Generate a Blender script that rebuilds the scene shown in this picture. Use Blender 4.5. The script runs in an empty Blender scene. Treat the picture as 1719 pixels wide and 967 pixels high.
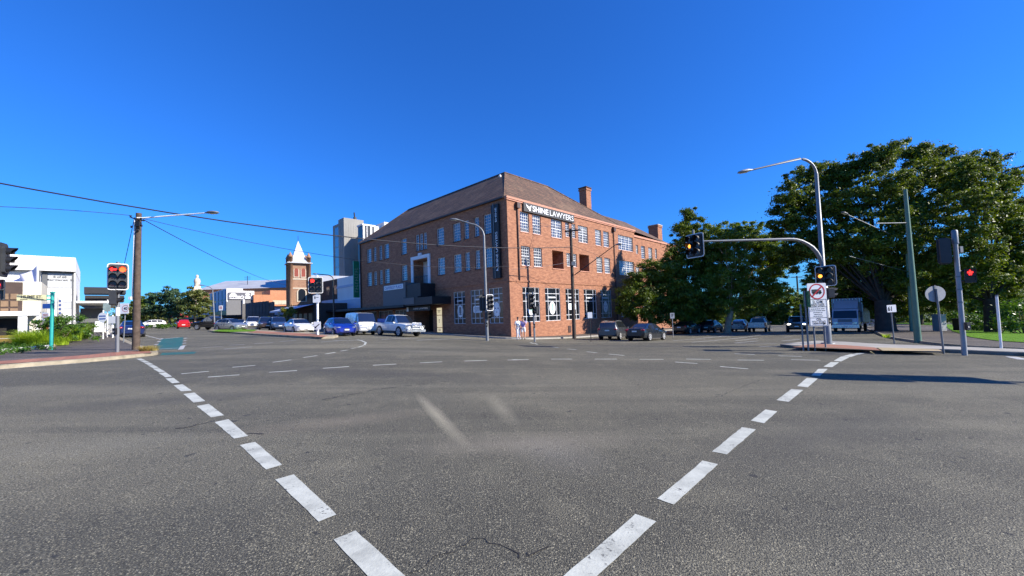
import bpy, bmesh, math, random
import numpy as np
from mathutils import Vector, Matrix

random.seed(7)
RNG = np.random.default_rng(11)
scene = bpy.context.scene
COL = scene.collection
PI = math.pi

# ------------------------------------------------------------------ camera model
IW, IH = 1719.0, 967.0
FPX, PITCH, ROLL, SHIFT, CAMH = 670.0, math.radians(2.5), math.radians(2.0), 15.0, 1.65


def ray(px, py):
    x = (px - IW / 2) / FPX
    y = -(py - (IH / 2 + SHIFT)) / FPX
    a = x * math.cos(ROLL) + y * math.sin(ROLL)
    b = -x * math.sin(ROLL) + y * math.cos(ROLL)
    return np.array([a, math.cos(PITCH) - b * math.sin(PITCH), math.sin(PITCH) + b * math.cos(PITCH)])


def project(P):
    d = np.asarray(P, float) - np.array([0, 0, CAMH])
    a = d[0]
    dep = d[1] * math.cos(PITCH) + d[2] * math.sin(PITCH)
    b = -d[1] * math.sin(PITCH) + d[2] * math.cos(PITCH)
    a, b = a / dep, b / dep
    x = a * math.cos(ROLL) - b * math.sin(ROLL)
    y = a * math.sin(ROLL) + b * math.cos(ROLL)
    return x * FPX + IW / 2, IH / 2 + SHIFT - y * FPX


def atY(px, py, Y):
    v = ray(px, py)
    P = v * (Y / v[1])
    return Vector((P[0], P[1], P[2] + CAMH))


# ------------------------------------------------------------------ the sloping ground
LIN = (-0.03307, -0.009044)
_B = np.array([[-22.263, 22.5, -0.311], [-23.622, 25.0, -0.32], [17.618, 22.5, 0.077], [17.929, 16.0, 0.323], [0.696, 36.0, -0.152],
               [-2.156, 33.0, 0.027], [10.926, 33.0, -0.017], [9.734, 39.0, -0.298], [36.005, 43.0, 0.379], [31.148, 44.0, 0.016],
               [-10.725, 38.0, -0.238], [-14.205, 32.5, 0.019], [-20.816, 39.0, 0.154], [-39.926, 54.0, 0.127], [-14.429, 29.5, 0.7],
               [31.948, 52.0, -0.331], [-58.541, 70.0, -0.036], [0.0, 0.0, 0.028], [12.0, 6.0, -0.005], [-12.0, 6.0, -0.015],
               [0.0, 12.0, -0.047], [15.0, 10.0, -0.21], [-15.0, 10.0, 0.082]])


def gv(x, y):
    x = np.asarray(x, float)
    y = np.asarray(y, float)
    z = LIN[0] * x + LIN[1] * y
    for bx, by, w in _B:
        z = z + w * np.exp(-((x - bx) ** 2 + (y - by) ** 2) / 242.0)
    return z


def g(x, y):
    return float(gv(x, y))


_T = np.concatenate([np.linspace(1, 60, 3000), np.linspace(60.05, 400, 3000)])


def G(px, py, off=0.0):
    v = ray(px, py)
    P = v[None] * _T[:, None]
    h = P[:, 2] + CAMH - gv(P[:, 0], P[:, 1]) - off
    k = int(np.argmax(h < 0)) if (h < 0).any() else len(_T) - 1
    if k > 0:
        a = h[k - 1] / (h[k - 1] - h[k] + 1e-12)
        t = _T[k - 1] + (_T[k] - _T[k - 1]) * min(1, max(0, a))
    else:
        t = _T[0]
    x, y = v[0] * t, v[1] * t
    return Vector((x, y, g(x, y) + off))


# street directions: A runs up the street on the left, B along the lit brick front on the right
A2 = Vector((-math.sin(math.radians(46)), math.cos(math.radians(46))))
B2 = Vector((math.sin(math.radians(44)), math.cos(math.radians(44))))
RZ = math.radians(46)
_c = G(858.5, 567.5)
CORNER = Vector((_c.x, _c.y, -0.57))


def on_plane(px, py, d, off, o):
    n = Vector((-d.y, d.x))
    v = ray(px, py)
    t = (o.x * n.x + o.y * n.y + off) / (v[0] * n.x + v[1] * n.y)
    P = Vector((v[0] * t, v[1] * t, v[2] * t + CAMH))
    return (P.x - o.x) * d.x + (P.y - o.y) * d.y, P.z


# ------------------------------------------------------------------ mesh helper
class MB:
    def __init__(s):
        s.v, s.f, s.mi, s.sm = [], [], [], []

    def add(s, vs, fs, mi=0, smooth=False):
        o = len(s.v)
        s.v += [tuple(v) for v in vs]
        for f in fs:
            s.f.append(tuple(i + o for i in f))
            s.mi.append(mi)
            s.sm.append(smooth)
        return s

    def quad(s, a, b, c, d, mi=0):
        return s.add([a, b, c, d], [(0, 1, 2, 3)], mi)

    def box(s, x0, y0, z0, x1, y1, z1, mi=0, M=None):
        vs = [Vector((x, y, z)) for z in (z0, z1) for y in (y0, y1) for x in (x0, x1)]
        if M is not None:
            vs = [M @ v for v in vs]
        return s.add(vs, [(0, 2, 3, 1), (4, 5, 7, 6), (0, 1, 5, 4), (1, 3, 7, 5), (3, 2, 6, 7), (2, 0, 4, 6)], mi)

    def tube(s, pts, rads, n=10, mi=0, smooth=True, caps=True):
        pts = [Vector(p) for p in pts]
        if not hasattr(rads, '__len__'):
            rads = [rads] * len(pts)
        rings = []
        up = None
        for i, p in enumerate(pts):
            d = (pts[min(i + 1, len(pts) - 1)] - pts[max(i - 1, 0)]).normalized()
            if up is None:
                up = Vector((1, 0, 0)) if abs(d.x) < .9 else Vector((0, 1, 0))
            a = d.cross(up).normalized()
            b = d.cross(a).normalized()
            up = b.cross(d) * -1 if False else up
            rings.append([p + (a * math.cos(2 * PI * k / n) + b * math.sin(2 * PI * k / n)) * rads[i] for k in range(n)])
        vs = [v for r in rings for v in r]
        fs = []
        for i in range(len(pts) - 1):
            for k in range(n):
                k2 = (k + 1) % n
                fs.append((i * n + k, i * n + k2, (i + 1) * n + k2, (i + 1) * n + k))
        s.add(vs, fs, mi, smooth)
        if caps:
            s.add(rings[0], [tuple(range(n))], mi)
            s.add(rings[-1], [tuple(reversed(range(n)))], mi)
        return s

    def prism(s, poly, vec, mi=0, M=None):
        """extrude the closed polygon POLY (3-D points) along VEC"""
        poly = [Vector(p) for p in poly]
        top = [p + Vector(vec) for p in poly]
        n = len(poly)
        vs = poly + top
        if M is not None:
            vs = [M @ v for v in vs]
        fs = [tuple(reversed(range(n))), tuple(range(n, 2 * n))]
        fs += [(i, (i + 1) % n, n + (i + 1) % n, n + i) for i in range(n)]
        return s.add(vs, fs, mi)

    def lathe(s, prof, c=(0, 0, 0), n=16, mi=0, smooth=True):
        c = Vector(c)
        vs = [c + Vector((r * math.cos(2 * PI * k / n), r * math.sin(2 * PI * k / n), z)) for r, z in prof for k in range(n)]
        fs = [(i * n + k, i * n + (k + 1) % n, (i + 1) * n + (k + 1) % n, (i + 1) * n + k) for i in range(len(prof) - 1) for k in range(n)]
        return s.add(vs, fs, mi, smooth)

    def blob(s, c, r, n=8, mi=0, M=None):
        vs, fs = [], []
        for i in range(n + 1):
            th = PI * i / n
            for k in range(2 * n):
                ph = PI * k / n
                v = Vector((r[0] * math.sin(th) * math.cos(ph), r[1] * math.sin(th) * math.sin(ph), r[2] * math.cos(th)))
                if M is not None:
                    v = M @ v
                vs.append(v + Vector(c))
        for i in range(n):
            for k in range(2 * n):
                k2 = (k + 1) % (2 * n)
                fs.append((i * 2 * n + k, i * 2 * n + k2, (i + 1) * 2 * n + k2, (i + 1) * 2 * n + k))
        return s.add(vs, fs, mi, True)

    def build(s, name, mats, parent=None, sharp=None):
        me = bpy.data.meshes.new(name)
        me.from_pydata(s.v, [], s.f)
        if not isinstance(mats, (list, tuple)):
            mats = [mats]
        for m in mats:
            me.materials.append(m)
        me.polygons.foreach_set('material_index', s.mi)
        me.polygons.foreach_set('use_smooth', s.sm if sharp is None else [True] * len(s.f))
        if sharp is not None:
            me.set_sharp_from_angle(angle=math.radians(sharp))
        me.update()
        o = bpy.data.objects.new(name, me)
        COL.objects.link(o)
        if parent is not None:
            o.parent = parent
        return o


def tag(o, label=None, cat=None, group=None, kind=None):
    if label:
        o['label'] = label
    if cat:
        o['category'] = cat
    if group:
        o['group'] = group
    if kind:
        o['kind'] = kind
    return o


def thing(name, label, cat, loc=(0, 0, 0), rz=0.0, group=None):
    o = bpy.data.objects.new(name, None)
    o.empty_display_size = .3
    COL.objects.link(o)
    o.location = loc
    o.rotation_euler = (0, 0, rz)
    return tag(o, label, cat, group)


def kids(o):
    return [c for c in bpy.data.objects if c.parent == o]


def copy_tree(o, parent=None):
    c = o.copy()
    COL.objects.link(c)
    if parent is not None:
        c.parent = parent
    for ch in kids(o):
        copy_tree(ch, c)
    return c


def rrect(w, h, r, n=5):
    out = []
    for cx, cy, a0 in ((w / 2 - r, h / 2 - r, 0), (-w / 2 + r, h / 2 - r, PI / 2), (-w / 2 + r, -h / 2 + r, PI), (w / 2 - r, -h / 2 + r, 1.5 * PI)):
        for k in range(n + 1):
            a = a0 + PI / 2 * k / n
            out.append((cx + r * math.cos(a), cy + r * math.sin(a)))
    return out


def lettering(parent, text, M, w, h, material, bold=.0, extrude=.008, name='lettering', fit=True):
    """the words TEXT as a flat mesh filling a w x h box centred on the frame M (x right, y up, z towards the reader)"""
    cu = bpy.data.curves.new('words', 'FONT')
    cu.body = text
    cu.align_x = 'CENTER'
    cu.align_y = 'CENTER'
    cu.offset = bold
    cu.extrude = 0.0
    cu.resolution_u = 3
    ob = bpy.data.objects.new('words', cu)
    me = bpy.data.meshes.new_from_object(ob)
    bpy.data.objects.remove(ob)
    bpy.data.curves.remove(cu)
    co = np.empty(len(me.vertices) * 3)
    me.vertices.foreach_get('co', co)
    co = co.reshape(-1, 3)
    lo, hi = co.min(0), co.max(0)
    c = (lo + hi) / 2
    sx, sy = w / (hi[0] - lo[0]), h / (hi[1] - lo[1])
    if not fit:
        sx = sy = min(sx, sy)
    co = (co - c) * np.array([sx, sy, 1])
    Mn = np.array(M)
    co = co @ Mn[:3, :3].T + Mn[:3, 3]
    me.vertices.foreach_set('co', co.ravel())
    me.materials.clear()
    me.materials.append(material)
    me.update()
    me.name = name
    o = bpy.data.objects.new(name, me)
    COL.objects.link(o)
    o.parent = parent
    return o


def frame_at(c, right, up):
    r, u = Vector(right).normalized(), Vector(up).normalized()
    n = r.cross(u)
    M = Matrix.Identity(4)
    for i in range(3):
        M[i][0], M[i][1], M[i][2], M[i][3] = r[i], u[i], n[i], c[i]
    return M


# ------------------------------------------------------------------ materials
def newmat(name):
    m = bpy.data.materials.new(name)
    m.use_nodes = True
    nt = m.node_tree
    nt.nodes.clear()
    out = nt.nodes.new('ShaderNodeOutputMaterial')
    p = nt.nodes.new('ShaderNodeBsdfPrincipled')
    nt.links.new(p.outputs[0], out.inputs[0])
    return m, nt, p, out


def N(nt, t, **kw):
    n = nt.nodes.new('ShaderNode' + t)
    for k, v in kw.items():
        if k.startswith('i_'):
            n.inputs[k[2:].replace('_', ' ')].default_value = v
        else:
            setattr(n, k, v)
    return n


def mixc(nt, fac, a, b, blend='MIX'):
    n = nt.nodes.new('ShaderNodeMix')
    n.data_type = 'RGBA'
    n.blend_type = blend
    for sock, v in ((n.inputs[0], fac), (n.inputs[6], a), (n.inputs[7], b)):
        if hasattr(v, 'is_output'):
            nt.links.new(v, sock)
        elif isinstance(v, (int, float)):
            sock.default_value = v if sock == n.inputs[0] else (v, v, v, 1)
        else:
            sock.default_value = (*v[:3], 1)
    return n.outputs[2]


def mth(nt, op, a, b=None, clamp=False):
    n = nt.nodes.new('ShaderNodeMath')
    n.operation = op
    n.use_clamp = clamp
    for s, v in ((n.inputs[0], a), (n.inputs[1], b)):
        if v is None:
            continue
        if hasattr(v, 'is_output'):
            nt.links.new(v, s)
        else:
            s.default_value = v
    return n.outputs[0]


def ramp(nt, fac, stops):
    r = nt.nodes.new('ShaderNodeValToRGB')
    nt.links.new(fac, r.inputs[0])
    e = r.color_ramp.elements
    while len(e) < len(stops):
        e.new(.5)
    for i, (p, c) in enumerate(stops):
        e[i].position = p
        e[i].color = (c, c, c, 1) if isinstance(c, (int, float)) else (*c, 1)
    return r.outputs[0]


def noise(nt, scale, vec=None, detail=3, rough=.55, dist=0.0):
    n = N(nt, 'TexNoise')
    n.inputs['Scale'].default_value = scale
    n.inputs['Detail'].default_value = detail
    n.inputs['Roughness'].default_value = rough
    n.inputs['Distortion'].default_value = dist
    if vec is not None:
        nt.links.new(vec, n.inputs['Vector'])
    return n.outputs['Fac']


def bump(nt, p, h, strength=.3, dist=.02):
    b = N(nt, 'Bump')
    b.inputs['Strength'].default_value = strength
    b.inputs['Distance'].default_value = dist
    nt.links.new(h, b.inputs['Height'])
    nt.links.new(b.outputs[0], p.inputs['Normal'])


def pm(name, col, rough=.6, metal=0.0, var=.18, scale=3.0, spec=.5, coat=0.0, bmp=0.0, bscale=30.0, dirt=0.0):
    """painted / cast / sawn surface with uneven tone and gloss"""
    m, nt, p, out = newmat(name)
    tc = N(nt, 'TexCoord').outputs['Object']
    f = noise(nt, scale, tc, 4, .6)
    lo = tuple(c * (1 - var) for c in col)
    hi = tuple(min(1, c * (1 + var)) for c in col)
    c = mixc(nt, ramp(nt, f, [(.3, 0.), (.7, 1.)]), lo, hi)
    if dirt:
        d = ramp(nt, noise(nt, scale * .45, tc, 5, .65), [(.5, 0.), (.72, 1.)])
        c = mixc(nt, mth(nt, 'MULTIPLY', d, dirt), c, (.09, .075, .055))
    nt.links.new(c, p.inputs['Base Color'])
    p.inputs['Metallic'].default_value = metal
    r = mth(nt, 'ADD', mth(nt, 'MULTIPLY', f, .2), rough - .1, True)
    nt.links.new(r, p.inputs['Roughness'])
    p.inputs['Specular IOR Level'].default_value = spec
    p.inputs['Coat Weight'].default_value = coat
    p.inputs['Coat Roughness'].default_value = .06
    if bmp:
        bump(nt, p, noise(nt, bscale, tc, 4, .6), bmp, .01)
    return m


def emit(name, col, strength):
    m, nt, p, out = newmat(name)
    p.inputs['Base Color'].default_value = (*[c * .5 for c in col], 1)
    p.inputs['Emission Color'].default_value = (*col, 1)
    p.inputs['Emission Strength'].default_value = strength
    return m


def glass(name, dark=(.012, .016, .022), refl=.35, rough=.03, tint=(.8, .9, 1.0), wavy=.06, fres=.5):
    m, nt, p, out = newmat(name)
    p.inputs['Base Color'].default_value = (*dark, 1)
    p.inputs['Roughness'].default_value = .3
    gl = N(nt, 'BsdfGlossy')
    gl.inputs['Roughness'].default_value = rough
    gl.inputs['Color'].default_value = (*tint, 1)
    tc = N(nt, 'TexCoord').outputs['Object']
    b = N(nt, 'Bump')
    b.inputs['Strength'].default_value = wavy
    b.inputs['Distance'].default_value = .05
    nt.links.new(noise(nt, 1.6, tc, 2), b.inputs['Height'])
    nt.links.new(b.outputs[0], gl.inputs['Normal'])
    mx = N(nt, 'MixShader')
    lw = N(nt, 'LayerWeight')
    lw.inputs[0].default_value = .35
    f = mth(nt, 'ADD', mth(nt, 'MULTIPLY', lw.outputs['Fresnel'], fres), refl, True)
    nt.links.new(f, mx.inputs[0])
    nt.links.new(p.outputs[0], mx.inputs[1])
    nt.links.new(gl.outputs[0], mx.inputs[2])
    nt.links.new(mx.outputs[0], out.inputs[0])
    return m


def brickmat(name, c1, c2, mortar, patch=.35, dark=(.03, .02, .018), bw=.24, bh=.086):
    """brickwork on walls that follow the object's own x or y axis"""
    m, nt, p, out = newmat(name)
    tc = N(nt, 'TexCoord').outputs['Object']
    sp = N(nt, 'SeparateXYZ')
    nt.links.new(tc, sp.inputs[0])
    cb = N(nt, 'CombineXYZ')
    nt.links.new(mth(nt, 'ADD', sp.outputs[0], sp.outputs[1]), cb.inputs[0])
    nt.links.new(sp.outputs[2], cb.inputs[1])
    b = N(nt, 'TexBrick')
    nt.links.new(cb.outputs[0], b.inputs['Vector'])
    b.inputs['Scale'].default_value = 1.0
    b.inputs['Brick Width'].default_value = bw
    b.inputs['Row Height'].default_value = bh
    b.inputs['Mortar Size'].default_value = .008
    b.inputs['Mortar Smooth'].default_value = .3
    b.inputs['Bias'].default_value = 0.0
    b.inputs['Color1'].default_value = (*c1, 1)
    b.inputs['Color2'].default_value = (*c2, 1)
    b.inputs['Mortar'].default_value = (*mortar, 1)
    st = N(nt, 'Mapping')
    st.inputs['Scale'].default_value = (1.5, 4.6, 1)
    nt.links.new(cb.outputs[0], st.inputs[0])
    f1 = ramp(nt, noise(nt, 1.0, st.outputs[0], 3, .7), [(.42, 0.), (.66, 1.)])
    c = mixc(nt, mth(nt, 'MULTIPLY', f1, patch), b.outputs['Color'], dark)
    f2 = noise(nt, .35, tc, 4, .6)
    c = mixc(nt, ramp(nt, f2, [(.35, .0), (.7, .35)]), c, tuple(x * .62 for x in c1))
    nt.links.new(c, p.inputs['Base Color'])
    p.inputs['Roughness'].default_value = .85
    p.inputs['Specular IOR Level'].default_value = .25
    bump(nt, p, b.outputs['Fac'], -.4, .01)
    return m


def leafmat(name, c1, c2, trans=.3, rough=.42):
    m, nt, p, out = newmat(name)
    geo = N(nt, 'NewGeometry')
    rnd = geo.outputs['Random Per Island']
    pos = geo.outputs['Position']
    k = mth(nt, 'ADD', mth(nt, 'MULTIPLY', rnd, .55), mth(nt, 'MULTIPLY', ramp(nt, noise(nt, .55, pos, 3, .6), [(.35, 0.), (.65, 1.)]), .5), True)
    c = mixc(nt, k, c1, c2)
    nt.links.new(c, p.inputs['Base Color'])
    p.inputs['Roughness'].default_value = rough
    p.inputs['Specular IOR Level'].default_value = .45
    t = N(nt, 'BsdfTranslucent')
    nt.links.new(mixc(nt, .6, c, (c2[0] * 1.5, c2[1] * 1.5, c2[2] * .5)), t.inputs[0])
    mx = N(nt, 'MixShader')
    mx.inputs[0].default_value = trans
    nt.links.new(p.outputs[0], mx.inputs[1])
    nt.links.new(t.outputs[0], mx.inputs[2])
    nt.links.new(mx.outputs[0], out.inputs[0])
    return m


def worldpos(nt):
    return N(nt, 'NewGeometry').outputs['Position']
# ------------------------------------------------------------------ shared materials
M = {}
M['galv'] = pm('galvanised_steel', (.21, .22, .23), .5, .4, .12, 2.5, dirt=.15)
M['galv_dull'] = pm('weathered_zinc', (.33, .34, .35), .6, .4, .15, 2.0, dirt=.25)
M['black'] = pm('black_plastic', (.012, .012, .014), .5, 0, .2)
M['black_metal'] = pm('black_paint', (.016, .016, .018), .4, 0, .2)
M['housing'] = pm('signal_housing', (.035, .037, .04), .5, 0, .2)
M['white'] = pm('white_paint', (.78, .78, .76), .5, 0, .05, 2.0, dirt=.12)
M['white_sign'] = pm('sign_sheet_white', (.8, .8, .8), .35, 0, .04)
M['sign_back'] = pm('sign_back_aluminium', (.34, .35, .37), .55, .3, .12, 3, dirt=.15)
M['sign_green'] = pm('sign_sheet_green', (.01, .19, .08), .4, 0, .1)
M['sign_blue'] = pm('sign_sheet_blue', (.03, .09, .36), .4, 0, .1)
M['sign_red'] = pm('sign_sheet_red', (.5, .015, .02), .4, 0, .1)
M['ink'] = pm('sign_ink', (.015, .015, .018), .5, 0, .1)
M['lens_dark'] = pm('unlit_lens', (.03, .012, .01), .25, 0, .3)
M['lit_red'] = emit('red_lamp', (1.0, .02, .015), 3.0)
M['lit_orange'] = emit('red_orange_lamp', (1.0, .05, .012), 4.5)
M['lit_amber'] = emit('amber_lamp', (1.0, .36, .05), 1.5)
M['lit_white'] = emit('headlamp_lit', (1.0, .95, .85), 5.0)
M['timber'] = pm('grey_timber_pole', (.095, .07, .055), .9, 0, .35, 5.0, .2, bmp=.5, bscale=14)
M['timber_dark'] = pm('creosote_pole', (.075, .06, .05), .9, 0, .3, 5.0, .2, bmp=.4, bscale=14)
M['pole_green'] = pm('green_steel_pole', (.10, .19, .13), .5, 0, .15, 2.0, dirt=.15)
M['teal'] = pm('teal_post', (.02, .33, .28), .5, 0, .12)
M['orange_post'] = pm('rust_orange_post', (.5, .13, .03), .6, 0, .15)
M['cable'] = pm('cable_sheath', (.02, .02, .03), .6, 0, .1)
M['cable_grey'] = pm('bare_cable', (.3, .3, .3), .5, .3, .1)
M['conc'] = pm('kerb_concrete', (.33, .285, .205), .9, 0, .3, 2.6, .2, bmp=.45, bscale=25, dirt=.6)
M['conc_pale'] = pm('pale_concrete', (.36, .34, .30), .9, 0, .15, 1.2, .2, bmp=.25, bscale=25, dirt=.2)
M['conc_tan'] = pm('tan_concrete', (.46, .36, .21), .9, 0, .15, 1.2, .2, bmp=.25, bscale=25, dirt=.2)
M['paver'] = brickmat('red_pavers', (.42, .19, .12), (.34, .15, .10), (.2, .14, .1), .2, bw=.23, bh=.115)
M['brick_red'] = brickmat('red_brickwork', (.46, .21, .118), (.31, .125, .07), (.36, .215, .14), .58, (.125, .055, .04))  # one brick colour, the same on both fronts and the chimneys
M['brick_orange'] = brickmat('orange_brickwork', (.58, .25, .12), (.48, .18, .09), (.42, .3, .2), .2, (.2, .09, .06))
M['brick_dark'] = brickmat('dark_brickwork', (.12, .075, .06), (.09, .055, .045), (.1, .08, .07), .3)
M['sandstone'] = brickmat('church_brickwork', (.40, .22, .13), (.30, .15, .09), (.35, .27, .2), .3, (.12, .07, .05))
M['pale_stone'] = pm('pale_stone_trim', (.55, .47, .36), .8, 0, .12, 2)
M['cornice'] = pm('terracotta_render', (.52, .25, .17), .75, 0, .1, 1.5, .3, dirt=.2)
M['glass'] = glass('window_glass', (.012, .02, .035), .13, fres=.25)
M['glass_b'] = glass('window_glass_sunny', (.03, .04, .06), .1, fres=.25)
M['glass_dark'] = glass('shop_glass', (.004, .006, .010), .008, fres=.07)
M['car_glass'] = glass('car_glass', (.006, .008, .01), .02, .02, fres=.16)
M['void'] = pm('dark_interior', (.02, .016, .014), .9, 0, .2)
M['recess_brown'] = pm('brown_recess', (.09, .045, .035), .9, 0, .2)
M['grey_panel'] = pm('grey_panel', (.11, .115, .12), .6, 0, .08)
M['charcoal'] = pm('charcoal_panel', (.012, .012, .014), .55, 0, .15)
M['cream_lit'] = emit('lit_cream_panel', (1.0, .86, .55), .36)
M['decal'] = pm('white_window_film', (.80, .83, .84), .4, 0, .05)
M['decal_green'] = pm('green_window_film', (.30, .52, .42), .4, 0, .1)
M['decal_ink'] = pm('dark_window_film', (.03, .06, .10), .4, 0, .1)


def asphalt(name, base, warm, grain=46.0, scuffs=(), strength=.55, spots=True):
    m, nt, p, out = newmat(name)
    pos = worldpos(nt)
    big = noise(nt, .11, pos, 4, .6)
    med = noise(nt, .8, pos, 4, .6)
    mp = N(nt, 'Mapping')
    mp.inputs['Scale'].default_value = (.03, .42, 1)
    mp.inputs['Rotation'].default_value = (0, 0, math.radians(-6))
    nt.links.new(pos, mp.inputs[0])
    band = noise(nt, 1.0, mp.outputs[0], 3, .55, .6)
    fine = noise(nt, grain, pos, 2, .6)
    vo = N(nt, 'TexVoronoi')
    vo.inputs['Scale'].default_value = grain * 1.25
    nt.links.new(pos, vo.inputs['Vector'])
    c = mixc(nt, ramp(nt, big, [(.35, 0.), (.68, 1.)]), base, warm)
    c = mixc(nt, ramp(nt, band, [(.38, .0), (.56, .75)]), c, tuple(x * .55 for x in base))
    c = mixc(nt, ramp(nt, med, [(.5, .0), (.8, .35)]), c, tuple(x * 1.55 for x in warm))
    # stone chips: pale and dark grains
    c = mixc(nt, ramp(nt, fine, [(.36, .8), (.5, 0.)]), c, tuple(x * .22 for x in base))
    c = mixc(nt, ramp(nt, fine, [(.56, .0), (.72, .7)]), c, tuple(min(1, x * 2.6) for x in warm))
    if spots:
        s = ramp(nt, noise(nt, 5.5, pos, 1, .5), [(.745, 0.), (.775, .8)])
        c = mixc(nt, s, c, (.03, .03, .03))
    for (cx, cy, dx, dy, a, b, col, amt) in scuffs:
        vm = N(nt, 'Mapping', vector_type='TEXTURE')
        vm.inputs['Location'].default_value = (cx, cy, 0)
        vm.inputs['Rotation'].default_value = (0, 0, math.atan2(dy, dx))
        vm.inputs['Scale'].default_value = (a, b, 100)
        nt.links.new(pos, vm.inputs[0])
        ln = N(nt, 'VectorMath', operation='LENGTH')
        nt.links.new(vm.outputs[0], ln.inputs[0])
        k = ramp(nt, ln.outputs['Value'], [(.1, 1.), (1., 0.)])
        k = mth(nt, 'MULTIPLY', mth(nt, 'MULTIPLY', k, amt), ramp(nt, fine, [(.3, .35), (.62, 1.)]))
        c = mixc(nt, k, c, col)
    nt.links.new(c, p.inputs['Base Color'])
    p.inputs['Roughness'].default_value = .82
    p.inputs['Specular IOR Level'].default_value = .35
    h = mth(nt, 'ADD', fine, mth(nt, 'MULTIPLY', vo.outputs['Distance'], -.8))
    bump(nt, p, h, strength, .012)
    return m


def seg(a, b, width, col, amt):
    p, q = G(*a), G(*b)
    c = (p + q) / 2
    d = q - p
    return (c.x, c.y, d.x, d.y, d.length * .62, width, col, amt)


SC = [seg((703, 664), (782, 748), .16, (.42, .38, .27), .75), seg((824, 664), (862, 712), .22, (.34, .31, .22), .55),
      seg((690, 752), (1080, 735), .55, (.30, .265, .20), .5), seg((880, 740), (1010, 790), .6, (.27, .25, .21), .3),
      seg((380, 730), (720, 690), .55, (.25, .215, .155), .55), seg((0, 760), (330, 735), .6, (.23, .22, .17), .28),
      seg((640, 588), (790, 592), .7, (.30, .28, .22), .35), seg((60, 690), (500, 655), .7, (.035, .035, .038), .5),
      seg((330, 612), (900, 640), 1.2, (.035, .035, .04), .38), seg((1120, 800), (1500, 690), .9, (.04, .04, .042), .4)]
M['asphalt'] = asphalt('asphalt', (.121, .115, .088), (.196, .178, .122), 74, SC, .7)
M['path_asphalt'] = asphalt('old_path_asphalt', (.10, .088, .075), (.15, .125, .10), 40, (), .3, False)


def paint(name, col, worn=.5):
    m, nt, p, out = newmat(name)
    pos = worldpos(nt)
    f = noise(nt, 34, pos, 3, .65)
    f2 = noise(nt, 2.2, pos, 4, .7)
    k = mth(nt, 'ADD', mth(nt, 'MULTIPLY', f, .55), mth(nt, 'MULTIPLY', f2, .45))
    w = ramp(nt, k, [(worn - .07, 1.), (worn, 0.)])
    tone = mixc(nt, ramp(nt, noise(nt, 3.2, pos, 5, .7), [(.3, 0.), (.6, 1.)]), tuple(c * .66 for c in col), col)
    c = mixc(nt, w, tone, (.09, .088, .082))
    nt.links.new(c, p.inputs['Base Color'])
    p.inputs['Roughness'].default_value = .7
    bump(nt, p, noise(nt, 46, pos, 2, .6), .35, .008)
    return m


M['line'] = paint('road_paint', (.52, .53, .455), .43)
M['line_worn'] = paint('worn_road_paint', (.48, .48, .46), .45)
M['bike_green'] = paint('green_lane_paint', (.014, .12, .105), .47)
M['kerb_white'] = paint('white_kerb_paint', (.72, .70, .64), .42)

m, nt, p, out = newmat('lawn_grass')
pos = worldpos(nt)
c = mixc(nt, noise(nt, 2.2, pos, 5, .7), (.075, .19, .012), (.19, .36, .03))
c = mixc(nt, ramp(nt, noise(nt, 38, pos, 3, .7), [(.35, .0), (.65, .5)]), c, (.06, .13, .012))
nt.links.new(c, p.inputs['Base Color'])
p.inputs['Roughness'].default_value = .9
p.inputs['Specular IOR Level'].default_value = .1
bump(nt, p, noise(nt, 55, pos, 3, .7), .8, .05)
M['lawn'] = m
m, nt, p, out = newmat('dry_ground')
pos = worldpos(nt)
c = mixc(nt, noise(nt, .25, pos, 5, .7), (.035, .055, .015), (.07, .085, .03))
nt.links.new(c, p.inputs['Base Color'])
p.inputs['Roughness'].default_value = .95
M['dry'] = m
m, nt, p, out = newmat('garden_soil')
pos = worldpos(nt)
c = mixc(nt, noise(nt, 3, pos, 5, .7), (.06, .05, .03), (.13, .10, .06))
nt.links.new(c, p.inputs['Base Color'])
p.inputs['Roughness'].default_value = .95
bump(nt, p, noise(nt, 20, pos, 4, .7), .8, .05)
M['soil'] = m

# ------------------------------------------------------------------ camera, light, sky
cam = bpy.data.cameras.new('camera')
cam_o = bpy.data.objects.new('camera', cam)
COL.objects.link(cam_o)
cam.sensor_width = 36.0
cam.lens = FPX / IW * 36.0
cam.shift_y = SHIFT / IW
cam.clip_end = 4000
cam.clip_start = .05
fw = Vector((0, math.cos(PITCH), math.sin(PITCH)))
up = Vector((0, -math.sin(PITCH), math.cos(PITCH)))
rt = Vector((1, 0, 0))
cr, sr = math.cos(ROLL), math.sin(ROLL)
R, U = rt * cr - up * sr, rt * sr + up * cr
mw = Matrix.Identity(4)
for i in range(3):
    mw[i][0], mw[i][1], mw[i][2] = R[i], U[i], -fw[i]
mw[2][3] = CAMH
cam_o.matrix_world = mw
scene.camera = cam_o

SUN_EL = math.radians(31)
SUN_AZ = math.radians(-16)
SUN_DIR = Vector((math.cos(SUN_EL) * math.cos(SUN_AZ), math.cos(SUN_EL) * math.sin(SUN_AZ), math.sin(SUN_EL)))  # towards the sun
sun = bpy.data.lights.new('sun', 'SUN')
sun.energy = 5.0
sun.angle = math.radians(.5)
sun.color = (1.0, .93, .82)
so = bpy.data.objects.new('sun', sun)
COL.objects.link(so)
so.rotation_euler = SUN_DIR.to_track_quat('Z', 'Y').to_euler()
so.location = (30, 0, 60)

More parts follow.
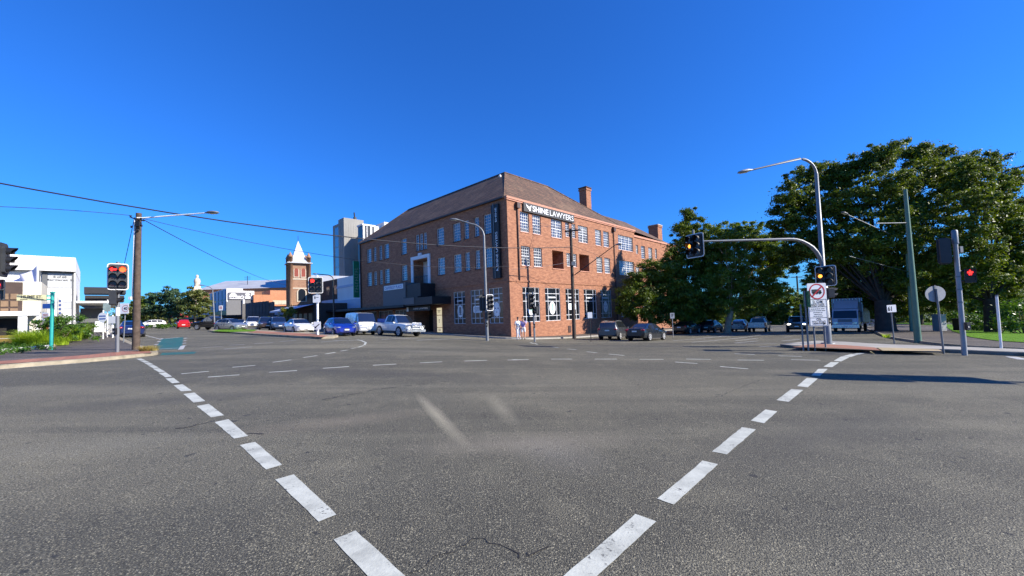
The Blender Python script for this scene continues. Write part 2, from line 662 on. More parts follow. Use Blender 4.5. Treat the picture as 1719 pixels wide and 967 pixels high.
w = bpy.data.worlds.new('World')
scene.world = w
w.use_nodes = True
nt = w.node_tree
nt.nodes.clear()
sky = nt.nodes.new('ShaderNodeTexSky')
sky.sky_type = 'NISHITA'
sky.sun_disc = False
sky.sun_elevation = SUN_EL
sky.sun_rotation = math.atan2(SUN_DIR.x, SUN_DIR.y)
sky.altitude = 700
sky.air_density = 1.4
sky.dust_density = 0.0
sky.ozone_density = 10.0
bg = nt.nodes.new('ShaderNodeBackground')
bg.inputs[1].default_value = .125
wo = nt.nodes.new('ShaderNodeOutputWorld')
nt.links.new(mixc(nt, 1.0, sky.outputs[0], (.21, .54, .96), 'MULTIPLY'), bg.inputs[0])
nt.links.new(bg.outputs[0], wo.inputs[0])

vs = scene.view_settings
vs.view_transform = 'Standard'
vs.look = 'None'
vs.exposure = 0.8
vs.gamma = 1.0
scene.cycles.max_bounces = 5
scene.cycles.diffuse_bounces = 3
scene.cycles.glossy_bounces = 3
scene.cycles.transmission_bounces = 3
scene.cycles.transparent_max_bounces = 4
scene.cycles.use_denoising = True
scene.cycles.sample_clamp_indirect = 6.0

# ------------------------------------------------------------------ ground, road, pavements
def axis_lines(lo, hi, step, far, n):
    core = np.arange(lo, hi + .01, step)
    k = np.geomspace(1, far, n)
    return np.concatenate([lo - k[::-1], core, hi + k])


XS = axis_lines(-92, 78, 2.0, 700, 12)
YS = axis_lines(-14, 110, 2.0, 800, 12)


def grid_sheet(name, xs, ys, off, mat):
    X, Y = np.meshgrid(xs, ys)
    fade = np.clip((np.hypot(X, Y) - 140) / 200, 0, 1)
    Z = gv(X, Y)
    Z = Z * np.where(X < 0, 1, 1 - .8 * fade) + off
    nx, ny = len(xs), len(ys)
    vs_ = np.stack([X, Y, Z], -1).reshape(-1, 3)
    mb = MB()
    mb.add(vs_.tolist(), [(j * nx + i, j * nx + i + 1, (j + 1) * nx + i + 1, (j + 1) * nx + i) for j in range(ny - 1) for i in range(nx - 1)], 0, True)
    return mb.build(name, mat)


tag(grid_sheet('ground', XS, YS, -.06, M['dry']), kind='structure')
tag(grid_sheet('road', XS[(XS >= -92) & (XS <= 78)], YS[(YS >= -14) & (YS <= 110)], 0.0, M['asphalt']), kind='structure')


def sheet(name, poly, off, mat, step=2.0, thick=0.0, parent=None, kind='structure', build=True):
    """a surface with the outline POLY that follows the ground OFF above it; THICK gives it sides going down"""
    bm = bmesh.new()
    vs_ = [bm.verts.new((p[0], p[1], 0)) for p in poly]
    f = bm.faces.new(vs_)
    bmesh.ops.triangulate(bm, faces=[f])
    xs = [p[0] for p in poly]
    ys = [p[1] for p in poly]
    for ax, lo, hi in ((0, min(xs), max(xs)), (1, min(ys), max(ys))):
        k = math.ceil(lo / step) * step
        while k < hi:
            if abs(k) < 130:
                co = (k, 0, 0) if ax == 0 else (0, k, 0)
                no = (1, 0, 0) if ax == 0 else (0, 1, 0)
                bmesh.ops.bisect_plane(bm, geom=bm.verts[:] + bm.edges[:] + bm.faces[:], plane_co=co, plane_no=no, dist=1e-4)
            k += step
    bmesh.ops.recalc_face_normals(bm, faces=bm.faces)
    if bm.faces and sum(f.normal.z for f in bm.faces) < 0:
        bmesh.ops.reverse_faces(bm, faces=bm.faces)
    for v in bm.verts:
        v.co.z = g(v.co.x, v.co.y) + off
    if thick:
        be = [e for e in bm.edges if len(e.link_faces) == 1]
        r = bmesh.ops.extrude_edge_only(bm, edges=be)
        for v in r['geom']:
            if isinstance(v, bmesh.types.BMVert):
                v.co.z -= thick
    me = bpy.data.meshes.new(name)
    bm.to_mesh(me)
    bm.free()
    me.materials.append(mat)
    o = bpy.data.objects.new(name, me)
    COL.objects.link(o)
    if kind:
        o['kind'] = kind
    return o


def P2(px, py, off=0.0):
    p = G(px, py, off)
    return Vector((p.x, p.y))


def dense(pts, step=1.2):
    out = [Vector(pts[0][:2])]
    for a, b in zip(pts, pts[1:]):
        a, b = Vector(a[:2]), Vector(b[:2])
        n = max(1, int((b - a).length / step))
        out += [a.lerp(b, k / n) for k in range(1, n + 1)]
    return out


def smooth_line(pts, it=2):
    pts = [Vector(p[:2]) for p in pts]
    for _ in range(it):
        o = [pts[0]]
        for a, b in zip(pts, pts[1:]):
            o += [a.lerp(b, .25), a.lerp(b, .75)]
        o.append(pts[-1])
        pts = o
    return pts


def kerb(name, line, w, top, mat, side=1):
    """a kerb stone of width W along LINE, its top TOP above the road, W to the SIDE of the line"""
    pts = dense(line, 1.0)
    mb = MB()
    ring = []
    for i, p in enumerate(pts):
        d = (pts[min(i + 1, len(pts) - 1)] - pts[max(i - 1, 0)]).normalized()
        n = Vector((-d.y, d.x)) * side
        q = p + n * w
        zp, zq = g(p.x, p.y), g(q.x, q.y)
        ring.append([(p.x, p.y, zp - .05), (p.x, p.y, zp + top - .03), (p.x + n.x * .03, p.y + n.y * .03, zp + top), (q.x, q.y, zq + top), (q.x, q.y, zq - .05)])
    vs_ = [v for r in ring for v in r]
    fs = [(i * 5 + k, i * 5 + k + 1, (i + 1) * 5 + k + 1, (i + 1) * 5 + k) for i in range(len(pts) - 1) for k in range(4)]
    mb.add(vs_, fs)
    return tag(mb.build(name, mat), kind='structure')


# --- near-left corner pavement
KL = smooth_line([P2(-230, 640), P2(0, 619.5), P2(150, 608), P2(211, 602), P2(250, 598), P2(268, 595.5), P2(262, 591.5), P2(248, 587.5), P2(232, 581.5),
                  P2(214, 574), P2(192, 564), P2(165, 555)])
KL.append(KL[-1] + A2 * 55)
PL = KL + [KL[-1] + Vector((-40, -20)), Vector((-90, 20)), Vector((-45, 5))]
sheet('pavement', PL, .13, M['path_asphalt'], 1.5)
kerb('kerb', KL, .34, .145, M['conc'], 1)
off = .15
band = [P2(-150, 625, off), P2(0, 611, off), P2(150, 601, off), P2(213, 595.5, off), P2(255, 592, off), P2(250, 588.6, off), P2(200, 590, off), P2(150, 595.5, off),
        P2(75, 601, off), P2(0, 606, off), P2(-150, 619, off)]
sheet('brick_path', band, .15, M['paver'], 1.0)

# --- pavement round the brick building
def street(x, y):
    """local street frame (x along B, y along A, from the building's corner) to world"""
    return Vector((CORNER.x, CORNER.y)) + B2 * x + A2 * y


arc = [street(-.2 - 2.6 * math.cos(t) + .0, -.2 - 2.6 * math.sin(t)) for t in np.linspace(0, PI / 2, 9)]
KB = [street(-2.8, 62)] + arc[:] + [street(75, -2.8)]
sheet('pavement', KB + [street(75, 4), street(2, 4), street(2, 62)], .12, M['path_asphalt'], 2.0)
kerb('kerb', KB, .22, .135, M['conc_pale'], 1)

# --- left median island
ISL = [P2(349, 556.5), P2(370, 558), P2(413, 561.5), P2(450, 564), P2(480, 566), P2(504, 567.5), P2(540, 568.7), P2(560, 568), P2(568, 566), P2(562, 563.8),
       P2(550, 562), P2(520, 560), P2(480, 558), P2(436, 556), P2(428, 553), P2(400, 552.2), P2(362, 553.5)]
sheet('traffic_island', ISL, .14, M['conc'], 1.5, .25)
sheet('brick_path', [P2(415, 557.5, .16), P2(450, 560, .16), P2(500, 563.5, .16), P2(540, 565.6, .16), P2(552, 563.6, .16), P2(520, 560.2, .16), P2(470, 557.5, .16), P2(430, 555.2, .16)], .155, M['paver'], 1.5)
sheet('island_turf', [P2(356, 555.8, .16), P2(390, 557.2, .16), P2(425, 556.2, .16), P2(432, 553.6, .16), P2(398, 552.6, .16), P2(365, 553.6, .16)], .158, M['lawn'], 1.5)

# --- right traffic island
ISR_N = [P2(1310, 582.5), P2(1330, 584.7), P2(1400, 587.2), P2(1460, 589.5), P2(1500, 590.6), P2(1585, 592), P2(1640, 594.5), P2(1719, 598), P2(1900, 607)]
ISR_F = [P2(1900, 599), P2(1719, 592), P2(1640, 588.5), P2(1580, 586), P2(1500, 583), P2(1460, 581), P2(1420, 578), P2(1375, 575.8), P2(1345, 578)]
sheet('traffic_island', ISR_N + ISR_F, .14, M['conc_pale'], 1.0, .25)
sheet('brick_path', [P2(1330, 582.4, .15), P2(1400, 585, .15), P2(1478, 588.2, .15), P2(1468, 583, .15), P2(1420, 579.4, .15), P2(1376, 577.3, .15), P2(1352, 579.3, .15)], .15, M['paver'], 1.0)
sheet('tan_ramp', [P2(1481, 588.3, .15), P2(1583, 590, .15), P2(1576, 586.6, .15), P2(1500, 583.8, .15), P2(1472, 583.2, .15)], .15, M['conc_tan'], 1.0)
kerb('kerb', ISR_N, .14, .152, M['conc'], 1)
sheet('concrete_path', [P2(1575, 583.4), P2(1719, 590.4), P2(1900, 597.5), P2(1900, 595), P2(1719, 588.9), P2(1640, 585.8)], .008, M['conc_pale'], 1.0)

# --- pavement and park on the right
k0 = P2(1453, 551)
KR = [k0 + B2 * 60] + smooth_line([k0, P2(1462, 556), P2(1472, 560.5), P2(1485, 565.7), P2(1510, 571.2), P2(1559, 578.5), P2(1634, 585.6), P2(1719, 588.7), P2(1900, 595)])
sheet('pavement', KR + [Vector((95, 12)), Vector((95, 100))], .12, M['path_asphalt'], 2.0)
kerb('kerb', KR, .15, .13, M['conc'], 1)
l0 = P2(1580, 540, .13)
LW = [l0 + B2 * 55] + [P2(x, y, .13) for x, y in ((1580, 540), (1588, 547), (1599, 556), (1629, 566), (1671, 572), (1719, 575), (1900, 582))] + [Vector((90, 20)), Vector((90, 95))]
sheet('lawn', LW, .15, M['lawn'], 2.0)

# ------------------------------------------------------------------ painted markings
def c1(x, y):
    return 200 + x / 2.3757, 560 + y / 2.3757


def c2(x, y):
    return 860 + x / 2.0012, 560 + y / 2.0012


def c5(x, y):
    return 1130 + x / 5.928, 540 + y / 5.928


def c7(x, y):
    return x / 5.209, 560 + y / 5.209


def patch(mb, q, off, jag=.0035):
    """a painted quad (four world xy corners) with slightly ragged edges, draped on the road"""
    a, b, c, d = q
    L = max((d - a).length, (c - b).length)
    Wd = max((b - a).length, (c - d).length)
    nu, nv = max(2, int(L / .12)), max(2, int(Wd / .12))
    nu, nv = min(nu, 40), min(nv, 12)
    vs_ = []
    for i in range(nu + 1):
        for j in range(nv + 1):
            u, v = i / nu, j / nv
            p = a.lerp(d, u).lerp(b.lerp(c, u), v)
            if i in (0, nu) or j in (0, nv):
                p = p + Vector((random.uniform(-jag, jag), random.uniform(-jag, jag)))
            vs_.append((p.x, p.y, g(p.x, p.y) + off))
    fs = [(i * (nv + 1) + j, i * (nv + 1) + j + 1, (i + 1) * (nv + 1) + j + 1, (i + 1) * (nv + 1) + j) for i in range(nu) for j in range(nv)]
    mb.add(vs_, fs)


mbL = MB()
QL = [((856, 823), (943, 787), (1180, 1004), (1010, 990)), ((622, 584), (697, 563), (868, 724), (795, 752)), ((482, 446), (543, 433), (650, 525), (585, 544)),
      ((382, 354), (437, 342), (514, 410), (458, 420)), ((309, 290), (358, 281), (418, 327), (366, 335)), ((257, 242), (300, 236), (344, 270), (297, 276)),
      ((217, 207), (253, 203), (290, 228), (247, 231)), ((185, 180), (216, 177), (242, 196), (211, 199)), ((158, 158), (186, 155), (211, 172), (185, 175)),
      ((135, 141), (159, 139), (184, 152), (160, 155)), ((115, 128), (137, 126), (158, 136), (138, 139)), ((100, 118), (120, 116), (137, 123), (117, 126)),
      ((85, 110), (105, 108), (120, 114), (100, 116)), ((68, 101), (88, 100), (105, 106), (85, 108))]
for q in QL:
    patch(mbL, [P2(*c1(*t)) for t in q], .005)
QR = [((80, 895), (415, 608), (484, 632), (200, 895)), ((487, 556), (640, 428), (691, 440), (543, 577)), ((671, 397), (772, 315), (818, 323), (721, 407)),
      ((801, 293), (851, 256), (890, 262), (846, 302)), ((888, 224), (937, 187), (977, 190), (929, 230)), ((957, 177), (990, 149), (1027, 151), (993, 181)),
      ((1005, 141), (1028, 119), (1060, 119), (1033, 143)), ((1045, 112), (1070, 96), (1098, 97), (1075, 113)), ((1080, 92), (1105, 77), (1133, 80), (1105, 94)),
      ((1107, 77), (1138, 69), (1162, 71), (1137, 79)), ((1142, 69), (1196, 59.5), (1208, 61), (1166, 71))]
for q in QR:
    patch(mbL, [P2(*c2(*t)) for t in (q[0], q[1], q[2], q[3])], .005)
tag(mbL.build('crossing_marking', M['line']), kind='structure')

mbD = MB()


def stroke(p, q, w, off=.005, mb=None):
    a, b = P2(*p), P2(*q)
    d = (b - a).normalized()
    n = Vector((-d.y, d.x)) * w / 2
    patch(mb or mbD, [a + n, a - n, b - n, b + n], off, .006)


for p, q in (((248, 161), (357, 151)), ((354, 174), (480, 165)), ((451, 135), (543, 127)), ((597, 155), (709, 148)), ((613, 115), (686, 105)), ((735, 96), (790, 88)),
             ((813, 139), (917, 132)), ((822, 82), (862, 75)), ((883, 70), (912, 66)), ((1012, 127), (1105, 122)), ((1200, 117), (1288, 113)), ((1378, 110), (1466, 107)),
             ((1550, 106), (1634, 104)), ((926, 60), (945, 57)), ((952, 55), (975, 48)), ((978, 46), (984, 36)), ((984, 36), (965, 28)), ((965, 28), (950, 25))):
    stroke(c1(*p), c1(*q), .12)
for p, q in (((0, 88), (55, 88)), ((131, 86), (201, 86)), ((277, 86), (351, 86)), ((428, 87), (508, 87)), ((584, 86), (667, 87)), ((757, 89), (846, 90)),
             ((936, 88), (1035, 90)), ((547, 96), (622, 101)), ((698, 111), (792, 119)), ((747, 68), (815, 71)), ((893, 75), (973, 77)), ((326, 69), (376, 74)),
             ((250, 61), (285, 65)), ((183, 52), (215, 54)), ((134, 45), (157, 48)), ((75, 33), (85, 37)), ((60, 30), (72, 34))):
    stroke(c2(*p), c2(*q), .12)
tag(mbD.build('lane_dash', M['line']), kind='structure')
mbW = MB()
for p, q in (((330, 57), (413, 51)), ((437, 47), (500, 44)), ((420, 62), (530, 53)), ((540, 40), (613, 36)), ((640, 32), (705, 28)), ((805, 34), (875, 29))):
    stroke(c1(*p), c1(*q), .13, mb=mbW)
for p, q in (((0, 190), (540, 140)), ((190, 205), (950, 125)), ((195, 182), (330, 178)), ((620, 190), (845, 165)), ((610, 212), (850, 192)), ((1085, 192), (1260, 177)),
             ((860, 250), (1080, 245)), ((620, 215), (1030, 218)), ((1100, 155), (1185, 150)), ((300, 160), (620, 140))):
    stroke(c5(*p), c5(*q), .15, mb=mbW)
for p, q in (((0, 313), (780, 254)), ((1250, 10), (1400, 48))):
    stroke(c7(*p), c7(*q), .1, mb=mbW)
for p, q in (((1630, 152), (1719, 172)),):
    stroke((1280 + p[0] / 3.916, 560 + p[1] / 3.916), (1280 + q[0] / 3.916, 560 + q[1] / 3.916), .3, mb=mbW)
for p, q in (((700, 571.5), (790, 568.6)), ((640, 570), (700, 567.5)), ((560, 572), (610, 571))):
    stroke(p, q, .15, mb=mbW)
tag(mbW.build('lane_line', M['line_worn']), kind='structure')
mbG = MB()
patch(mbG, [P2(259, 586.8), P2(271, 568.8), P2(308, 566), P2(305, 586.6)], .005)
patch(mbG, [P2(268, 596.5), P2(272, 592.5), P2(330, 590.5), P2(326, 594)], .005)
tag(mbG.build('green_cycle_box', M['bike_green']), kind='structure')
mbW = MB()
for p, q in (((258, 586.6), (299, 584.5)), ((276, 568.8), (301, 566.6)), ((303, 587), (307, 581))):
    stroke(p, q, .22, .009, mbW)
for k in range(4):
    stroke((257 + k * 4.2, 583.5 - k * 4.6), (260 + k * 4.2, 582.2 - k * 4.6), .2, .009, mbW)
    stroke((307 + k * .7, 581 - k * 4.2), (310.5 + k * .7, 580 - k * 4.2), .2, .009, mbW)
tag(mbW.build('cycle_box_line', M['line_worn']), kind='structure')

# --- cracks in the old seal
M['crack'] = pm('crack_filler', (.022, .02, .018), .8, 0, .3)
mbC = MB()


def crack(pts, w):
    pts = [P2(*p) for p in pts]
    out = []
    for a, b in zip(pts, pts[1:]):
        n = max(3, int((b - a).length / .09))
        for k in range(n):
            p = a.lerp(b, k / n)
            out.append(p + Vector((random.gauss(0, .022), random.gauss(0, .022))))
    for i, (a, b) in enumerate(zip(out, out[1:])):
        if random.random() < .22:
            continue
        d = (b - a).normalized()
        n = Vector((-d.y, d.x)) * w * random.uniform(.3, 1) * .5
        mbC.add([(*(a + n), g(a.x, a.y) + .004), (*(a - n), g(a.x, a.y) + .004), (*(b - n), g(b.x, b.y) + .004), (*(b + n), g(b.x, b.y) + .004)], [(0, 1, 2, 3)])


crack([c1(815, 265), c1(900, 248), c1(1000, 228), c1(1110, 213), c1(1220, 200), c1(1330, 190)], .06)
crack([c1(110, 403), c1(200, 383), c1(290, 372), c1(380, 350)], .05)
crack([c1(520, 398), c1(590, 408)], .05)
crack([c1(1150, 960), c1(1240, 915), c1(1330, 870), c1(1420, 820), c1(1530, 850), c1(1600, 890), c1(1670, 960)], .011)
crack([c1(1600, 890), c1(1663, 880), c2(60, 740), c2(140, 700)], .012)
crack([c2(690, 215), c2(770, 180), c2(850, 150)], .025)
crack([c2(316, 690), c2(345, 705), c2(376, 722)], .02)
tag(mbC.build('road_crack', M['crack']), kind='structure')
# ------------------------------------------------------------------ the brick corner building
# local frame: x along the sunny front (B), y along the shaded front (A), z up from the corner's foot
m, nt, p, out = newmat('roof_tiles')
tc = N(nt, 'TexCoord').outputs['Object']
sp = N(nt, 'SeparateXYZ')
nt.links.new(tc, sp.inputs[0])
cb = N(nt, 'CombineXYZ')
nt.links.new(mth(nt, 'ADD', sp.outputs[0], sp.outputs[1]), cb.inputs[0])
nt.links.new(sp.outputs[2], cb.inputs[1])
b = N(nt, 'TexBrick')
nt.links.new(cb.outputs[0], b.inputs['Vector'])
b.inputs['Scale'].default_value = 1
b.inputs['Brick Width'].default_value = .26
b.inputs['Row Height'].default_value = .36
b.inputs['Mortar Size'].default_value = .07
b.inputs['Mortar Smooth'].default_value = .6
b.inputs['Color1'].default_value = (.30, .155, .09, 1)
b.inputs['Color2'].default_value = (.13, .075, .045, 1)
b.inputs['Mortar'].default_value = (.035, .024, .018, 1)
c = mixc(nt, ramp(nt, noise(nt, 1.7, tc, 5, .7), [(.42, 0.), (.58, .75)]), b.outputs['Color'], (.07, .045, .03))
c = mixc(nt, ramp(nt, noise(nt, .5, tc, 3, .6), [(.5, 0.), (.7, .4)]), c, (.27, .17, .10))
nt.links.new(c, p.inputs['Base Color'])
p.inputs['Roughness'].default_value = .85
bump(nt, p, b.outputs['Fac'], -1.0, .06)
M['tiles'] = m
M['stucco_white'] = pm('white_surround', (.72, .74, .76), .6, 0, .05, 1.5, dirt=.1)
M['frame_white'] = pm('white_window_paint', (.64, .65, .66), .5, 0, .05, 3, dirt=.15)
M['blind'] = glass('blind_behind_glass', (.15, .155, .16), .06, .05, fres=.15)
M['gutter'] = pm('dark_gutter', (.06, .045, .04), .6, 0, .2)
M['pipe'] = pm('brown_downpipe', (.06, .03, .025), .6, 0, .2)

bld = thing('brick_building', 'three storey red brick corner office building under a brown tiled hip roof', 'building', CORNER, RZ)
ZB = .57
EAVE = 13.42


def wall_grid(mb, axis, L, z0, z1, ops, d=0.0, rev=.19):
    us = sorted({L[0], L[1]} | {o[0] for o in ops} | {o[1] for o in ops})
    zs = sorted({z0, z1} | {o[2] for o in ops} | {o[3] for o in ops})

    def pt(u, z, k):
        return (u, d + k, z) if axis == 'B' else (d + k, u, z)
    for a, b_ in zip(us, us[1:]):
        for e, f in zip(zs, zs[1:]):
            cu, cz = (a + b_) / 2, (e + f) / 2
            if any(o[0] < cu < o[1] and o[2] < cz < o[3] for o in ops):
                continue
            mb.quad(pt(a, e, 0), pt(b_, e, 0), pt(b_, f, 0), pt(a, f, 0))
    for o in ops:
        a, b_, e, f = o[:4]
        r = o[4] if len(o) > 4 else rev
        mb.quad(pt(a, e, 0), pt(a, f, 0), pt(a, f, r), pt(a, e, r))
        mb.quad(pt(b_, e, 0), pt(b_, f, 0), pt(b_, f, r), pt(b_, e, r))
        mb.quad(pt(a, e, 0), pt(b_, e, 0), pt(b_, e, r), pt(a, e, r))
        mb.quad(pt(a, f, 0), pt(b_, f, 0), pt(b_, f, r), pt(a, f, r))


def bxw(mb, axis, u0, u1, d0, d1, z0, z1, mi=0):
    """a box on a wall: u along it, d into it"""
    if axis == 'B':
        mb.box(u0, d0, z0, u1, d1, z1, mi)
    else:
        mb.box(d0, u0, z0, d1, u1, z1, mi)


def window(root, axis, u0, u1, z0, z1, nx, nz, gl, fw=.07, bar=.03, mull=(), rails=(.5,), d=0.0, sill=True, name='window'):
    mb = MB()
    D0, D1 = d + .11, d + .18
    bxw(mb, axis, u0, u0 + fw, D0, D1, z0, z1)
    bxw(mb, axis, u1 - fw, u1, D0, D1, z0, z1)
    bxw(mb, axis, u0 + fw, u1 - fw, D0, D1, z0, z0 + fw)
    bxw(mb, axis, u0 + fw, u1 - fw, D0, D1, z1 - fw, z1)
    iu0, iu1, iz0, iz1 = u0 + fw, u1 - fw, z0 + fw, z1 - fw
    for mpos in mull:
        cu = u0 + (u1 - u0) * mpos
        bxw(mb, axis, cu - fw * .7, cu + fw * .7, D0 + .003, D1, iz0, iz1)
    for k in range(1, nx):
        cu = iu0 + (iu1 - iu0) * k / nx
        if any(abs(cu - (u0 + (u1 - u0) * q)) < .1 for q in mull):
            continue
        bxw(mb, axis, cu - bar / 2, cu + bar / 2, D0 + .02, D1 - .01, iz0, iz1)
    for k in range(1, nz):
        cz = iz0 + (iz1 - iz0) * k / nz
        t = bar * (1.9 if any(abs(k / nz - q) < .02 for q in rails) else 1)
        bxw(mb, axis, iu0, iu1, D0 + .012, D1 - .012, cz - t / 2, cz + t / 2)
    fr = mb.build(name, M['frame_white'], root)
    pb = MB()
    q = D1 - .025
    if axis == 'B':
        pb.quad((iu0, q, iz0), (iu1, q, iz0), (iu1, q, iz1), (iu0, q, iz1))
    else:
        pb.quad((q, iu1, iz0), (q, iu0, iz0), (q, iu0, iz1), (q, iu1, iz1))
    pb.build('pane', gl, fr)
    if sill and random.random() < (.5 if axis == 'B' else .25):
        zb_ = iz0 + (iz1 - iz0) * random.choice((.3, .45, .5, .62, .75, .85))
        e_ = q - .004
        pb = MB()
        if axis == 'B':
            pb.quad((iu0, e_, zb_), (iu1, e_, zb_), (iu1, e_, iz1), (iu0, e_, iz1))
        else:
            pb.quad((e_, iu1, zb_), (e_, iu0, zb_), (e_, iu0, iz1), (e_, iu1, iz1))
        pb.build('blind', M['blind'], fr)
    if sill:
        sb = MB()
        bxw(sb, axis, u0 - .06, u1 + .06, d - .05, d + .05, z0 - .09, z0 - .002)
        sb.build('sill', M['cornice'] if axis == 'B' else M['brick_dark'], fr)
    return fr


T0, T1, S0, S1, G0, G1 = 10.37, 12.37, 7.0, 8.95, 1.40, 4.86
AWIN = [(27.41, 28.80, 3), (25.95, 26.80, 2), (24.30, 25.14, 2), (22.38, 23.71, 3), (17.97, 19.29, 3), (10.06, 11.45, 4), (7.12, 8.42, 4), (5.72, 6.50, 2), (4.10, 4.83, 2), (2.08, 3.38, 4)]
TRI = [(15.14, 15.86), (14.32, 15.02), (13.49, 14.18)]
ops = [(a, b_, T0, T1) for a, b_, n in AWIN] + [(a, b_, T0, T1) for a, b_ in TRI] + [(a, b_, S0, S1) for a, b_, n in AWIN]
BAL = (13.25, 16.45, 6.15, 9.2, 1.4)
ops.append(BAL)
AG = [(6.67, 8.63), (3.85, 5.76), (1.0, 2.93)]
ops += [(a, b_, G0, G1) for a, b_ in AG]
ENTRY = (12.6, 16.6, .05, 3.1, 2.2)
SHOP = [(18.4, 21.2, .75, 3.3), (21.8, 25.6, .75, 3.3), (26.2, 30.2, .75, 3.3)]
ops.append(ENTRY)
ops += SHOP
mb = MB()
wall_grid(mb, 'A', (0, 30.9), -1.2, EAVE, ops)
BW = [(1.8, 3.13, 4, ()), (3.65, 4.99, 4, ()), (6.69, 8.66, 6, (.5,)), (9.26, 10.0, 2, ()), (10.49, 11.22, 2, ()), (11.74, 13.77, 6, (.5,)), (15.38, 16.78, 4, ()), (17.26, 18.65, 4, ()),
      (21.0, 25.1, 8, (.25, .5, .75))]
opb = [(a, b_, T0 if n != 2 else 10.72, T1, .19) for a, b_, n, q in BW] + [(a, b_, S0 if n != 2 else 7.38, S1 - (.06 if n == 2 else 0), .19 if n != 6 else 1.6) for a, b_, n, q in BW]
BGW = [(1.77, 4.33), (5.23, 7.79), (8.79, 11.4), (12.36, 15.03), (15.93, 18.56)]
opb += [(a, b_, G0, G1, .14) for a, b_ in BGW]
opb += [(20.9, 22.5, G0, 3.1, .14), (23.4, 25.0, G0, 3.1, .14)]
wall_grid(mb, 'B', (0, 25.6), -1.5, EAVE, opb)
# second, slightly set back stretch of the sunny front
B2W = [(26.6, 27.33, 10.3, 11.6), (28.23, 29.52, 9.75, 11.65), (30.62, 31.92, 9.75, 11.65), (32.91, 33.62, 10.1, 11.65), (26.3, 27.4, 7.4, 8.4), (28.3, 29.6, 6.9, 8.4), (30.6, 31.9, 6.9, 8.4), (33.5, 34.8, 6.9, 8.4)]
wall_grid(mb, 'B', (25.6, 42), -2, 12.85, [(*q, .19) for q in B2W] + [(28, 31, 1.4, 4.2, .14), (33, 36, 1.4, 4.2, .14)], d=.35)
mb.quad((25.6, 0, -2), (25.6, .35, -2), (25.6, .35, EAVE), (25.6, 0, EAVE))
# rear and end walls
for a, b_, zt in (((0, 30.9), (11, 30.9), EAVE), ((11, 30.9), (11, 11), EAVE), ((11, 11), (42, 11), 12.85), ((42, 11), (42, .35), 12.85)):
    mb.quad((*a, -2), (*b_, -2), (*b_, zt), (*a, zt))
# parapet top ledges behind the fronts
mb.quad((25.6, 0, EAVE), (25.6, 3, EAVE), (25.6, 3, 12.7), (25.6, 0, 12.7))
mb.build('wall', M['brick_red'], bld)

for (a, b_, n) in AWIN:
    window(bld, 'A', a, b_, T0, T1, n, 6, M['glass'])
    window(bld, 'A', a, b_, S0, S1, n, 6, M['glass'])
for a, b_ in TRI:
    window(bld, 'A', a, b_, T0, T1, 2, 6, M['glass'])
for (a, b_, n, q) in BW:
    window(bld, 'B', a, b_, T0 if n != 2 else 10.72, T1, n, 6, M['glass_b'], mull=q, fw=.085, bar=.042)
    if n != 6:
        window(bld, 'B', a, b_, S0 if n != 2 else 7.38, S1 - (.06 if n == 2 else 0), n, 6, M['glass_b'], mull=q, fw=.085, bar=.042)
    else:
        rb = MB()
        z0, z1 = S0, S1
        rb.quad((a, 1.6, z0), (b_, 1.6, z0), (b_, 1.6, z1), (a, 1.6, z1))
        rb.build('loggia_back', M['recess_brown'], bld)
        rb = MB()
        bxw(rb, 'B', a - .05, b_ + .05, -.06, .06, z0 - .1, z0 - .002)
        rb.build('loggia_sill', M['cornice'], bld)
for q in B2W:
    window(bld, 'B', *q, 3 if q[1] - q[0] > 1 else 2, 6, M['glass_b'], d=.35, fw=.08, bar=.04)
for a, b_ in ((20.9, 22.5), (23.4, 25.0)):
    window(bld, 'B', a, b_, G0, 3.1, 3, 3, M['glass_dark'], fw=.07, bar=.05, rails=())
for a, b_ in ((28, 31), (33, 36)):
    window(bld, 'B', a, b_, 1.4, 4.2, 3, 3, M['glass_dark'], d=.35, fw=.07, bar=.05, rails=())


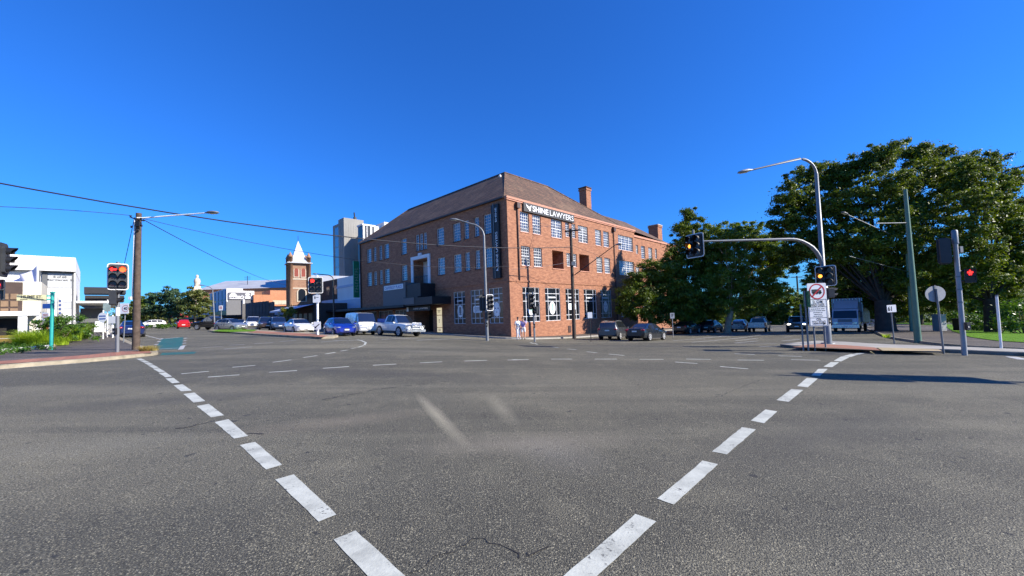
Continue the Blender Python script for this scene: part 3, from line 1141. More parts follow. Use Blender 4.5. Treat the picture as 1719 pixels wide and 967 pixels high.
def shop_window(axis, a, b_, film, blue):
    """tall ground floor window: white bars, film stickers on the glass"""
    mb = MB()
    f = .05
    z0, z1 = G0, G1
    D0, D1 = .05, .12
    bxw(mb, axis, a, a + f, D0, D1, z0, z1)
    bxw(mb, axis, b_ - f, b_, D0, D1, z0, z1)
    bxw(mb, axis, a + f, b_ - f, D0, D1, z0, z0 + f)
    bxw(mb, axis, a + f, b_ - f, D0, D1, z1 - f, z1)
    w_ = b_ - a
    for t in ((.21, .76) if axis == 'B' else (.30, .68)):
        bxw(mb, axis, a + w_ * t - .03, a + w_ * t + .03, D0 + .01, D1 - .01, z0 + f, z1 - f)
    for t in (.16, .60, .83):
        zc = z0 + (z1 - z0) * t
        bxw(mb, axis, a + f, b_ - f, D0 + .02, D1 - .02, zc - .03, zc + .03)
    fr = mb.build('window', M['frame_white'], bld)
    pb = MB()
    q = .105
    if axis == 'B':
        pb.quad((a, q, z0), (b_, q, z0), (b_, q, z1), (a, q, z1))
    else:
        pb.quad((q, b_, z0), (q, a, z0), (q, a, z1), (q, b_, z1))
    pb.build('pane', M['glass_dark'], fr)
    # film: a word strip, a round picture
    def P3(u, z, e):
        return (u, q - .006 - e, z) if axis == 'B' else (q - .006 - e, u, z)
    cu, cz = a + w_ * .5, z0 + (z1 - z0) * (.39)

    def disc(cu, cz, ru, rz, e, mat, nm, n=28, sq=False):
        pts = [P3(cu + ru * math.cos(2 * PI * k / n), cz + rz * math.sin(2 * PI * k / n), e) for k in range(n)]
        if sq:
            pts = [P3(cu + x, cz + y, e) for x, y in rrect(ru * 2, rz * 2, min(ru, rz) * .5, 4)]
        mb = MB()
        mb.add(pts, [tuple(range(len(pts)))])
        mb.build(nm, mat, fr)
    if film == 'disc':
        disc(cu, cz, .50, .68, 0, M['decal'], 'round_film')
        mb = MB()
        ink = M['decal_green'] if axis == 'B' else M['decal_ink']
        for (du, dz, ru, rz) in ((-.12, .05, .05, .3), (.0, .02, .05, .34), (.12, .05, .05, .3), (0, .38, .16, .06), (0, -.36, .2, .04)):
            pts = [P3(cu + du + x, cz + dz + y, .004) for x, y in rrect(2 * ru, 2 * rz, .04, 3)]
            mb.add(pts, [tuple(range(len(pts)))])
        mb.build('film_picture', ink, fr)
    elif film == 'face':
        disc(cu, cz, .50, .70, 0, M['decal'], 'round_film')
        mb = MB()
        for (du, dz, ru, rz) in ((-.2, .12, .09, .05), (.2, .12, .09, .05), (0, -.25, .07, .05)):
            pts = [P3(cu + du + x, cz + dz + y, .004) for x, y in rrect(2 * ru, 2 * rz, .04, 3)]
            mb.add(pts, [tuple(range(len(pts)))])
        mb.build('film_picture', M['decal_ink'], fr)
    elif film == 'wide':
        disc(cu, cz + .12, .68, .36, 0, M['decal'], 'wide_film', sq=True)
        mb = MB()
        for k, l in ((.2, .5), (.08, .56), (-.04, .52), (-.16, .5)):
            pts = [P3(cu + x, cz + .1 + k + y, .004) for x, y in rrect(2 * l, .05, .02, 2)]
            mb.add(pts, [tuple(range(len(pts)))])
        mb.build('film_picture', M['decal_ink'] if axis == 'A' else M['decal_green'], fr)
    zs = z0 + (z1 - z0) * .715
    wd = w_ * (.6 if axis == 'B' else .5)
    mb = MB()
    k = 0
    x = -wd / 2
    while x < wd / 2 - .1:
        l = random.uniform(.09, .16)
        pts = [P3(cu + x + l / 2 + xx, zs + yy, 0) for xx, yy in rrect(l, .17, .03, 2)]
        mb.add(pts, [tuple(range(len(pts)))])
        x += l + .025
    mb.build('word_film', M['decal'], fr)
    return fr


for (a, b_), f in zip(BGW, ('disc', 'disc', 'wide', None, 'face')):
    shop_window('B', a, b_, f, False)
for (a, b_), f in zip(AG, ('disc', 'wide', 'face')):
    shop_window('A', a, b_, f, True)
for a, b_, z0, z1 in SHOP:
    window(bld, 'A', a, b_, z0, z1, 3, 1, M['glass_dark'], fw=.08, bar=.05, rails=(), sill=False, name='shopfront')
    mb = MB()
    bxw(mb, 'A', a, b_, .16, 1.5, z0, z1)
    mb.build('shop_interior', M['void'], bld)

# string course, cornice, gutters
mb = MB()
mb.box(-.07, -.07, 5.36, 25.6, .0, 5.52)
mb.box(-.07, .0, 5.36, 0, 18, 5.52)
mb.build('string_course', M['brick_red'], bld)
mb = MB()
mb.box(-.10, -.10, EAVE - .22, 25.65, .16, EAVE - .08)
mb.box(-.16, -.16, EAVE - .08, 25.72, .20, EAVE + .12)
mb.box(25.72, .22, 12.68, 42.1, .52, 12.95)
mb.build('cornice', M['cornice'], bld)
mb = MB()
mb.box(-.28, .2, EAVE - .02, .0, 30.95, EAVE + .13)
mb.build('gutter', M['gutter'], bld)

# roof: two hipped wings meeting at the corner, and a lower ridge further along
mb = MB()
e = EAVE + .1
R_ = 18.28 + ZB
V = [(-.25, .2, e), (6, 6, R_), (-.25, 31, e), (6, 26.8, R_), (12, 31, e), (12, 12, e),
     (23.0, .05, e), (13.9, 6, R_), (23.0, 12, e), (.2, .05, e)]
mb.add(V, [(0, 1, 3, 2), (2, 3, 4), (3, 1, 5, 4), (9, 6, 7, 1), (6, 8, 7), (7, 8, 5, 1), (9, 1, 0)])
e2, r2 = EAVE + .06, 16.15 + ZB
V = [(12, .1, e2), (12, 5, r2), (33, 5.2, r2), (40.5, .6, e2 - .55), (40.5, 10, e2 - .55), (12, 10, e2), (26, .1, e2 - .1)]
mb.add(V, [(0, 6, 3, 2, 1), (3, 4, 2), (2, 4, 5, 1)])
rf = mb.build('roof', M['tiles'], bld)
mb = MB()
mb.tube([(-.2, .15, e - .01), (6, 6, R_ - .0)], .05, 8)
mb.tube([(6, 6, R_ + .03), (6, 26.8, R_ + .03)], .09, 8)
mb.tube([(6, 6, R_ + .03), (13.9, 6, R_ + .03)], .09, 8)
mb.tube([(13.9, 6, R_ + .03), (22.8, .1, e + .02)], .09, 8)
mb.tube([(6, 26.8, R_ + .03), (-.2, 30.9, e + .02)], .09, 8)
mb.build('ridge_tile', M['tiles'], rf)


def chimney(x, y, w_, z0, z1, cap):
    mb = MB()
    mb.box(x - w_ / 2, y - w_ / 2, z0, x + w_ / 2, y + w_ / 2, z1)
    mb.box(x - w_ / 2 - .08, y - w_ / 2 - .08, z1 - .35, x + w_ / 2 + .08, y + w_ / 2 + .08, z1 - .1)
    ch = mb.build('chimney', M['brick_red'], bld)
    mb = MB()
    mb.box(x - w_ / 2 - .1, y - w_ / 2 - .1, z1, x + w_ / 2 + .1, y + w_ / 2 + .1, z1 + .12)
    mb.build('chimney_cap', cap, ch)


chimney(20.0, 4.2, 1.15, 13, 19.35, M['brick_dark'])
chimney(41.2, 3.8, 1.7, 12, 16.9, M['pale_stone'])

# rain heads and downpipes
for x, z0, z1 in ((1.35, 5.5, 12.6), (19.7, -.6, 12.6)):
    mb = MB()
    mb.box(x - .22, -.34, z1 - .05, x + .22, -.02, z1 + .5)
    mb.tube([(x, -.1, z1 - .05), (x, -.1, z0)], .065, 8)
    mb.build('downpipe', M['pipe'], bld)
mb = MB()
mb.tube([(.4, 30.4, -.5), (.4, 30.4, .5)], .01, 6)
mb.box(-.16, 30.55, -.6, -.02, 30.75, EAVE - .1)
mb.build('downpipe', M['pipe'], bld)
mb = MB()
mb.box(9.0, -.05, .0, 9.5, .0, .75)
mb.build('wall_vent', M['pipe'], bld)

# balcony with a white surround
a, b_, z0, z1 = BAL[:4]
mb = MB()
t = .42
bxw(mb, 'A', a - t, a, -.14, .02, z0 - .15, z1 + .1)
bxw(mb, 'A', b_, b_ + t, -.14, .02, z0 - .15, z1 + .1)
bxw(mb, 'A', a - t, b_ + t, -.16, .02, z1 + .1, z1 + .5)
bxw(mb, 'A', a - t - .05, b_ + t + .05, -.3, .02, z0 - .4, z0 - .15)
bxw(mb, 'A', (a + b_) / 2 - .3, (a + b_) / 2 + .3, -.2, .02, z1 + .5, z1 + .8)
bal = mb.build('balcony', M['stucco_white'], bld)
mb = MB()
mb.quad((1.4, a, z0), (1.4, b_, z0), (1.4, b_, z1), (1.4, a, z1))
mb.build('balcony_back', M['stucco_white'], bal)
window(bal, 'A', 14.2, 15.4, z0 + .02, z0 + 2.2, 3, 5, M['glass_dark'], d=1.24, sill=False, rails=(), name='balcony_door')
mb = MB()
for k in range(15):
    u = a + (b_ - a) * (k + .5) / 15
    mb.tube([(.02, u, z0 + .05), (.02, u + (.18 if k % 2 else -.18), z0 + .55), (.02, u, z0 + 1.02)], .016, 5)
mb.tube([(.02, a, z0 + 1.03), (.02, b_, z0 + 1.03)], .025, 6)
mb.tube([(.02, a, z0 + .08), (.02, b_, z0 + .08)], .02, 6)
mb.build('balcony_railing', M['black_metal'], bal)

# entrance: recess, doors, steps
a, b_, z0, z1 = ENTRY[:4]
mb = MB()
mb.quad((2.2, a, z0), (2.2, b_, z0), (2.2, b_, z1), (2.2, a, z1))
mb.build('entrance_back', M['void'], bld)
window(bld, 'A', 13.4, 15.6, .25, 2.9, 2, 1, M['glass_dark'], d=2.0, sill=False, rails=(), name='entrance_door')
mb = MB()
for k in range(3):
    bxw(mb, 'A', a - .3, b_ + .3, -.9 + .3 * k, 0, -.45 + .17 * k, -.28 + .17 * k)
mb.build('entrance_steps', M['grey_panel'], bld)

# canopies over the footpath
mb = MB()
bxw(mb, 'A', 14.7, 33.5, -2.6, 0, 3.5, 3.78)
mb.build('awning', M['charcoal'], bld)
mb = MB()
bxw(mb, 'A', 15.0, 20.3, -2.1, 0, 3.8, 6.4)
hood = mb.build('canopy_hood', M['grey_panel'], bld)
mb = MB()
bxw(mb, 'A', 15.45, 19.9, -2.16, -2.11, 5.72, 6.28)
mb.build('hood_sign', M['white_sign'], hood)
lettering(hood, 'CAFFERKEY PLACE', frame_at((-2.17, 17.68, 6.0), (0, -1, 0), (0, 0, 1)), 4.0, .36, M['sign_blue'], .01)
mb = MB()
bxw(mb, 'A', 12.0, 14.95, -2.0, 0, 4.62, 6.1)
mb.build('canopy_upper', M['charcoal'], bld)
mb = MB()
bxw(mb, 'A', 9.1, 11.9, -2.5, 0, 3.62, 4.44)
mb.build('canopy_lower', M['charcoal'], bld)
mb = MB()
bxw(mb, 'A', 11.92, 14.9, -2.45, 0, 3.6, 4.6)
mb.build('canopy_middle', M['charcoal'], bld)
mb = MB()
bxw(mb, 'A', 12.6, 14.92, -2.5, -2.46, 3.75, 4.5)
mb.build('canopy_grey_face', M['grey_panel'], bld)
mb = MB()
bxw(mb, 'A', 10.8, 15.2, -1.62, -1.5, 2.98, 3.52)
hs_ = mb.build('hanging_sign', M['charcoal'], bld)
lettering(hs_, 'SHINE LAWYERS', frame_at((-1.63, 12.7, 3.25), (0, -1, 0), (0, 0, 1)), 2.9, .2, M['white_sign'], .01)
mb = MB()
bxw(mb, 'A', 15.22, 15.6, -1.64, -1.48, 2.98, 3.55)
mb.build('sign_end', M['white_sign'], hs_)
mb = MB()
for z0, z1 in ((2.35, 3.15), (.95, 2.28), (.15, .88)):
    bxw(mb, 'A', 10.85, 11.75, -.06, .0, z0 + .1, z1 + .1)
lp = mb.build('lit_panel', M['cream_lit'], bld)
mb = MB()
for z, l in ((2.9, .3), (2.75, .22), (1.9, .1), (1.75, .12), (1.6, .1), (.8, .25), (.65, .2)):
    bxw(mb, 'A', 11.3 - l, 11.3 + l, -.072, -.062, z, z + .06)
mb.build('panel_print', M['ink'], lp)

# the long sign on the sunny front
mb = MB()
sx0, sx1, sz0, sz1 = 2.2, 10.75, 12.42, 13.32
mb.box(sx0, -.20, sz0, sx1, -.11, sz1)
sg = mb.build('fascia_sign', pm('sign_graphite', (.03, .028, .026), .5, 0, .12), bld)
lettering(sg, 'SHINE', frame_at((4.75, -.24, 12.86), (1, 0, 0), (0, 0, 1)), 2.55, .58, M['white_sign'], .022)
lettering(sg, 'LAWYERS', frame_at((8.42, -.24, 12.86), (1, 0, 0), (0, 0, 1)), 4.3, .58, M['white_sign'], .004)
mb = MB()
bird = [(2.45, 13.22), (2.62, 13.08), (2.85, 12.98), (3.0, 12.93), (3.38, 13.2), (3.2, 12.86), (3.15, 12.55), (2.98, 12.52), (2.85, 12.72), (2.62, 12.86)]
mb.prism([(x, -.225, z) for x, z in bird], (0, -.02, 0))
mb.build('bird_logo', M['white_sign'], sg)

# the upright sign near the corner on the shaded front
mb = MB()
mb.box(-.30, .92, 5.75, -.06, 1.95, 12.98)
vsn = mb.build('upright_sign', M['charcoal'], bld)
mb = MB()
mb.box(-.36, 1.52, 5.8, -.302, 1.58, 13.08)
mb.build('sign_edge', M['galv'], vsn)
Fv = frame_at((-.345, 1.22, 8.55), (0, 0, 1), (0, 1, 0))
lettering(vsn, 'SHINE LAWYERS', Fv, 3.4, .3, M['white_sign'], .01)
Fv = frame_at((-.345, 1.22, 11.9), (0, 0, 1), (0, 1, 0))
lettering(vsn, 'SHINE', Fv, 1.4, .26, M['white_sign'], .01)
mb = MB()
mb.prism([(-.345, 1.1, 6.45), (-.345, 1.42, 6.5), (-.345, 1.22, 6.62), (-.345, 1.05, 6.85), (-.345, 1.14, 6.6)], (-.01, 0, 0))
mb.build('bird_logo', M['white_sign'], vsn)

# the green upright sign at the far end of the shaded front
mb = MB()
mb.box(-.95, 31.05, 5.5, -.1, 31.3, 10.9)
gs = mb.build('green_sign', M['sign_green'], bld)
mb = MB()
for k in range(9):
    zz = 6.3 + k * .42
    mb.box(-.82, 31.04, zz, -.3, 31.047, zz + .09)
    mb.box(-.82 + .2 * (k % 3), 31.04, zz + .09, -.72 + .2 * (k % 3), 31.047, zz + .26)
mb.build('sign_letters', pm('dim_green_white', (.22, .36, .26), .5), gs)
mb = MB()
mb.box(-.1, 31.0, 9.8, .1, 31.35, 9.9)
mb.box(-.1, 31.0, 6.5, .1, 31.35, 6.6)
mb.build('sign_bracket', M['white'], gs)

# wires' brackets and flood lamp high on the roof corner
mb = MB()
mb.blob((5.1, 5.9, 18.2), (.16, .16, .2))
mb.tube([(5.1, 5.9, 17.7), (5.1, 5.9, 18.2)], .04, 6)
mb.build('roof_lamp', M['white'], bld)
# ------------------------------------------------------------------ signals, poles, signs
def rel(px, py, Y, root):
    P = atY(px, py, Y)
    return P - Vector(root.location)


def signal_head(root, c, yaw, cols=1, rows=3, w_=None, h_=None, lit=None, r=.15, pitch=.34, border='white', board=True, name='signal_head', arrow=()):
    """target board with hooded lamps; faces local -Y turned by YAW"""
    lit = lit or {}
    sep = .46 if (w_ or 1) > .96 else (.40 if (w_ or 1) > .8 else .32)
    w_ = w_ or cols * .42 + .4
    h_ = h_ or rows * pitch + .22
    T = Matrix.Translation(c) @ Matrix.Rotation(yaw, 4, 'Z')

    def X(x, y, z):
        return T @ Vector((x, y, z))
    mb = MB()
    if board:
        mb.prism([X(x, .02, z) for x, z in rrect(w_, h_, .12)], T.to_3x3() @ Vector((0, -.03, 0)))
    for j in range(cols):
        cx = (j - (cols - 1) / 2) * sep
        hh = rows * pitch
        vs_ = [Vector((x, y, z)) for x, z in rrect(min(.36, sep * .98), hh, .05, 3) for y in (0,)]
        mb.prism([X(cx + v.x, .16, v.z) for v in vs_], T.to_3x3() @ Vector((0, -.26, 0)))
    hd = mb.build(name, M['housing'], root)
    if board and border:
        mb = MB()
        o, i = rrect(w_, h_, .12), rrect(w_ - .075, h_ - .075, .10)
        n = len(o)
        mb.add([X(x, -.014, z) for x, z in o] + [X(x, -.014, z) for x, z in i], [(k, (k + 1) % n, n + (k + 1) % n, n + k) for k in range(n)])
        mb.build('white_border', M[border], hd)
    for j in range(cols):
        for i in range(rows):
            cx, cz = (j - (cols - 1) / 2) * sep, (rows / 2 - .5 - i) * pitch
            mb = MB()
            rl = r * (.7 if lit.get((j, i)) == 'lit_amber' else .92)
            pts = [X(cx + rl * math.cos(2 * PI * k / 16), -.112, cz + rl * math.sin(2 * PI * k / 16)) for k in range(16)]
            mb.add(pts, [tuple(reversed(range(16)))])
            k_ = lit.get((j, i))
            ln = mb.build('lens', M['lens_dark'] if (k_ is None or (j, i) in arrow) else M[k_], hd)
            if (j, i) in arrow and k_:
                mb = MB()
                ar = [(-.13, 0), (-.03, .10), (-.03, .04), (.13, .04), (.13, -.04), (-.03, -.04), (-.03, -.10)]
                mb.add([X(cx + x, -.118, cz + z) for x, z in ar], [tuple(reversed(range(7)))])
                mb.build('lit_arrow', M[k_], ln)
            mb = MB()
            n = 14
            for rr, fl in ((r * 1.02, 0), (r * 1.08, 1)):
                ring = []
                for q in range(n + 1):
                    a = math.radians(-35) + math.radians(250) * q / n
                    ring.append((cx + rr * math.cos(a), cz + rr * math.sin(a), math.sin(a)))
                vs_ = [X(x, -.10, z) for x, z, s in ring] + [X(x, -.10 - .13 - .12 * max(0, s), z) for x, z, s in ring]
                mb.add(vs_, [(q, q + 1, n + 2 + q, n + 1 + q) for q in range(n)], 0, True)
            mb.build('visor', M['black'], hd)
    return hd


def ped_head(root, c, yaw, k=1.0):
    T = Matrix.Translation(c) @ Matrix.Rotation(yaw, 4, 'Z') @ Matrix.Scale(k, 4)
    mb = MB()
    mb.box(-.2, -.12, -.36, .2, .12, .36, M=T)
    for z in (.18, -.18):
        mb.box(-.2, -.3, z + .15, .2, -.12, z + .17, M=T)
        mb.box(-.2, -.26, z - .1, -.185, -.12, z + .15, M=T)
        mb.box(.185, -.26, z - .1, .2, -.12, z + .15, M=T)
    hd = mb.build('walk_signal', M['housing'], root)
    mb = MB()
    mb.blob(T @ Vector((0, -.125, .255)), (.035, .01, .035), 5)
    mb.box(-.06, -.13, .12, .06, -.121, .22, M=T)
    mb.box(-.1, -.13, .14, -.065, -.121, .21, M=T)
    mb.box(.065, -.13, .14, .1, -.121, .21, M=T)
    mb.box(-.05, -.13, .03, -.008, -.121, .12, M=T)
    mb.box(.008, -.13, .03, .05, -.121, .12, M=T)
    mb.build('red_figure', M['lit_red'], hd)
    mb = MB()
    mb.box(-.15, -.122, .03, .15, -.1205, .32, M=T)
    mb.build('lens', pm('walk_lens_red', (.16, .006, .006), .3), hd)
    mb = MB()
    mb.box(-.15, -.122, -.32, .15, -.1205, -.03, M=T)
    mb.build('lens', M['lens_dark'], hd)
    return hd


def push_button(root, z, r=.08):
    mb = MB()
    mb.box(-.07, -r - .1, z - .15, .07, -r, z + .15)
    pb = mb.build('push_button', M['black'], root)
    mb = MB()
    mb.lathe([(.0, 0), (.045, 0), (.05, .01)], (0, 0, 0), 12)
    mb.v = [(x, -r - .101 - zz, z + y) for x, y, zz in mb.v]
    mb.build('button', M['galv'], pb)


def post(name, label, cat, base, top_z, r=.06, mat='galv', group=None, r2=None):
    t = thing(name, label, cat, base, 0, group)
    mb = MB()
    mb.tube([(0, 0, -.2), (0, 0, top_z)], [r, r2 or r], 12)
    mb.build('post', M[mat], t)
    return t


SG = 'traffic signals around the crossing'
# left corner signal
b0 = G(197, 592, .13)
ts = post('traffic_signal', 'slim grey traffic signal beside timber pole, red arrow and red disc lit', 'traffic signal', b0, rel(199, 440, b0.y, Object if False else thing('scratch', None, None, b0)).z, .075, 'galv', SG)
bpy.data.objects.remove(bpy.data.objects['scratch'])
c = rel(198.5, 465.5, b0.y, ts)
signal_head(ts, Vector((.2, -.2, c.z)), math.radians(42), 2, 3, .74, 1.26, r=.125, lit= {(0, 0): 'lit_red', (1, 0): 'lit_orange'}, arrow={(0, 0)})
c2_ = rel(197, 498, b0.y, ts)
signal_head(ts, Vector((-.0, -.14, c2_.z)), math.radians(118), 1, 2, r=.13, pitch=.4, board=False)
push_button(ts, rel(197, 556, b0.y, ts).z)
mb = MB()
mb.lathe([(.085, 0), (.085, .4)], (0, 0, 1.75), 12)
mb.build('post_sleeve', M['white'], ts)

# signal at the picture's left edge
b1 = G(-14, 612, .13)
t1 = post('traffic_signal', 'traffic signal seen side on before white shop with lit red walking figure', 'traffic signal', b1, 3.9, .075, 'galv', SG)
c = rel(17, 437, b1.y, t1)
signal_head(t1, Vector((c.x - .12, -.1, c.z)), math.radians(122), 1, 3, .6, 1.22, {}, pitch=.31, r=.13, border=None)
c = rel(6, 487, b1.y, t1)
ped_head(t1, Vector((c.x - .02, -.2, c.z)), math.radians(48))
mb = MB()
mb.tube([(0, 0, 3.1), (c.x - .1, -.15, 3.1)], .03, 6)
mb.tube([(0, 0, 2.5), (c.x - .1, -.15, 2.5)], .03, 6)
mb.build('bracket', M['black'], t1)

# island signal, left of the brick building
b2 = G(533.5, 562, .15)
t2 = post('traffic_signal', 'white post traffic signal on the median island before blue hatchback', 'traffic signal', b2, rel(533, 462, b2.y, thing('scratch', None, None, b2)).z, .085, 'white', SG)
bpy.data.objects.remove(bpy.data.objects['scratch'])
signal_head(t2, Vector((0, -.24, rel(535, 479, b2.y, t2).z)), math.radians(26), 2, 3, 1.05, 1.28, {(0, 0): 'lit_red'}, pitch=.33)
mb = MB()
z = rel(533, 501.5, b2.y, t2).z
mb.prism([(x, -.11, z + y) for x, y in rrect(.58, .62, .05)], (0, -.015, 0))
s = mb.build('turn_sign', M['white_sign'], t2)
mb = MB()
mb.box(-.16, -.131, z - .02, -.08, -.127, z + .18)
mb.box(-.02, -.131, z + .08, .16, -.127, z + .12)
mb.build('sign_symbol', M['ink'], s)
mb = MB()
mb.prism([(x - .56, -.06, z + y) for x, y in rrect(.44, .66, .04)], (0, -.015, 0))
mb.build('sign_back', M['black'], t2)
mb = MB()
z = rel(533, 546.5, b2.y, t2).z
mb.prism([(x + .02, -.11, z + y) for x, y in rrect(.56, .62, .05)], (0, -.015, 0))
s = mb.build('keep_left_sign', M['white_sign'], t2)
mb = MB()
mb.prism([(x + .02, -.128, z + y) for x, y in [(-.2, -.22), (-.2, -.02), (-.14, -.09), (.16, .14), (.2, .08), (-.09, -.15), (-.02, -.2)]], (0, -.004, 0))
mb.build('arrow', M['ink'], s)

# lamp column with signal, corner of the brick building
b3 = G(818, 569, .13)
t3 = thing('street_lamp', 'tall silver lamp column at the brick corner carrying a black signal', 'street lamp', b3, 0, 'street lamps')


def L3(px, py):
    return rel(px, py, b3.y, t3)


mb = MB()
z0 = L3(812, 396).z
head = L3(764, 369)
mb.tube([(0, 0, -.2), (0, 0, z0)], [.12, .075], 12)
arm = [(0, 0, z0)]
for k in range(1, 9):
    a = k / 8 * PI / 2 * .86
    arm.append((-1.15 * (1 - math.cos(a)), 0, z0 + .95 * math.sin(a)))
arm.append((head.x + .3, 0, head.z - .03))
mb.tube(arm, [.075] + [.06] * 8 + [.045], 10)
mb.build('lamp_column', M['galv'], t3)


def luminaire(root, p, d, L=.62, mat='galv', name='lamp_head'):
    """cobra head: flat lozenge body with a glass underside, pointing along D"""
    d = Vector(d).normalized()
    a = Vector((0, 0, 1)).cross(d).normalized()
    up_ = d.cross(a)
    mb = MB()
    rings = []
    for t, w_, h_ in ((0, .05, .05), (.12, .07, .07), (.3, .15, .11), (.7, .17, .10), (.95, .12, .06), (1.0, .05, .03)):
        ring = []
        for k in range(10):
            th = 2 * PI * k / 10
            v = Vector(p) + d * (t * L) + a * w_ * math.cos(th) + up_ * h_ * (math.sin(th) if math.sin(th) > 0 else .45 * math.sin(th))
            ring.append(v)
        rings.append(ring)
    vs_ = [v for r in rings for v in r]
    mb.add(vs_, [(i * 10 + k, i * 10 + (k + 1) % 10, (i + 1) * 10 + (k + 1) % 10, (i + 1) * 10 + k) for i in range(5) for k in range(10)], 0, True)
    mb.add(rings[-1], [tuple(range(10))])
    h = mb.build(name, M[mat], root)
    mb = MB()
    q = [Vector(p) + d * (t * L) + a * s_ * .13 - up_ * .055 for t, s_ in ((.32, 1), (.88, .8), (.88, -.8), (.32, -1))]
    mb.add(q, [(0, 1, 2, 3)])
    mb.build('lamp_glass', pm('frosted_lens', (.6, .6, .56), .3, 0, .05), h)
    return h


luminaire(t3, (head.x + .32, 0, head.z - .03), (-1, 0, .1), .72)
zc = L3(822, 508).z
signal_head(t3, Vector((.28, -.16, zc)), math.radians(38), 1, 3, .62, 1.2, {}, pitch=.32, r=.13)
signal_head(t3, Vector((-.22, .02, zc)), math.radians(205), 1, 3, .6, 1.2, {}, pitch=.32, r=.13, border=None)
signal_head(t3, Vector((.12, -.2, zc - .95)), math.radians(60), 1, 2, r=.1, pitch=.26, board=False, name='walk_signal')
push_button(t3, 1.05, .11)

# signal at the corner of the sunny front
b4 = G(897.5, 571, .13)
t4 = post('traffic_signal', 'black headed traffic signal standing right of the two walkers', 'traffic signal', b4, rel(894, 490, b4.y, thing('scratch', None, None, b4)).z, .07, 'galv', SG)
bpy.data.objects.remove(bpy.data.objects['scratch'])
signal_head(t4, Vector((-.25, -.12, rel(892, 506, b4.y, t4).z)), math.radians(62), 1, 3, .64, 1.2, {}, pitch=.33, r=.14, border=None)
signal_head(t4, Vector((.1, -.1, rel(892, 521, b4.y, t4).z)), math.radians(-30), 1, 2, r=.1, pitch=.26, board=False, name='walk_signal')
push_button(t4, 1.05)

# the mast arm on the right island
b5 = G(1390, 577, .14)
t5 = thing('street_lamp', 'silver lamp mast on the paved island with signal arm over the road', 'street lamp', b5, 0, 'street lamps')


def L5(px, py):
    return rel(px, py, b5.y, t5)


mb = MB()
ztop = L5(1373, 292).z
hd = L5(1262, 286)
mb.tube([(0, 0, -.2), (0, 0, 3.4), (0, 0, 3.42), (0, 0, ztop)], [.17, .16, .12, .085], 16)
arm = [(0, 0, ztop)]
R_ = .9
for k in range(1, 10):
    a = k / 9 * PI / 2 * .93
    arm.append((-R_ * (1 - math.cos(a)), 0, ztop + R_ * .95 * math.sin(a)))
arm.append((hd.x, 0, hd.z + .02))
mb.tube(arm, [.085] + [.065] * 9 + [.04], 12)
mb.lathe([(.3, 0), (.3, .04), (.18, .05)], (0, 0, 0), 16)
mb.build('lamp_mast', M['galv'], t5)
luminaire(t5, (hd.x + .05, 0, hd.z + .02), (-1, 0, -.16), .8, 'galv_dull')
zs = L5(1383, 452).z
ze = L5(1180, 405).z
xe = L5(1180, 405).x
mb = MB()
arm = []
for k in range(9):
    a = k / 8 * PI / 2
    arm.append((-1.6 + 1.6 * math.cos(a), 0, zs + (ze - zs - .05) * math.sin(a)))
arm.append((xe, 0, ze))
mb.tube(arm, [.10] * 5 + [.075] * 4 + [.045], 12)
mb.build('mast_arm', M['galv'], t5)
cs = L5(1165, 413)
signal_head(t5, Vector((cs.x, -.1, cs.z)), math.radians(-62), 2, 3, 1.05, 1.25, {(0, 1): 'lit_amber'}, pitch=.34)
mb = MB()
mb.tube([(cs.x, 0, cs.z + .4), (cs.x, 0, cs.z + .85)], .06, 8)
mb.tube([(cs.x, .05, ze), (xe + .02, 0, ze)], .05, 8)
mb.build('arm_end', M['galv'], t5)
cl = L5(1383.5, 464)
signal_head(t5, Vector((-.16, -.36, cl.z)), math.radians(-55), 2, 3, .9, 1.05, {(0, 1): 'lit_amber'}, pitch=.3, r=.135)
signal_head(t5, Vector((.1, -.25, L5(1390, 492).z)), math.radians(80), 1, 2, r=.1, pitch=.26, board=False, name='walk_signal')
push_button(t5, L5(1388, 538).z, .16)

# truck prohibition board
b6 = G(1372, 583.5, .15)
t6 = thing('road_sign', 'tall white truck prohibition board on two posts before the lamp mast', 'road sign', b6, 0, 'signs on the right traffic island')


def L6(px, py):
    return rel(px, py, b6.y, t6)


tl, br = L6(1356.5, 476), L6(1384, 547)
W6 = br.x - tl.x
cx = L6(1370, 500).x
mb = MB()
for x in (cx - .2, cx + .28):
    mb.tube([(x, 0, -.25), (x, 0, tl.z - .1)], .035, 8)
mb.build('post', M['galv'], t6)
zt, zb = tl.z, br.z
H6 = zt - zb
mb = MB()
W6 = .86
mb.prism([(cx + x, -.05, (zt + zb) / 2 + y) for x, y in rrect(W6, H6, .05)], (0, -.02, 0))
pl = mb.build('sign_plate', M['white_sign'], t6)
fy = -.073


def bar(mb, x0, x1, z0, z1, y=fy):
    mb.box(cx + x0, y - .003, z0, cx + x1, y, z1)


mb = MB()
for f in (.38, .555, .805, 1.0):
    zz = zt - H6 * f
    if f < 1:
        bar(mb, -W6 / 2 + .03, W6 / 2 - .03, zz - .008, zz + .008)
for x in (-W6 / 2 + .025, W6 / 2 - .04):
    bar(mb, x, x + .014, zb + .03, zt - H6 * .38)
bar(mb, -W6 / 2 + .03, W6 / 2 - .03, zb + .025, zb + .04)
zz = zt - H6 * .6
for k, l in enumerate((.33, .36, .22, .18, .22)):
    n = int(l * 24)
    for i in range(n):
        x = -l + 2 * l * i / n
        bar(mb, x, x + 2 * l / n * random.uniform(.55, .85), zz - k * H6 * .042 - .013, zz - k * H6 * .042 + .013)
bar(mb, -.28, .2, zb + .09, zb + .115)
mb.prism([(cx + x, fy, zb + .102 + y) for x, y in [(.2, -.05), (.33, 0), (.2, .05)]], (0, -.004, 0))
mb.build('sign_print', M['ink'], pl)
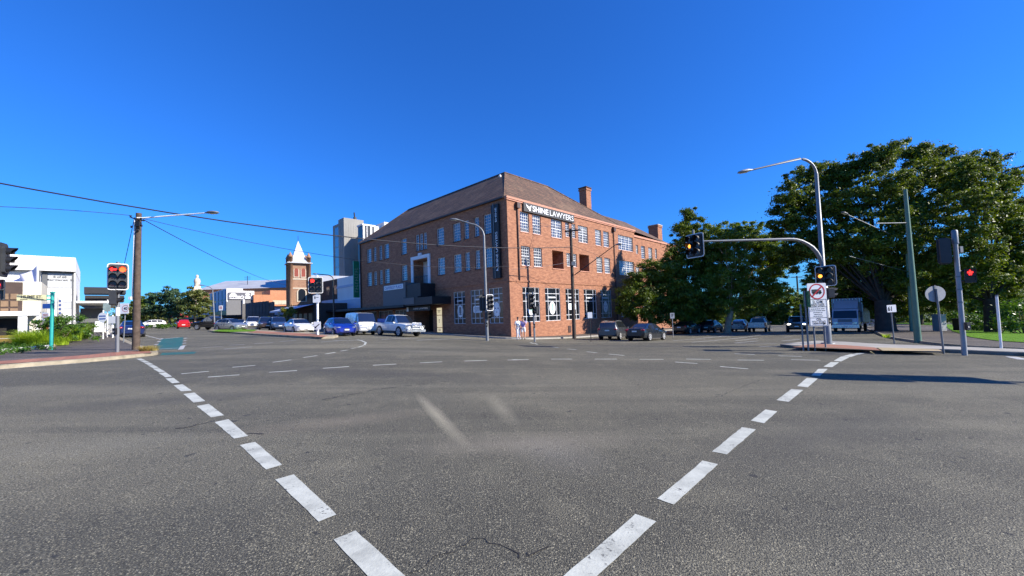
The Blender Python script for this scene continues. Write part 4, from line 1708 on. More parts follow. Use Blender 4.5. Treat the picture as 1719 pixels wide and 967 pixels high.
lettering(pl, '5t. GVM', frame_at((cx, fy - .004, zt - H6 * .435), (1, 0, 0), (0, 0, 1)), .44, .14, M['ink'], .01)
lettering(pl, 'AND OVER', frame_at((cx, fy - .004, zt - H6 * .51), (1, 0, 0), (0, 0, 1)), .62, .14, M['ink'], .01)
lettering(pl, 'ON', frame_at((cx, fy - .004, zt - H6 * .845), (1, 0, 0), (0, 0, 1)), .2, .12, M['ink'], .01)
lettering(pl, 'TOLL ROAD', frame_at((cx, fy - .004, zt - H6 * .905), (1, 0, 0), (0, 0, 1)), .62, .12, M['ink'], .01)
mb = MB()
zc = zt - H6 * .195
n = 32
ro, ri = .36, .305
mb.add([(cx + r_ * math.cos(2 * PI * k / n), fy - .002, zc + r_ * math.sin(2 * PI * k / n)) for r_ in (ro, ri) for k in range(n)], [(k, (k + 1) % n, n + (k + 1) % n, n + k) for k in range(n)])
d = Vector((.21, 0, .21))
mb.prism([(cx - .235, fy - .006, zc - .195), (cx - .195, fy - .006, zc - .235), (cx + .235, fy - .006, zc + .195), (cx + .195, fy - .006, zc + .235)], (0, -.002, 0))
mb.build('red_ring', M['sign_red'], pl)
mb = MB()
bar(mb, -.23, .06, zc - .04, zc + .1, fy - .001)
bar(mb, .08, .2, zc - .04, zc + .06, fy - .001)
bar(mb, -.23, .23, zc - .07, zc - .04, fy - .001)
for x in (-.15, .0, .14):
    mb.add([(cx + x + .05 * math.cos(2 * PI * k / 12), fy - .004, zc - .08 + .05 * math.sin(2 * PI * k / 12)) for k in range(12)], [tuple(range(12))])
mb.build('truck_symbol', M['ink'], pl)

# narrow sign seen edge on
b7 = G(1357, 583.5, .15)
t7 = thing('road_sign', 'narrow green sign seen edge on, left of the truck prohibition board', 'road sign', b7, 0, 'signs on the right traffic island')
z = rel(1355, 488, b7.y, t7).z
mb = MB()
mb.tube([(0, 0, -.25), (0, 0, z)], .04, 8)
mb.tube([(-.16, .1, -.25), (-.16, .1, z - .6)], .035, 8)
mb.build('post', M['galv'], t7)
mb = MB()
Tm = Matrix.Rotation(math.radians(70), 4, 'Z')
mb.box(-.45, -.07, z - .75, .45, -.05, z - .02, M=Tm)
mb.build('sign_plate', M['sign_green'], t7)
mb = MB()
mb.box(-.3, -.075, z - .5, .3, -.0705, z - .4, M=Tm)
mb.build('sign_print', M['white_sign'], t7)

# right corner: post with red walking figure
b8 = G(1619, 590.5, .14)
t8 = post('traffic_signal', 'thick grey signal post before the park with a lit red walking figure', 'traffic signal', b8, rel(1606, 386, b8.y, thing('scratch', None, None, b8)).z, .085, 'galv_dull', SG, .07)
bpy.data.objects.remove(bpy.data.objects['scratch'])


def L8(px, py):
    return rel(px, py, b8.y, t8)


zt8 = L8(1606, 386).z
mb = MB()
mb.lathe([(.095, zt8 - .5), (.095, zt8 - .05), (.07, zt8), (.0, zt8 + .005)], (0, 0, 0), 14)
mb.lathe([(.10, zt8 - .55), (.10, zt8 - .5)], (0, 0, 0), 14)
mb.build('post_cap', M['galv'], t8)
signal_head(t8, Vector((-.34, .12, L8(1586, 421).z)), math.radians(150), 1, 3, .40, 1.05, {}, pitch=.32, r=.12, border=None)
mb = MB()
zz = L8(1616, 419).z
mb.box(.09, -.08, zz - .12, .2, .08, zz + .12)
mb.build('detector_box', M['galv'], t8)
ped_head(t8, Vector((.36, -.1, L8(1631, 463).z)), math.radians(-44), .74)
mb = MB()
for dz in (.2, -.2):
    mb.tube([(0, 0, L8(1631, 463).z + dz), (.34, -.02, L8(1631, 463).z + dz)], .025, 6)
mb.build('bracket', M['black'], t8)
push_button(t8, 1.0, .13)
mb = MB()
for zz in (1.9, 2.4, 2.9):
    mb.lathe([(.088, zz), (.088, zz + .06)], (0, 0, 0), 14)
mb.build('strap', M['galv'], t8)

# back of the round sign
b9 = G(1583.5, 588, .14)
t9 = post('road_sign', 'grey back of a round road sign on a slim leaning post', 'road sign', b9, 2.5, .035, 'galv')
z = rel(1577, 493, b9.y, t9).z
mb = MB()
n = 28
r9 = .42
mb.prism([(r9 * math.cos(2 * PI * k / n), .06, z + r9 * .78 * math.sin(2 * PI * k / n)) for k in range(n)], (0, -.012, 0))
mb.build('sign_plate', M['sign_back'], t9)
mb = MB()
mb.box(-.03, .03, z - .35, .03, .046, z + .35)
mb.build('clamp', M['galv'], t9)
t9.rotation_euler = (0, math.radians(-2.0), 0)

# small white route sign
b10 = G(1501, 573.5, .13)
t10 = post('road_sign', 'small white square sign with dark numerals at the park kerb', 'road sign', b10, rel(1495, 513, b10.y, thing('scratch', None, None, b10)).z, .03, 'galv')
bpy.data.objects.remove(bpy.data.objects['scratch'])
z = rel(1495, 518, b10.y, t10).z
mb = MB()
mb.prism([(x, -.04, z + y) for x, y in rrect(.50, .40, .03)], (0, -.012, 0))
s = mb.build('sign_plate', M['white_sign'], t10)
lettering(s, '61', frame_at((-.1, -.056, z), (1, 0, 0), (0, 0, 1)), .22, .26, M['ink'], .03)
t10.rotation_euler = (0, math.radians(-1.5), 0)

# plain white bollard post
b11 = G(1680.5, 583, .13)
t11 = post('marker_post', 'plain square white marker post on the park footpath edge', 'post', b11, rel(1676, 497, b11.y, thing('scratch', None, None, b11)).z, .045, 'white')
bpy.data.objects.remove(bpy.data.objects['scratch'])
mb = MB()
mb.lathe([(.05, -.02), (.05, .05)], (0, 0, rel(1676, 497, b11.y, t11).z), 10)
mb.build('cap', M['galv'], t11)

# green leaning steel pole with lamp arm, and the thinner one behind
b12 = G(1541, 572, .13)
t12 = thing('utility_pole', 'tall leaning green pole at the park corner carrying a stay arm', 'utility pole', b12, 0, 'utility poles')
tp = rel(1519.5, 318, b12.y, t12)
mb = MB()
mb.tube([(0, 0, -.3), (tp.x, 0, tp.z)], [.17, .09], 12)
mb.build('pole', M['pole_green'], t12)
q0 = rel(1522, 374, b12.y, t12)
q1 = rel(1471, 375, b12.y - 1.5, t12)
mb = MB()
mb.tube([q0, q1], .025, 6)
mb.build('stay_arm', M['galv'], t12)
b13 = G(1530.5, 556, .13)
t13 = thing('street_lamp', 'slender green lamp pole behind the leaning pole with long sloping arm', 'street lamp', b13, 0, 'street lamps')
q0 = rel(1522, 406, b13.y, t13)
q1 = rel(1424, 361, b13.y - 2, t13)
mb = MB()
mb.tube([(0, 0, -.3), (q0.x - .05, 0, q0.z + .3)], [.15, .1], 10)
mb.build('pole', M['pole_green'], t13)
mb = MB()
mb.tube([q0, q1], [.05, .04], 8)
mb.build('lamp_arm', M['galv'], t13)
luminaire(t13, q1, (q1 - q0).normalized() * 1.0, .8)
q0 = rel(1524, 456, b13.y, t13)
q1 = rel(1426, 430, b13.y - 2, t13)
mb = MB()
mb.tube([q0, q1], .022, 6)
mb.build('lower_arm', M['galv'], t13)

# timber pole on the left corner
b14 = G(228, 587, .13)
t14 = thing('utility_pole', 'weathered timber power pole on the left corner with white lamp arm', 'utility pole', b14, 0, 'utility poles')


def L14(px, py):
    return rel(px, py, b14.y, t14)


tp = L14(233, 358)
mb = MB()
mb.tube([(0, 0, -.3), (tp.x * .5, 0, tp.z * .5), (tp.x, 0, tp.z)], [.165, .145, .12], 14)
mb.build('pole', M['timber'], t14)
mb = MB()
mb.tube([(-.13, -.08, L14(222, 500).z), (tp.x - .14, -.08, tp.z - .3)], .03, 6)
mb.box(-.22, -.2, L14(222, 500).z - .1, -.1, -.05, L14(222, 500).z + .05)
mb.build('conduit', M['white'], t14)
p0, p1 = L14(240, 366), L14(345, 357.5)
mb = MB()
mb.tube([(tp.x, -.1, p0.z), p0, p1], [.04, .04, .03], 8)
mb.build('lamp_arm', M['white'], t14)
luminaire(t14, p1, (1, 0, 0), .68)
mb = MB()
mb.tube([(tp.x - .3, -.1, tp.z - .25), (tp.x + .38, -.1, tp.z - .45)], .03, 6)
mb.build('fitting_arm', M['charcoal'], t14)
for dx, dz in ((-.3, -.2), (.25, -.35), (.28, -.7), (-.25, -.75), (.1, -.95)):
    mb = MB()
    mb.lathe([(.0, -.06), (.05, -.05), (.03, 0), (.055, .02), (.03, .06), (0, .07)], (tp.x + dx, -.14, tp.z + dz), 8)
    mb.build('insulator', M['charcoal'], t14)
mb = MB()
mb.box(tp.x + .02, -.24, tp.z - .75, tp.x + .24, -.12, tp.z - .5)
mb.build('junction_box', M['charcoal'], t14)

# timber pole before the sunny front with a lamp arm
_p = atY(964, 568, 38.4)
b15 = Vector((_p.x, _p.y, g(_p.x, _p.y) + .12))
t15 = thing('utility_pole', 'dark timber power pole standing against the sunny brick front', 'utility pole', b15, 0, 'utility poles')


def L15(px, py, dy=0):
    return rel(px, py, b15.y + dy, t15)


tp = L15(958, 384)
mb = MB()
mb.tube([(0, 0, -.3), (tp.x, 0, tp.z)], [.19, .13], 12)
mb.build('pole', M['timber_dark'], t15)
mb = MB()
T = Matrix.Translation((tp.x, -.15, tp.z - .25)) @ Matrix.Rotation(math.radians(-22), 4, 'Z')
mb.box(-.62, -.05, -.06, .95, .05, .06, M=T)
for x in (-.5, .5, .8):
    mb.lathe([(.0, 0), (.045, .01), (.03, .06), (.05, .08), (.02, .13)], T @ Vector((x, 0, .06)), 8)
mb.build('crossarm', M['timber_dark'], t15)
p0, p1 = L15(964, 462), L15(1033, 411, -1.2)
mb = MB()
mb.tube([p0, p1], [.05, .035], 8)
mb.build('lamp_arm', M['timber_dark'], t15)
luminaire(t15, p1, (1, -.1, .05), .62)
mb = MB()
mb.box(tp.x - .1, -.3, L15(960, 440).z - .35, tp.x + .25, -.12, L15(960, 440).z)
mb.build('fuse_box', M['galv'], t15)

# white parking sign before the brick wall
b16 = G(992, 571, .13)
t16 = post('parking_sign', 'small white parking sign on black post behind the grey wagon', 'parking sign', b16, rel(991, 526, b16.y, thing('scratch', None, None, b16)).z, .03, 'black_metal', 'parking signs')
bpy.data.objects.remove(bpy.data.objects['scratch'])
z = rel(991, 529, b16.y, t16).z
mb = MB()
mb.prism([(x, -.04, z + y) for x, y in rrect(.36, .46, .03)], (0, -.012, 0))
mb.build('sign_plate', M['white_sign'], t16)
b17 = G(1130, 563.5, .13)
t17 = post('parking_sign', 'dull parking sign in the tree shade right of the dark sedan', 'parking sign', b17, rel(1128, 526, b17.y, thing('scratch', None, None, b17)).z, .035, 'galv_dull', 'parking signs')
bpy.data.objects.remove(bpy.data.objects['scratch'])
z = rel(1128, 530, b17.y, t17).z
mb = MB()
mb.prism([(x, -.04, z + y) for x, y in rrect(.42, .55, .03)], (0, -.012, 0))
s = mb.build('sign_plate', M['sign_back'], t17)
lettering(s, '2P', frame_at((0, -.056, z + .05), (1, 0, 0), (0, 0, 1)), .26, .26, M['ink'], .02)

# parking signs by the median (left)
for (px, py, pt, lab) in ((398.5 - 27, 553, 523.5, 'white parking sign on the median turf before the silver hatchback'), (358.5, 553, 520, 'thin grey lamp post standing before the blue panelled shop')):
    bb = G(px, py, .15)
    if 'lamp post' in lab:
        continue
    t = post('parking_sign', lab, 'parking sign', bb, rel(px, 512, bb.y, thing('scratch', None, None, bb)).z, .045, 'galv', 'parking signs')
    bpy.data.objects.remove(bpy.data.objects['scratch'])
    z = rel(px, 517, bb.y, t).z
    mb = MB()
    mb.prism([(x, -.06, z + y) for x, y in rrect(.5, .62, .03)], (0, -.015, 0))
    s = mb.build('sign_plate', M['white_sign'], t)
    mb = MB()
    mb.box(-.17, -.079, z - .15, .17, -.0755, z + .2)
    mb.build('sign_print', pm('faded_red_print', (.5, .3, .3), .5), s)

# 40 zone sign on a leaning post
b18 = G(207, 575, .13)
t18 = thing('speed_sign', 'white 40 speed limit sign on a leaning post between signal and timber pole', 'speed sign', b18, 0)
q = rel(211, 518, b18.y, t18)
mb = MB()
mb.tube([(0, 0, -.2), (q.x, 0, q.z + .2)], .035, 8)
mb.build('post', M['galv'], t18)
mb = MB()
mb.prism([(q.x - .12 + x, -.06, q.z + y) for x, y in rrect(.8, .72, .04)], (0, -.015, 0))
s = mb.build('sign_plate', M['white_sign'], t18)
mb = MB()
n = 28
mb.add([(q.x + .06 + r_ * math.cos(2 * PI * k / n), -.0775, q.z + r_ * math.sin(2 * PI * k / n)) for r_ in (.24, .21) for k in range(n)], [(k, (k + 1) % n, n + (k + 1) % n, n + k) for k in range(n)])
mb.build('red_ring', M['sign_red'], s)
lettering(s, '40', frame_at((q.x + .06, -.08, q.z), (1, 0, 0), (0, 0, 1)), .27, .22, M['ink'], .02)

# street name post: teal post, cream blade
b19 = G(86, 587.5, .13)
t19 = thing('street_sign', 'teal street name post with cream HUME ST blade in the garden edge', 'street sign', b19, 0)
q = rel(88, 492, b19.y, t19)
mb = MB()
mb.tube([(0, 0, -.2), (q.x, 0, q.z)], .085, 10)
mb.lathe([(.09, 0), (.13, .05), (.0, .1)], (q.x, 0, q.z), 10)
mb.build('post', M['teal'], t19)
qa, qb = rel(32.5, 497, b19.y, t19), rel(78.5, 505, b19.y, t19)
qa.x, qb.x = qa.x * .68, qb.x * .68
mb = MB()
mb.box(qa.x, -.02, qb.z, qb.x, .02, qa.z)
bl = mb.build('name_blade', pm('cream_sign', (.46, .44, .25), .5, 0, .05), t19)
mb = MB()
mb.box(qb.x, -.03, qb.z + .02, q.x - .06, .03, qb.z + .1)
mb.box(qb.x, -.03, qa.z - .1, q.x - .06, .03, qa.z - .02)
mb.build('bracket', M['teal'], t19)
lettering(bl, 'HUME ST.', frame_at(((qa.x + qb.x) / 2, -.025, (qa.z + qb.z) / 2 + .05), (1, 0, 0), (0, 0, 1)), .76, .16, M['ink'], .03)
mb = MB()
mb.box(qa.x + .12, -.024, qb.z + .04, qa.x + .38, -.0205, qb.z + .075)
mb.box(qb.x - .36, -.024, qb.z + .04, qb.x - .1, -.0205, qb.z + .075)
mb.build('small_print', M['ink'], bl)
t19.rotation_euler = (0, 0, math.radians(46))

# orange post with small white notice, blue sign behind
b20 = G(78.5, 578, .13)
t20 = post('notice_post', 'rust orange post with small white notice among the garden grasses', 'post', b20, rel(79, 540, b20.y, thing('scratch', None, None, b20)).z, .07, 'orange_post')
bpy.data.objects.remove(bpy.data.objects['scratch'])
za, zb_ = rel(78, 524.5, b20.y, t20).z, rel(78, 539, b20.y, t20).z
mb = MB()
mb.box(-.26, -.09, zb_, .22, -.07, za)
s = mb.build('notice', M['white_sign'], t20)
mb = MB()
for k, cc in ((.1, 0), (.2, 0), (.32, 0)):
    mb.box(-.2, -.094, za - k - .06, .15, -.0905, za - k)
mb.build('notice_print', pm('faded_red_print', (.55, .25, .25), .5), s)
b21 = G(72, 577, .13)
t21 = post('information_sign', 'dark blue sign panel behind the teal street name post', 'sign', b21, 2.2, .03, 'galv')
za, zb_ = rel(78, 510, b21.y, t21).z, rel(78, 518, b21.y, t21).z
mb = MB()
mb.box(.0, -.06, zb_, .62, -.04, za)
mb.build('sign_plate', M['sign_blue'], t21)

# signs and rails along the left footpath
LS = [(173, 569, 541, 525, 'white round blue arrow sign beside the left footpath', 'disc'), (180, 566, 519, 507, 'pale green sign board over the left footpath rail', 'green'),
      (189, 567, 541, 533, 'small white plate sign on a thin post beside the footpath', 'plate')]
for px, pb, pm_, pt, lab, kind in LS:
    bb = G(px, pb, .13)
    t = post('footpath_sign', lab, 'sign', bb, rel(px, pt, bb.y, thing('scratch', None, None, bb)).z + .2, .045, 'white')
    bpy.data.objects.remove(bpy.data.objects['scratch'])
    mb = MB()
    if kind == 'disc':
        z = rel(px, 533, bb.y, t).z
        mb.prism([(.36 * math.cos(2 * PI * k / 24), -.06, z + .40 * math.sin(2 * PI * k / 24)) for k in range(24)], (0, -.015, 0))
        s = mb.build('sign_plate', M['white_sign'], t)
        mb = MB()
        mb.box(-.26, -.08, z + .06, .26, -.0755, z + .16)
        mb.box(-.26, -.08, z - .16, .26, -.0755, z - .06)
        mb.build('sign_print', M['sign_blue'], s)
    else:
        z0, z1 = (rel(px, 523, bb.y, t).z, rel(px, 509, bb.y, t).z) if kind == 'green' else (rel(px, 543, bb.y, t).z, rel(px, 531, bb.y, t).z)
        mb.prism([(x, -.06, (z0 + z1) / 2 + y) for x, y in rrect(.62, z1 - z0, .04)], (0, -.015, 0))
        mb.build('sign_plate', pm('pale_green_board', (.38, .47, .42), .5) if kind == 'green' else M['white_sign'], t)
mbp = thing('guard_rail', 'low white tubular rail along the left footpath kerb', 'guard rail', G(186, 566, .13), 0)
ro = Vector(mbp.location)
a, b_ = G(190, 566.5, .13) - ro, G(177, 558, .13) - ro
mb = MB()
for k in range(5):
    p = a.lerp(b_, k / 4)
    mb.tube([p - Vector((0, 0, .1)), p + Vector((0, 0, 1.0))], .03, 6)
mb.tube([a + Vector((0, 0, 1.0)), b_ + Vector((0, 0, 1.0))], .03, 6)
mb.tube([a + Vector((0, 0, .55)), b_ + Vector((0, 0, .55))], .025, 6)
mb.build('rail', M['white'], mbp)
# folding sandwich board
bb = G(167, 557, .13)
t = thing('sandwich_board', 'white sandwich board standing on the footpath under the awnings', 'sandwich board', bb, .5)
mb = MB()
mb.prism([(-.35, -.3, 0), (.35, -.3, 0), (.35, -.02, 1.15), (-.35, -.02, 1.15)], (0, .03, 0))
mb.prism([(-.35, .3, 0), (.35, .3, 0), (.35, .02, 1.15), (-.35, .02, 1.15)], (0, -.03, 0))
mb.build('board', M['white_sign'], t)

# thin grey lamp post by the shop
bb = G(361, 553, .15)
bb = Vector((bb.x, bb.y, bb.z))
t = thing('street_lamp', 'thin pale lamp post standing before the blue panelled shop', 'street lamp', bb, 0, 'street lamps')
tp = rel(357, 486, bb.y, t)
mb = MB()
mb.tube([(0, 0, -.2), (tp.x, 0, tp.z)], [.09, .06], 8)
mb.build('pole', M['galv'], t)
mb = MB()
mb.tube([(tp.x, 0, tp.z), (tp.x - .4, 0, tp.z + .35), (tp.x - 1.2, 0, tp.z + .55)], .04, 8)
mb.build('lamp_arm', M['galv'], t)
luminaire(t, (tp.x - 1.2, 0, tp.z + .55), (-1, 0, .1), .6)

# dark lamp post with arched arm behind the blue hatchback
P = atY(561, 560, 52)
bb = Vector((P.x, P.y, g(P.x, P.y) + .12))
t = thing('street_lamp', 'black lamp post with arched arm left of the white shop parapet', 'street lamp', bb, 0, 'street lamps')
tp = rel(560, 470, bb.y, t)
mb = MB()
mb.tube([(0, 0, -.2), (0, 0, tp.z)], [.12, .09], 10)
arm = [(0, 0, tp.z)]
for k in range(1, 7):
    a = k / 6 * PI / 2
    arm.append((-.9 * (1 - math.cos(a)) - .0, 0, tp.z + .7 * math.sin(a)))
arm.append((-2.1, 0, tp.z + .85))
mb.tube(arm, .06, 8)
mb.build('pole', M['black_metal'], t)
luminaire(t, (-2.1, 0, tp.z + .85), (-1, 0, .05), .6)

# mast arm signal on the near right corner: it stands beyond the picture's edge and throws the long shadow on the road
SH = SUN_DIR / SUN_DIR.z


tipq = G(1278, 629)
HT = 6.1
bq = tipq + Vector((SH.x, SH.y, 0)) * HT
bq.z = g(bq.x, bq.y)
t = thing('traffic_signal', 'tall signal post on the near right corner shading the crossing line', 'traffic signal', bq, 0, SG)
mb = MB()
mb.tube([(0, 0, -.2), (0, 0, HT)], [.12, .07], 12)
mb.build('post', M['galv'], t)
signal_head(t, Vector((.2, 0, 5.15)), math.radians(90), 2, 3, 1.3, 1.3, {}, pitch=.34)
signal_head(t, Vector((.2, .1, 3.82)), math.radians(90), 2, 3, 1.15, 1.3, {}, pitch=.34)
signal_head(t, Vector((.2, 0, 1.95)), math.radians(90), 1, 3, .8, 1.1, {}, pitch=.3, r=.13)
# ------------------------------------------------------------------ the other buildings along the left street
M['white_wall'] = pm('white_render', (.74, .73, .70), .7, 0, .04, .6, dirt=.08)
M['cream_wall'] = pm('cream_render', (.62, .58, .48), .75, 0, .06, .8, dirt=.1)
M['blue_panel'] = pm('pale_blue_cladding', (.42, .48, .60), .6, 0, .06, .8, dirt=.05)
M['concrete_tower'] = pm('board_marked_concrete', (.29, .28, .255), .85, 0, .12, .25, .3, bmp=.2, bscale=3, dirt=.12)
M['metal_roof'] = pm('pale_metal_roof', (.45, .46, .47), .5, .2, .08, .4)
M['dark_brick_wall'] = M['brick_dark']
M['tin_white'] = pm('white_tin', (.68, .68, .68), .5, 0, .06, 1)


def at_dir(px, py, Y):
    """foot of a building seen at this pixel column, Y metres ahead, on the ground"""
    P = atY(px, py, Y)
    return Vector((P.x, P.y, g(P.x, P.y)))


def loc(root, px, py, x=None, y=None):
    """pixel to the root's own street-aligned frame, on the plane x=X or y=Y"""
    o = Vector((root.location.x, root.location.y))
    if y is not None:
        a, z = on_plane(px, py, B2, -0.0 + y, o)
    else:
        a, z = on_plane(px, py, A2, -x, o)
    return a, z - root.location.z


# --- white shop next door, with its lit parapet
P = street(2.5, 31.6)
r = thing('shop_building', 'low white shop with a sunlit parapet between brick building and church', 'shop', (P.x, P.y, g(P.x, P.y)), RZ)
u1, z1 = loc(r, 566, 468, x=0)
u0, z0 = loc(r, 604, 468, x=0)
zt = loc(r, 585, 464, x=0)[1]
mb = MB()
mb.box(0, .2, -1, 14, u1, zt)
mb.build('wall', M['white_wall'], r)
mb = MB()
mb.box(-.12, .2, zt - 1.8, .0, u1, zt - 1.4)
mb.box(-.5, .2, 3.4, 0, u1, 4.9)
mb.build('blue_fascia', M['blue_panel'], r)
mb = MB()
mb.box(-4.0, -.6, 2.85, -.05, u1 + 1.5, 3.15)
mb.build('awning', M['charcoal'], r)
mb = MB()
mb.box(-.06, .6, .5, -.01, u1 - .5, 2.6)
mb.build('shop_glass', M['glass_dark'], r)
mb = MB()
for z in (1.0, 1.7, 2.2, 2.62):
    mb.box(-.1, .6, z, -.065, u1 - .5, z + .18)
mb.build('shop_fascia', pm('pale_green_strip', (.45, .52, .46), .5), r)

# --- dark two storey brick shop with the green awning sign
P = street(3.5, 31.8 + u1)
r = thing('shop_building', 'dark two storey shop behind the median signal with green awning sign', 'shop', (P.x, P.y, g(P.x, P.y)), RZ)
ue, _ = loc(r, 541, 500, x=0)
zt = loc(r, 556, 470, x=0)[1]
mb = MB()
mb.box(0, .1, -1, 12, ue, zt)
mb.build('wall', M['brick_dark'], r)
for k in (.25, .6):
    mb = MB()
    mb.box(-.08, ue * k, zt - 2.8, .0, ue * (k + .15), zt - 1.2)
    mb.build('window', M['glass'], r)
mb = MB()
mb.box(-.14, .1, 3.5, 0, ue, 5.2)
mb.build('blue_fascia', M['blue_panel'], r)
mb = MB()
mb.box(-3.6, -.5, 2.9, -.02, ue + .5, 3.2)
aw = mb.build('awning', M['charcoal'], r)
mb = MB()
mb.box(-3.7, ue * .1, 2.95, -3.62, ue * .9, 4.1)
gsn = mb.build('green_sign', M['sign_green'], r)
mb = MB()
for k in range(5):
    y0 = ue * (.22 + .12 * k)
    mb.box(-3.72, y0, 3.3, -3.705, y0 + ue * .07, 3.75)
mb.build('sign_letters', pm('pale_green_letters', (.35, .6, .45), .5), gsn)
mb = MB()
for k in range(6):
    mb.box(-.1, .3 + ue * k / 6, 0, -.02, .3 + ue * (k + .55) / 6, 2.6)
mb.build('shop_glass', M['glass_dark'], r)

# --- church: tower with corner turrets and a spire, nave behind
Yc = 80
P = atY(502, 540, Yc)
r = thing('church', 'old brick church with a square tower, corner turrets and grey spire', 'church', (P.x, P.y, g(P.x, P.y)), RZ - math.radians(9.5))
o = Vector(r.location)


def hz(py, Y=Yc, px=500):
    return atY(px, py, Y).z - o.z


wt = 1.62
ze = hz(444)
mb = MB()
mb.box(-wt, -wt, -1, wt, wt, ze)
tw = mb.build('tower', M['sandstone'], r)
mb = MB()
mb.box(-wt - .08, -wt - .08, hz(486), wt + .08, wt + .08, hz(484))
mb.box(-wt - .08, -wt - .08, hz(470) - .1, wt + .08, wt + .08, hz(470) + .15)
mb.build('stone_band', M['pale_stone'], tw)
mb = MB()
mb.box(-wt - .6, -wt - .6, ze, wt + .6, wt + .6, ze + .16)
b_ = wt + .4
zr = hz(434)
mb.add([(-b_, -b_, ze + .16), (b_, -b_, ze + .16), (b_, b_, ze + .16), (-b_, b_, ze + .16), (-1.15, -1.15, zr), (1.15, -1.15, zr), (1.15, 1.15, zr), (-1.15, 1.15, zr), (0, 0, hz(404))],
       [(0, 1, 5, 4), (1, 2, 6, 5), (2, 3, 7, 6), (3, 0, 4, 7), (4, 5, 8), (5, 6, 8), (6, 7, 8), (7, 4, 8)])
sp_ = mb.build('spire', M['metal_roof'], tw)
mb = MB()
mb.tube([(0, 0, hz(405)), (0, 0, hz(396))], .05, 6)
mb.build('finial', M['black_metal'], sp_)
for x in (-1, 1):
    for y in (-1, 1):
        mb = MB()
        mb.lathe([(.4, 3.0), (.4, hz(434)), (.47, hz(434)), (.47, hz(433)), (.06, hz(426)), (.0, hz(425))], (x * wt, y * wt, 0), 10)
        mb.build('turret', M['sandstone'], tw)


def arch_window(root, axis, cu, z0, z1, w_, d, mat, trim):
    pts = []
    zs = z1 - w_ / 2
    for k in range(9):
        a = PI * k / 8
        pts.append((w_ / 2 * math.cos(a), zs + w_ / 2 * math.sin(a)))
    pts += [(-w_ / 2, z0), (w_ / 2, z0)]

    def P3(u, z, e):
        return (cu + u, d - e, z) if axis == 'B' else (d - e, cu + u, z)
    mb = MB()
    vec = (0, -.1, 0) if axis == 'B' else (-.1, 0, 0)
    mb.prism([P3(u * 1.35, z0 - .15 + (z - z0) * 1.07, 0) for u, z in pts], vec)
    fr = mb.build('window', trim, root)
    mb = MB()
    mb.add([P3(u, z, .105) for u, z in pts], [tuple(range(len(pts)))])
    mb.build('pane', mat, fr)


M['louvre_red'] = pm('red_louvres', (.24, .05, .03), .7, 0, .2)
for axis in 'AB':
    for cu in (-.62, .62):
        arch_window(tw, axis, cu, hz(466), hz(452), .72, -wt, M['louvre_red'], M['pale_stone'])
arch_window(tw, 'B', 0.3, hz(506), hz(486), 1.3, -wt, M['glass_dark'], M['pale_stone'])
mb = MB()
nx0, nx1, ny0, ny1 = wt, 24, -1.5, 9
ne, nr = hz(478), hz(458)
mb.box(nx0, ny0, -1, nx1, ny1, ne)
mb.prism([(nx0, ny0, ne), (nx0, ny1, ne), (nx0, (ny0 + ny1) / 2, nr - .2)], (nx1 - nx0, 0, 0))
mb.build('nave', M['sandstone'], r)
mb = MB()
ym = (ny0 + ny1) / 2
mb.add([(nx0 - .3, ny0 - .4, ne - .2), (nx1, ny0 - .4, ne - .2), (nx1, ym, nr), (nx0 - .3, ym, nr), (nx1, ny1 + .4, ne - .2), (nx0 - .3, ny1 + .4, ne - .2)], [(0, 1, 2, 3), (3, 2, 4, 5)])
mb.build('nave_roof', M['metal_roof'], r)

# awning shop in front of the church
P = atY(512, 548, 66)
r = thing('shop_building', 'low dark shop with a sloping pale awning before the church tower', 'shop', (P.x, P.y, g(P.x, P.y)), RZ)
o = Vector(r.location)
zA = atY(500, 517, 66).z - o.z
mb = MB()
mb.box(0, -4, -1, 8, 6, zA + .6)
mb.build('wall', M['brick_dark'], r)
mb = MB()
mb.add([(-3.2, -4.5, zA - .35), (.0, -4.5, zA + .45), (.0, 7.5, zA + .45), (-3.2, 7.5, zA - .35), (-3.2, -4.5, zA - .6), (-3.2, 7.5, zA - .6)], [(0, 1, 2, 3), (0, 3, 5, 4)])
mb.build('awning', M['blue_panel'], r)
mb = MB()
for k in range(4):
    mb.box(-.06, -3.5 + k * 2.3, 0, -.01, -2 + k * 2.3, 2.4)
mb.build('shop_glass', M['glass_dark'], r)
mb = MB()
for k in range(3):
    mb.box(-3.1, -4.2 + k * 3.6, 0, -2.85, -3.95 + k * 3.6, zA - .45)
mb.build('awning_post', M['cream_wall'], r)

# --- grey concrete tower block
Yt = 112
P = atY(580, 545, Yt)
r = thing('concrete_tower', 'tall grey concrete stair tower with a blue glass strip behind the brick building', 'tower', (P.x, P.y, g(P.x, P.y)), RZ)
o = Vector(r.location)
zt = atY(580, 365, Yt).z - o.z
yl = loc(r, 557, 460, x=0)[0]
xr = loc(r, 612, 460, y=0)[0]
mb = MB()
mb.box(0, 0, -2, xr, yl * .42, zt)
mb.box(0.5, yl * .42, -2, xr, yl, zt - .8)
mb.build('wall', M['concrete_tower'], r)
mb = MB()
mb.box(.1, yl * .44, 2, .49, yl * .72, zt - 2)
gw = mb.build('window', M['glass'], r)
mb = MB()
for k in range(9):
    z = 2 + (zt - 4) * k / 9
    mb.box(.05, yl * .44, z, .12, yl * .72, z + .2)
mb.build('transom', M['galv_dull'], gw)
mb = MB()
for k in range(7):
    x = xr * (k + .8) / 8
    mb.box(x, -.03, 3, x + .1, -.001, zt - 1.5)
for k in (1, 2):
    mb.box(-.06, yl * .13 * k, 3, -.001, yl * .13 * k + .2, zt - 1)
mb.build('concrete_fin', M['concrete_tower'], r)
mb = MB()
mb.box(xr * .7, 2, zt, xr * .8, 3, zt + 1.2)
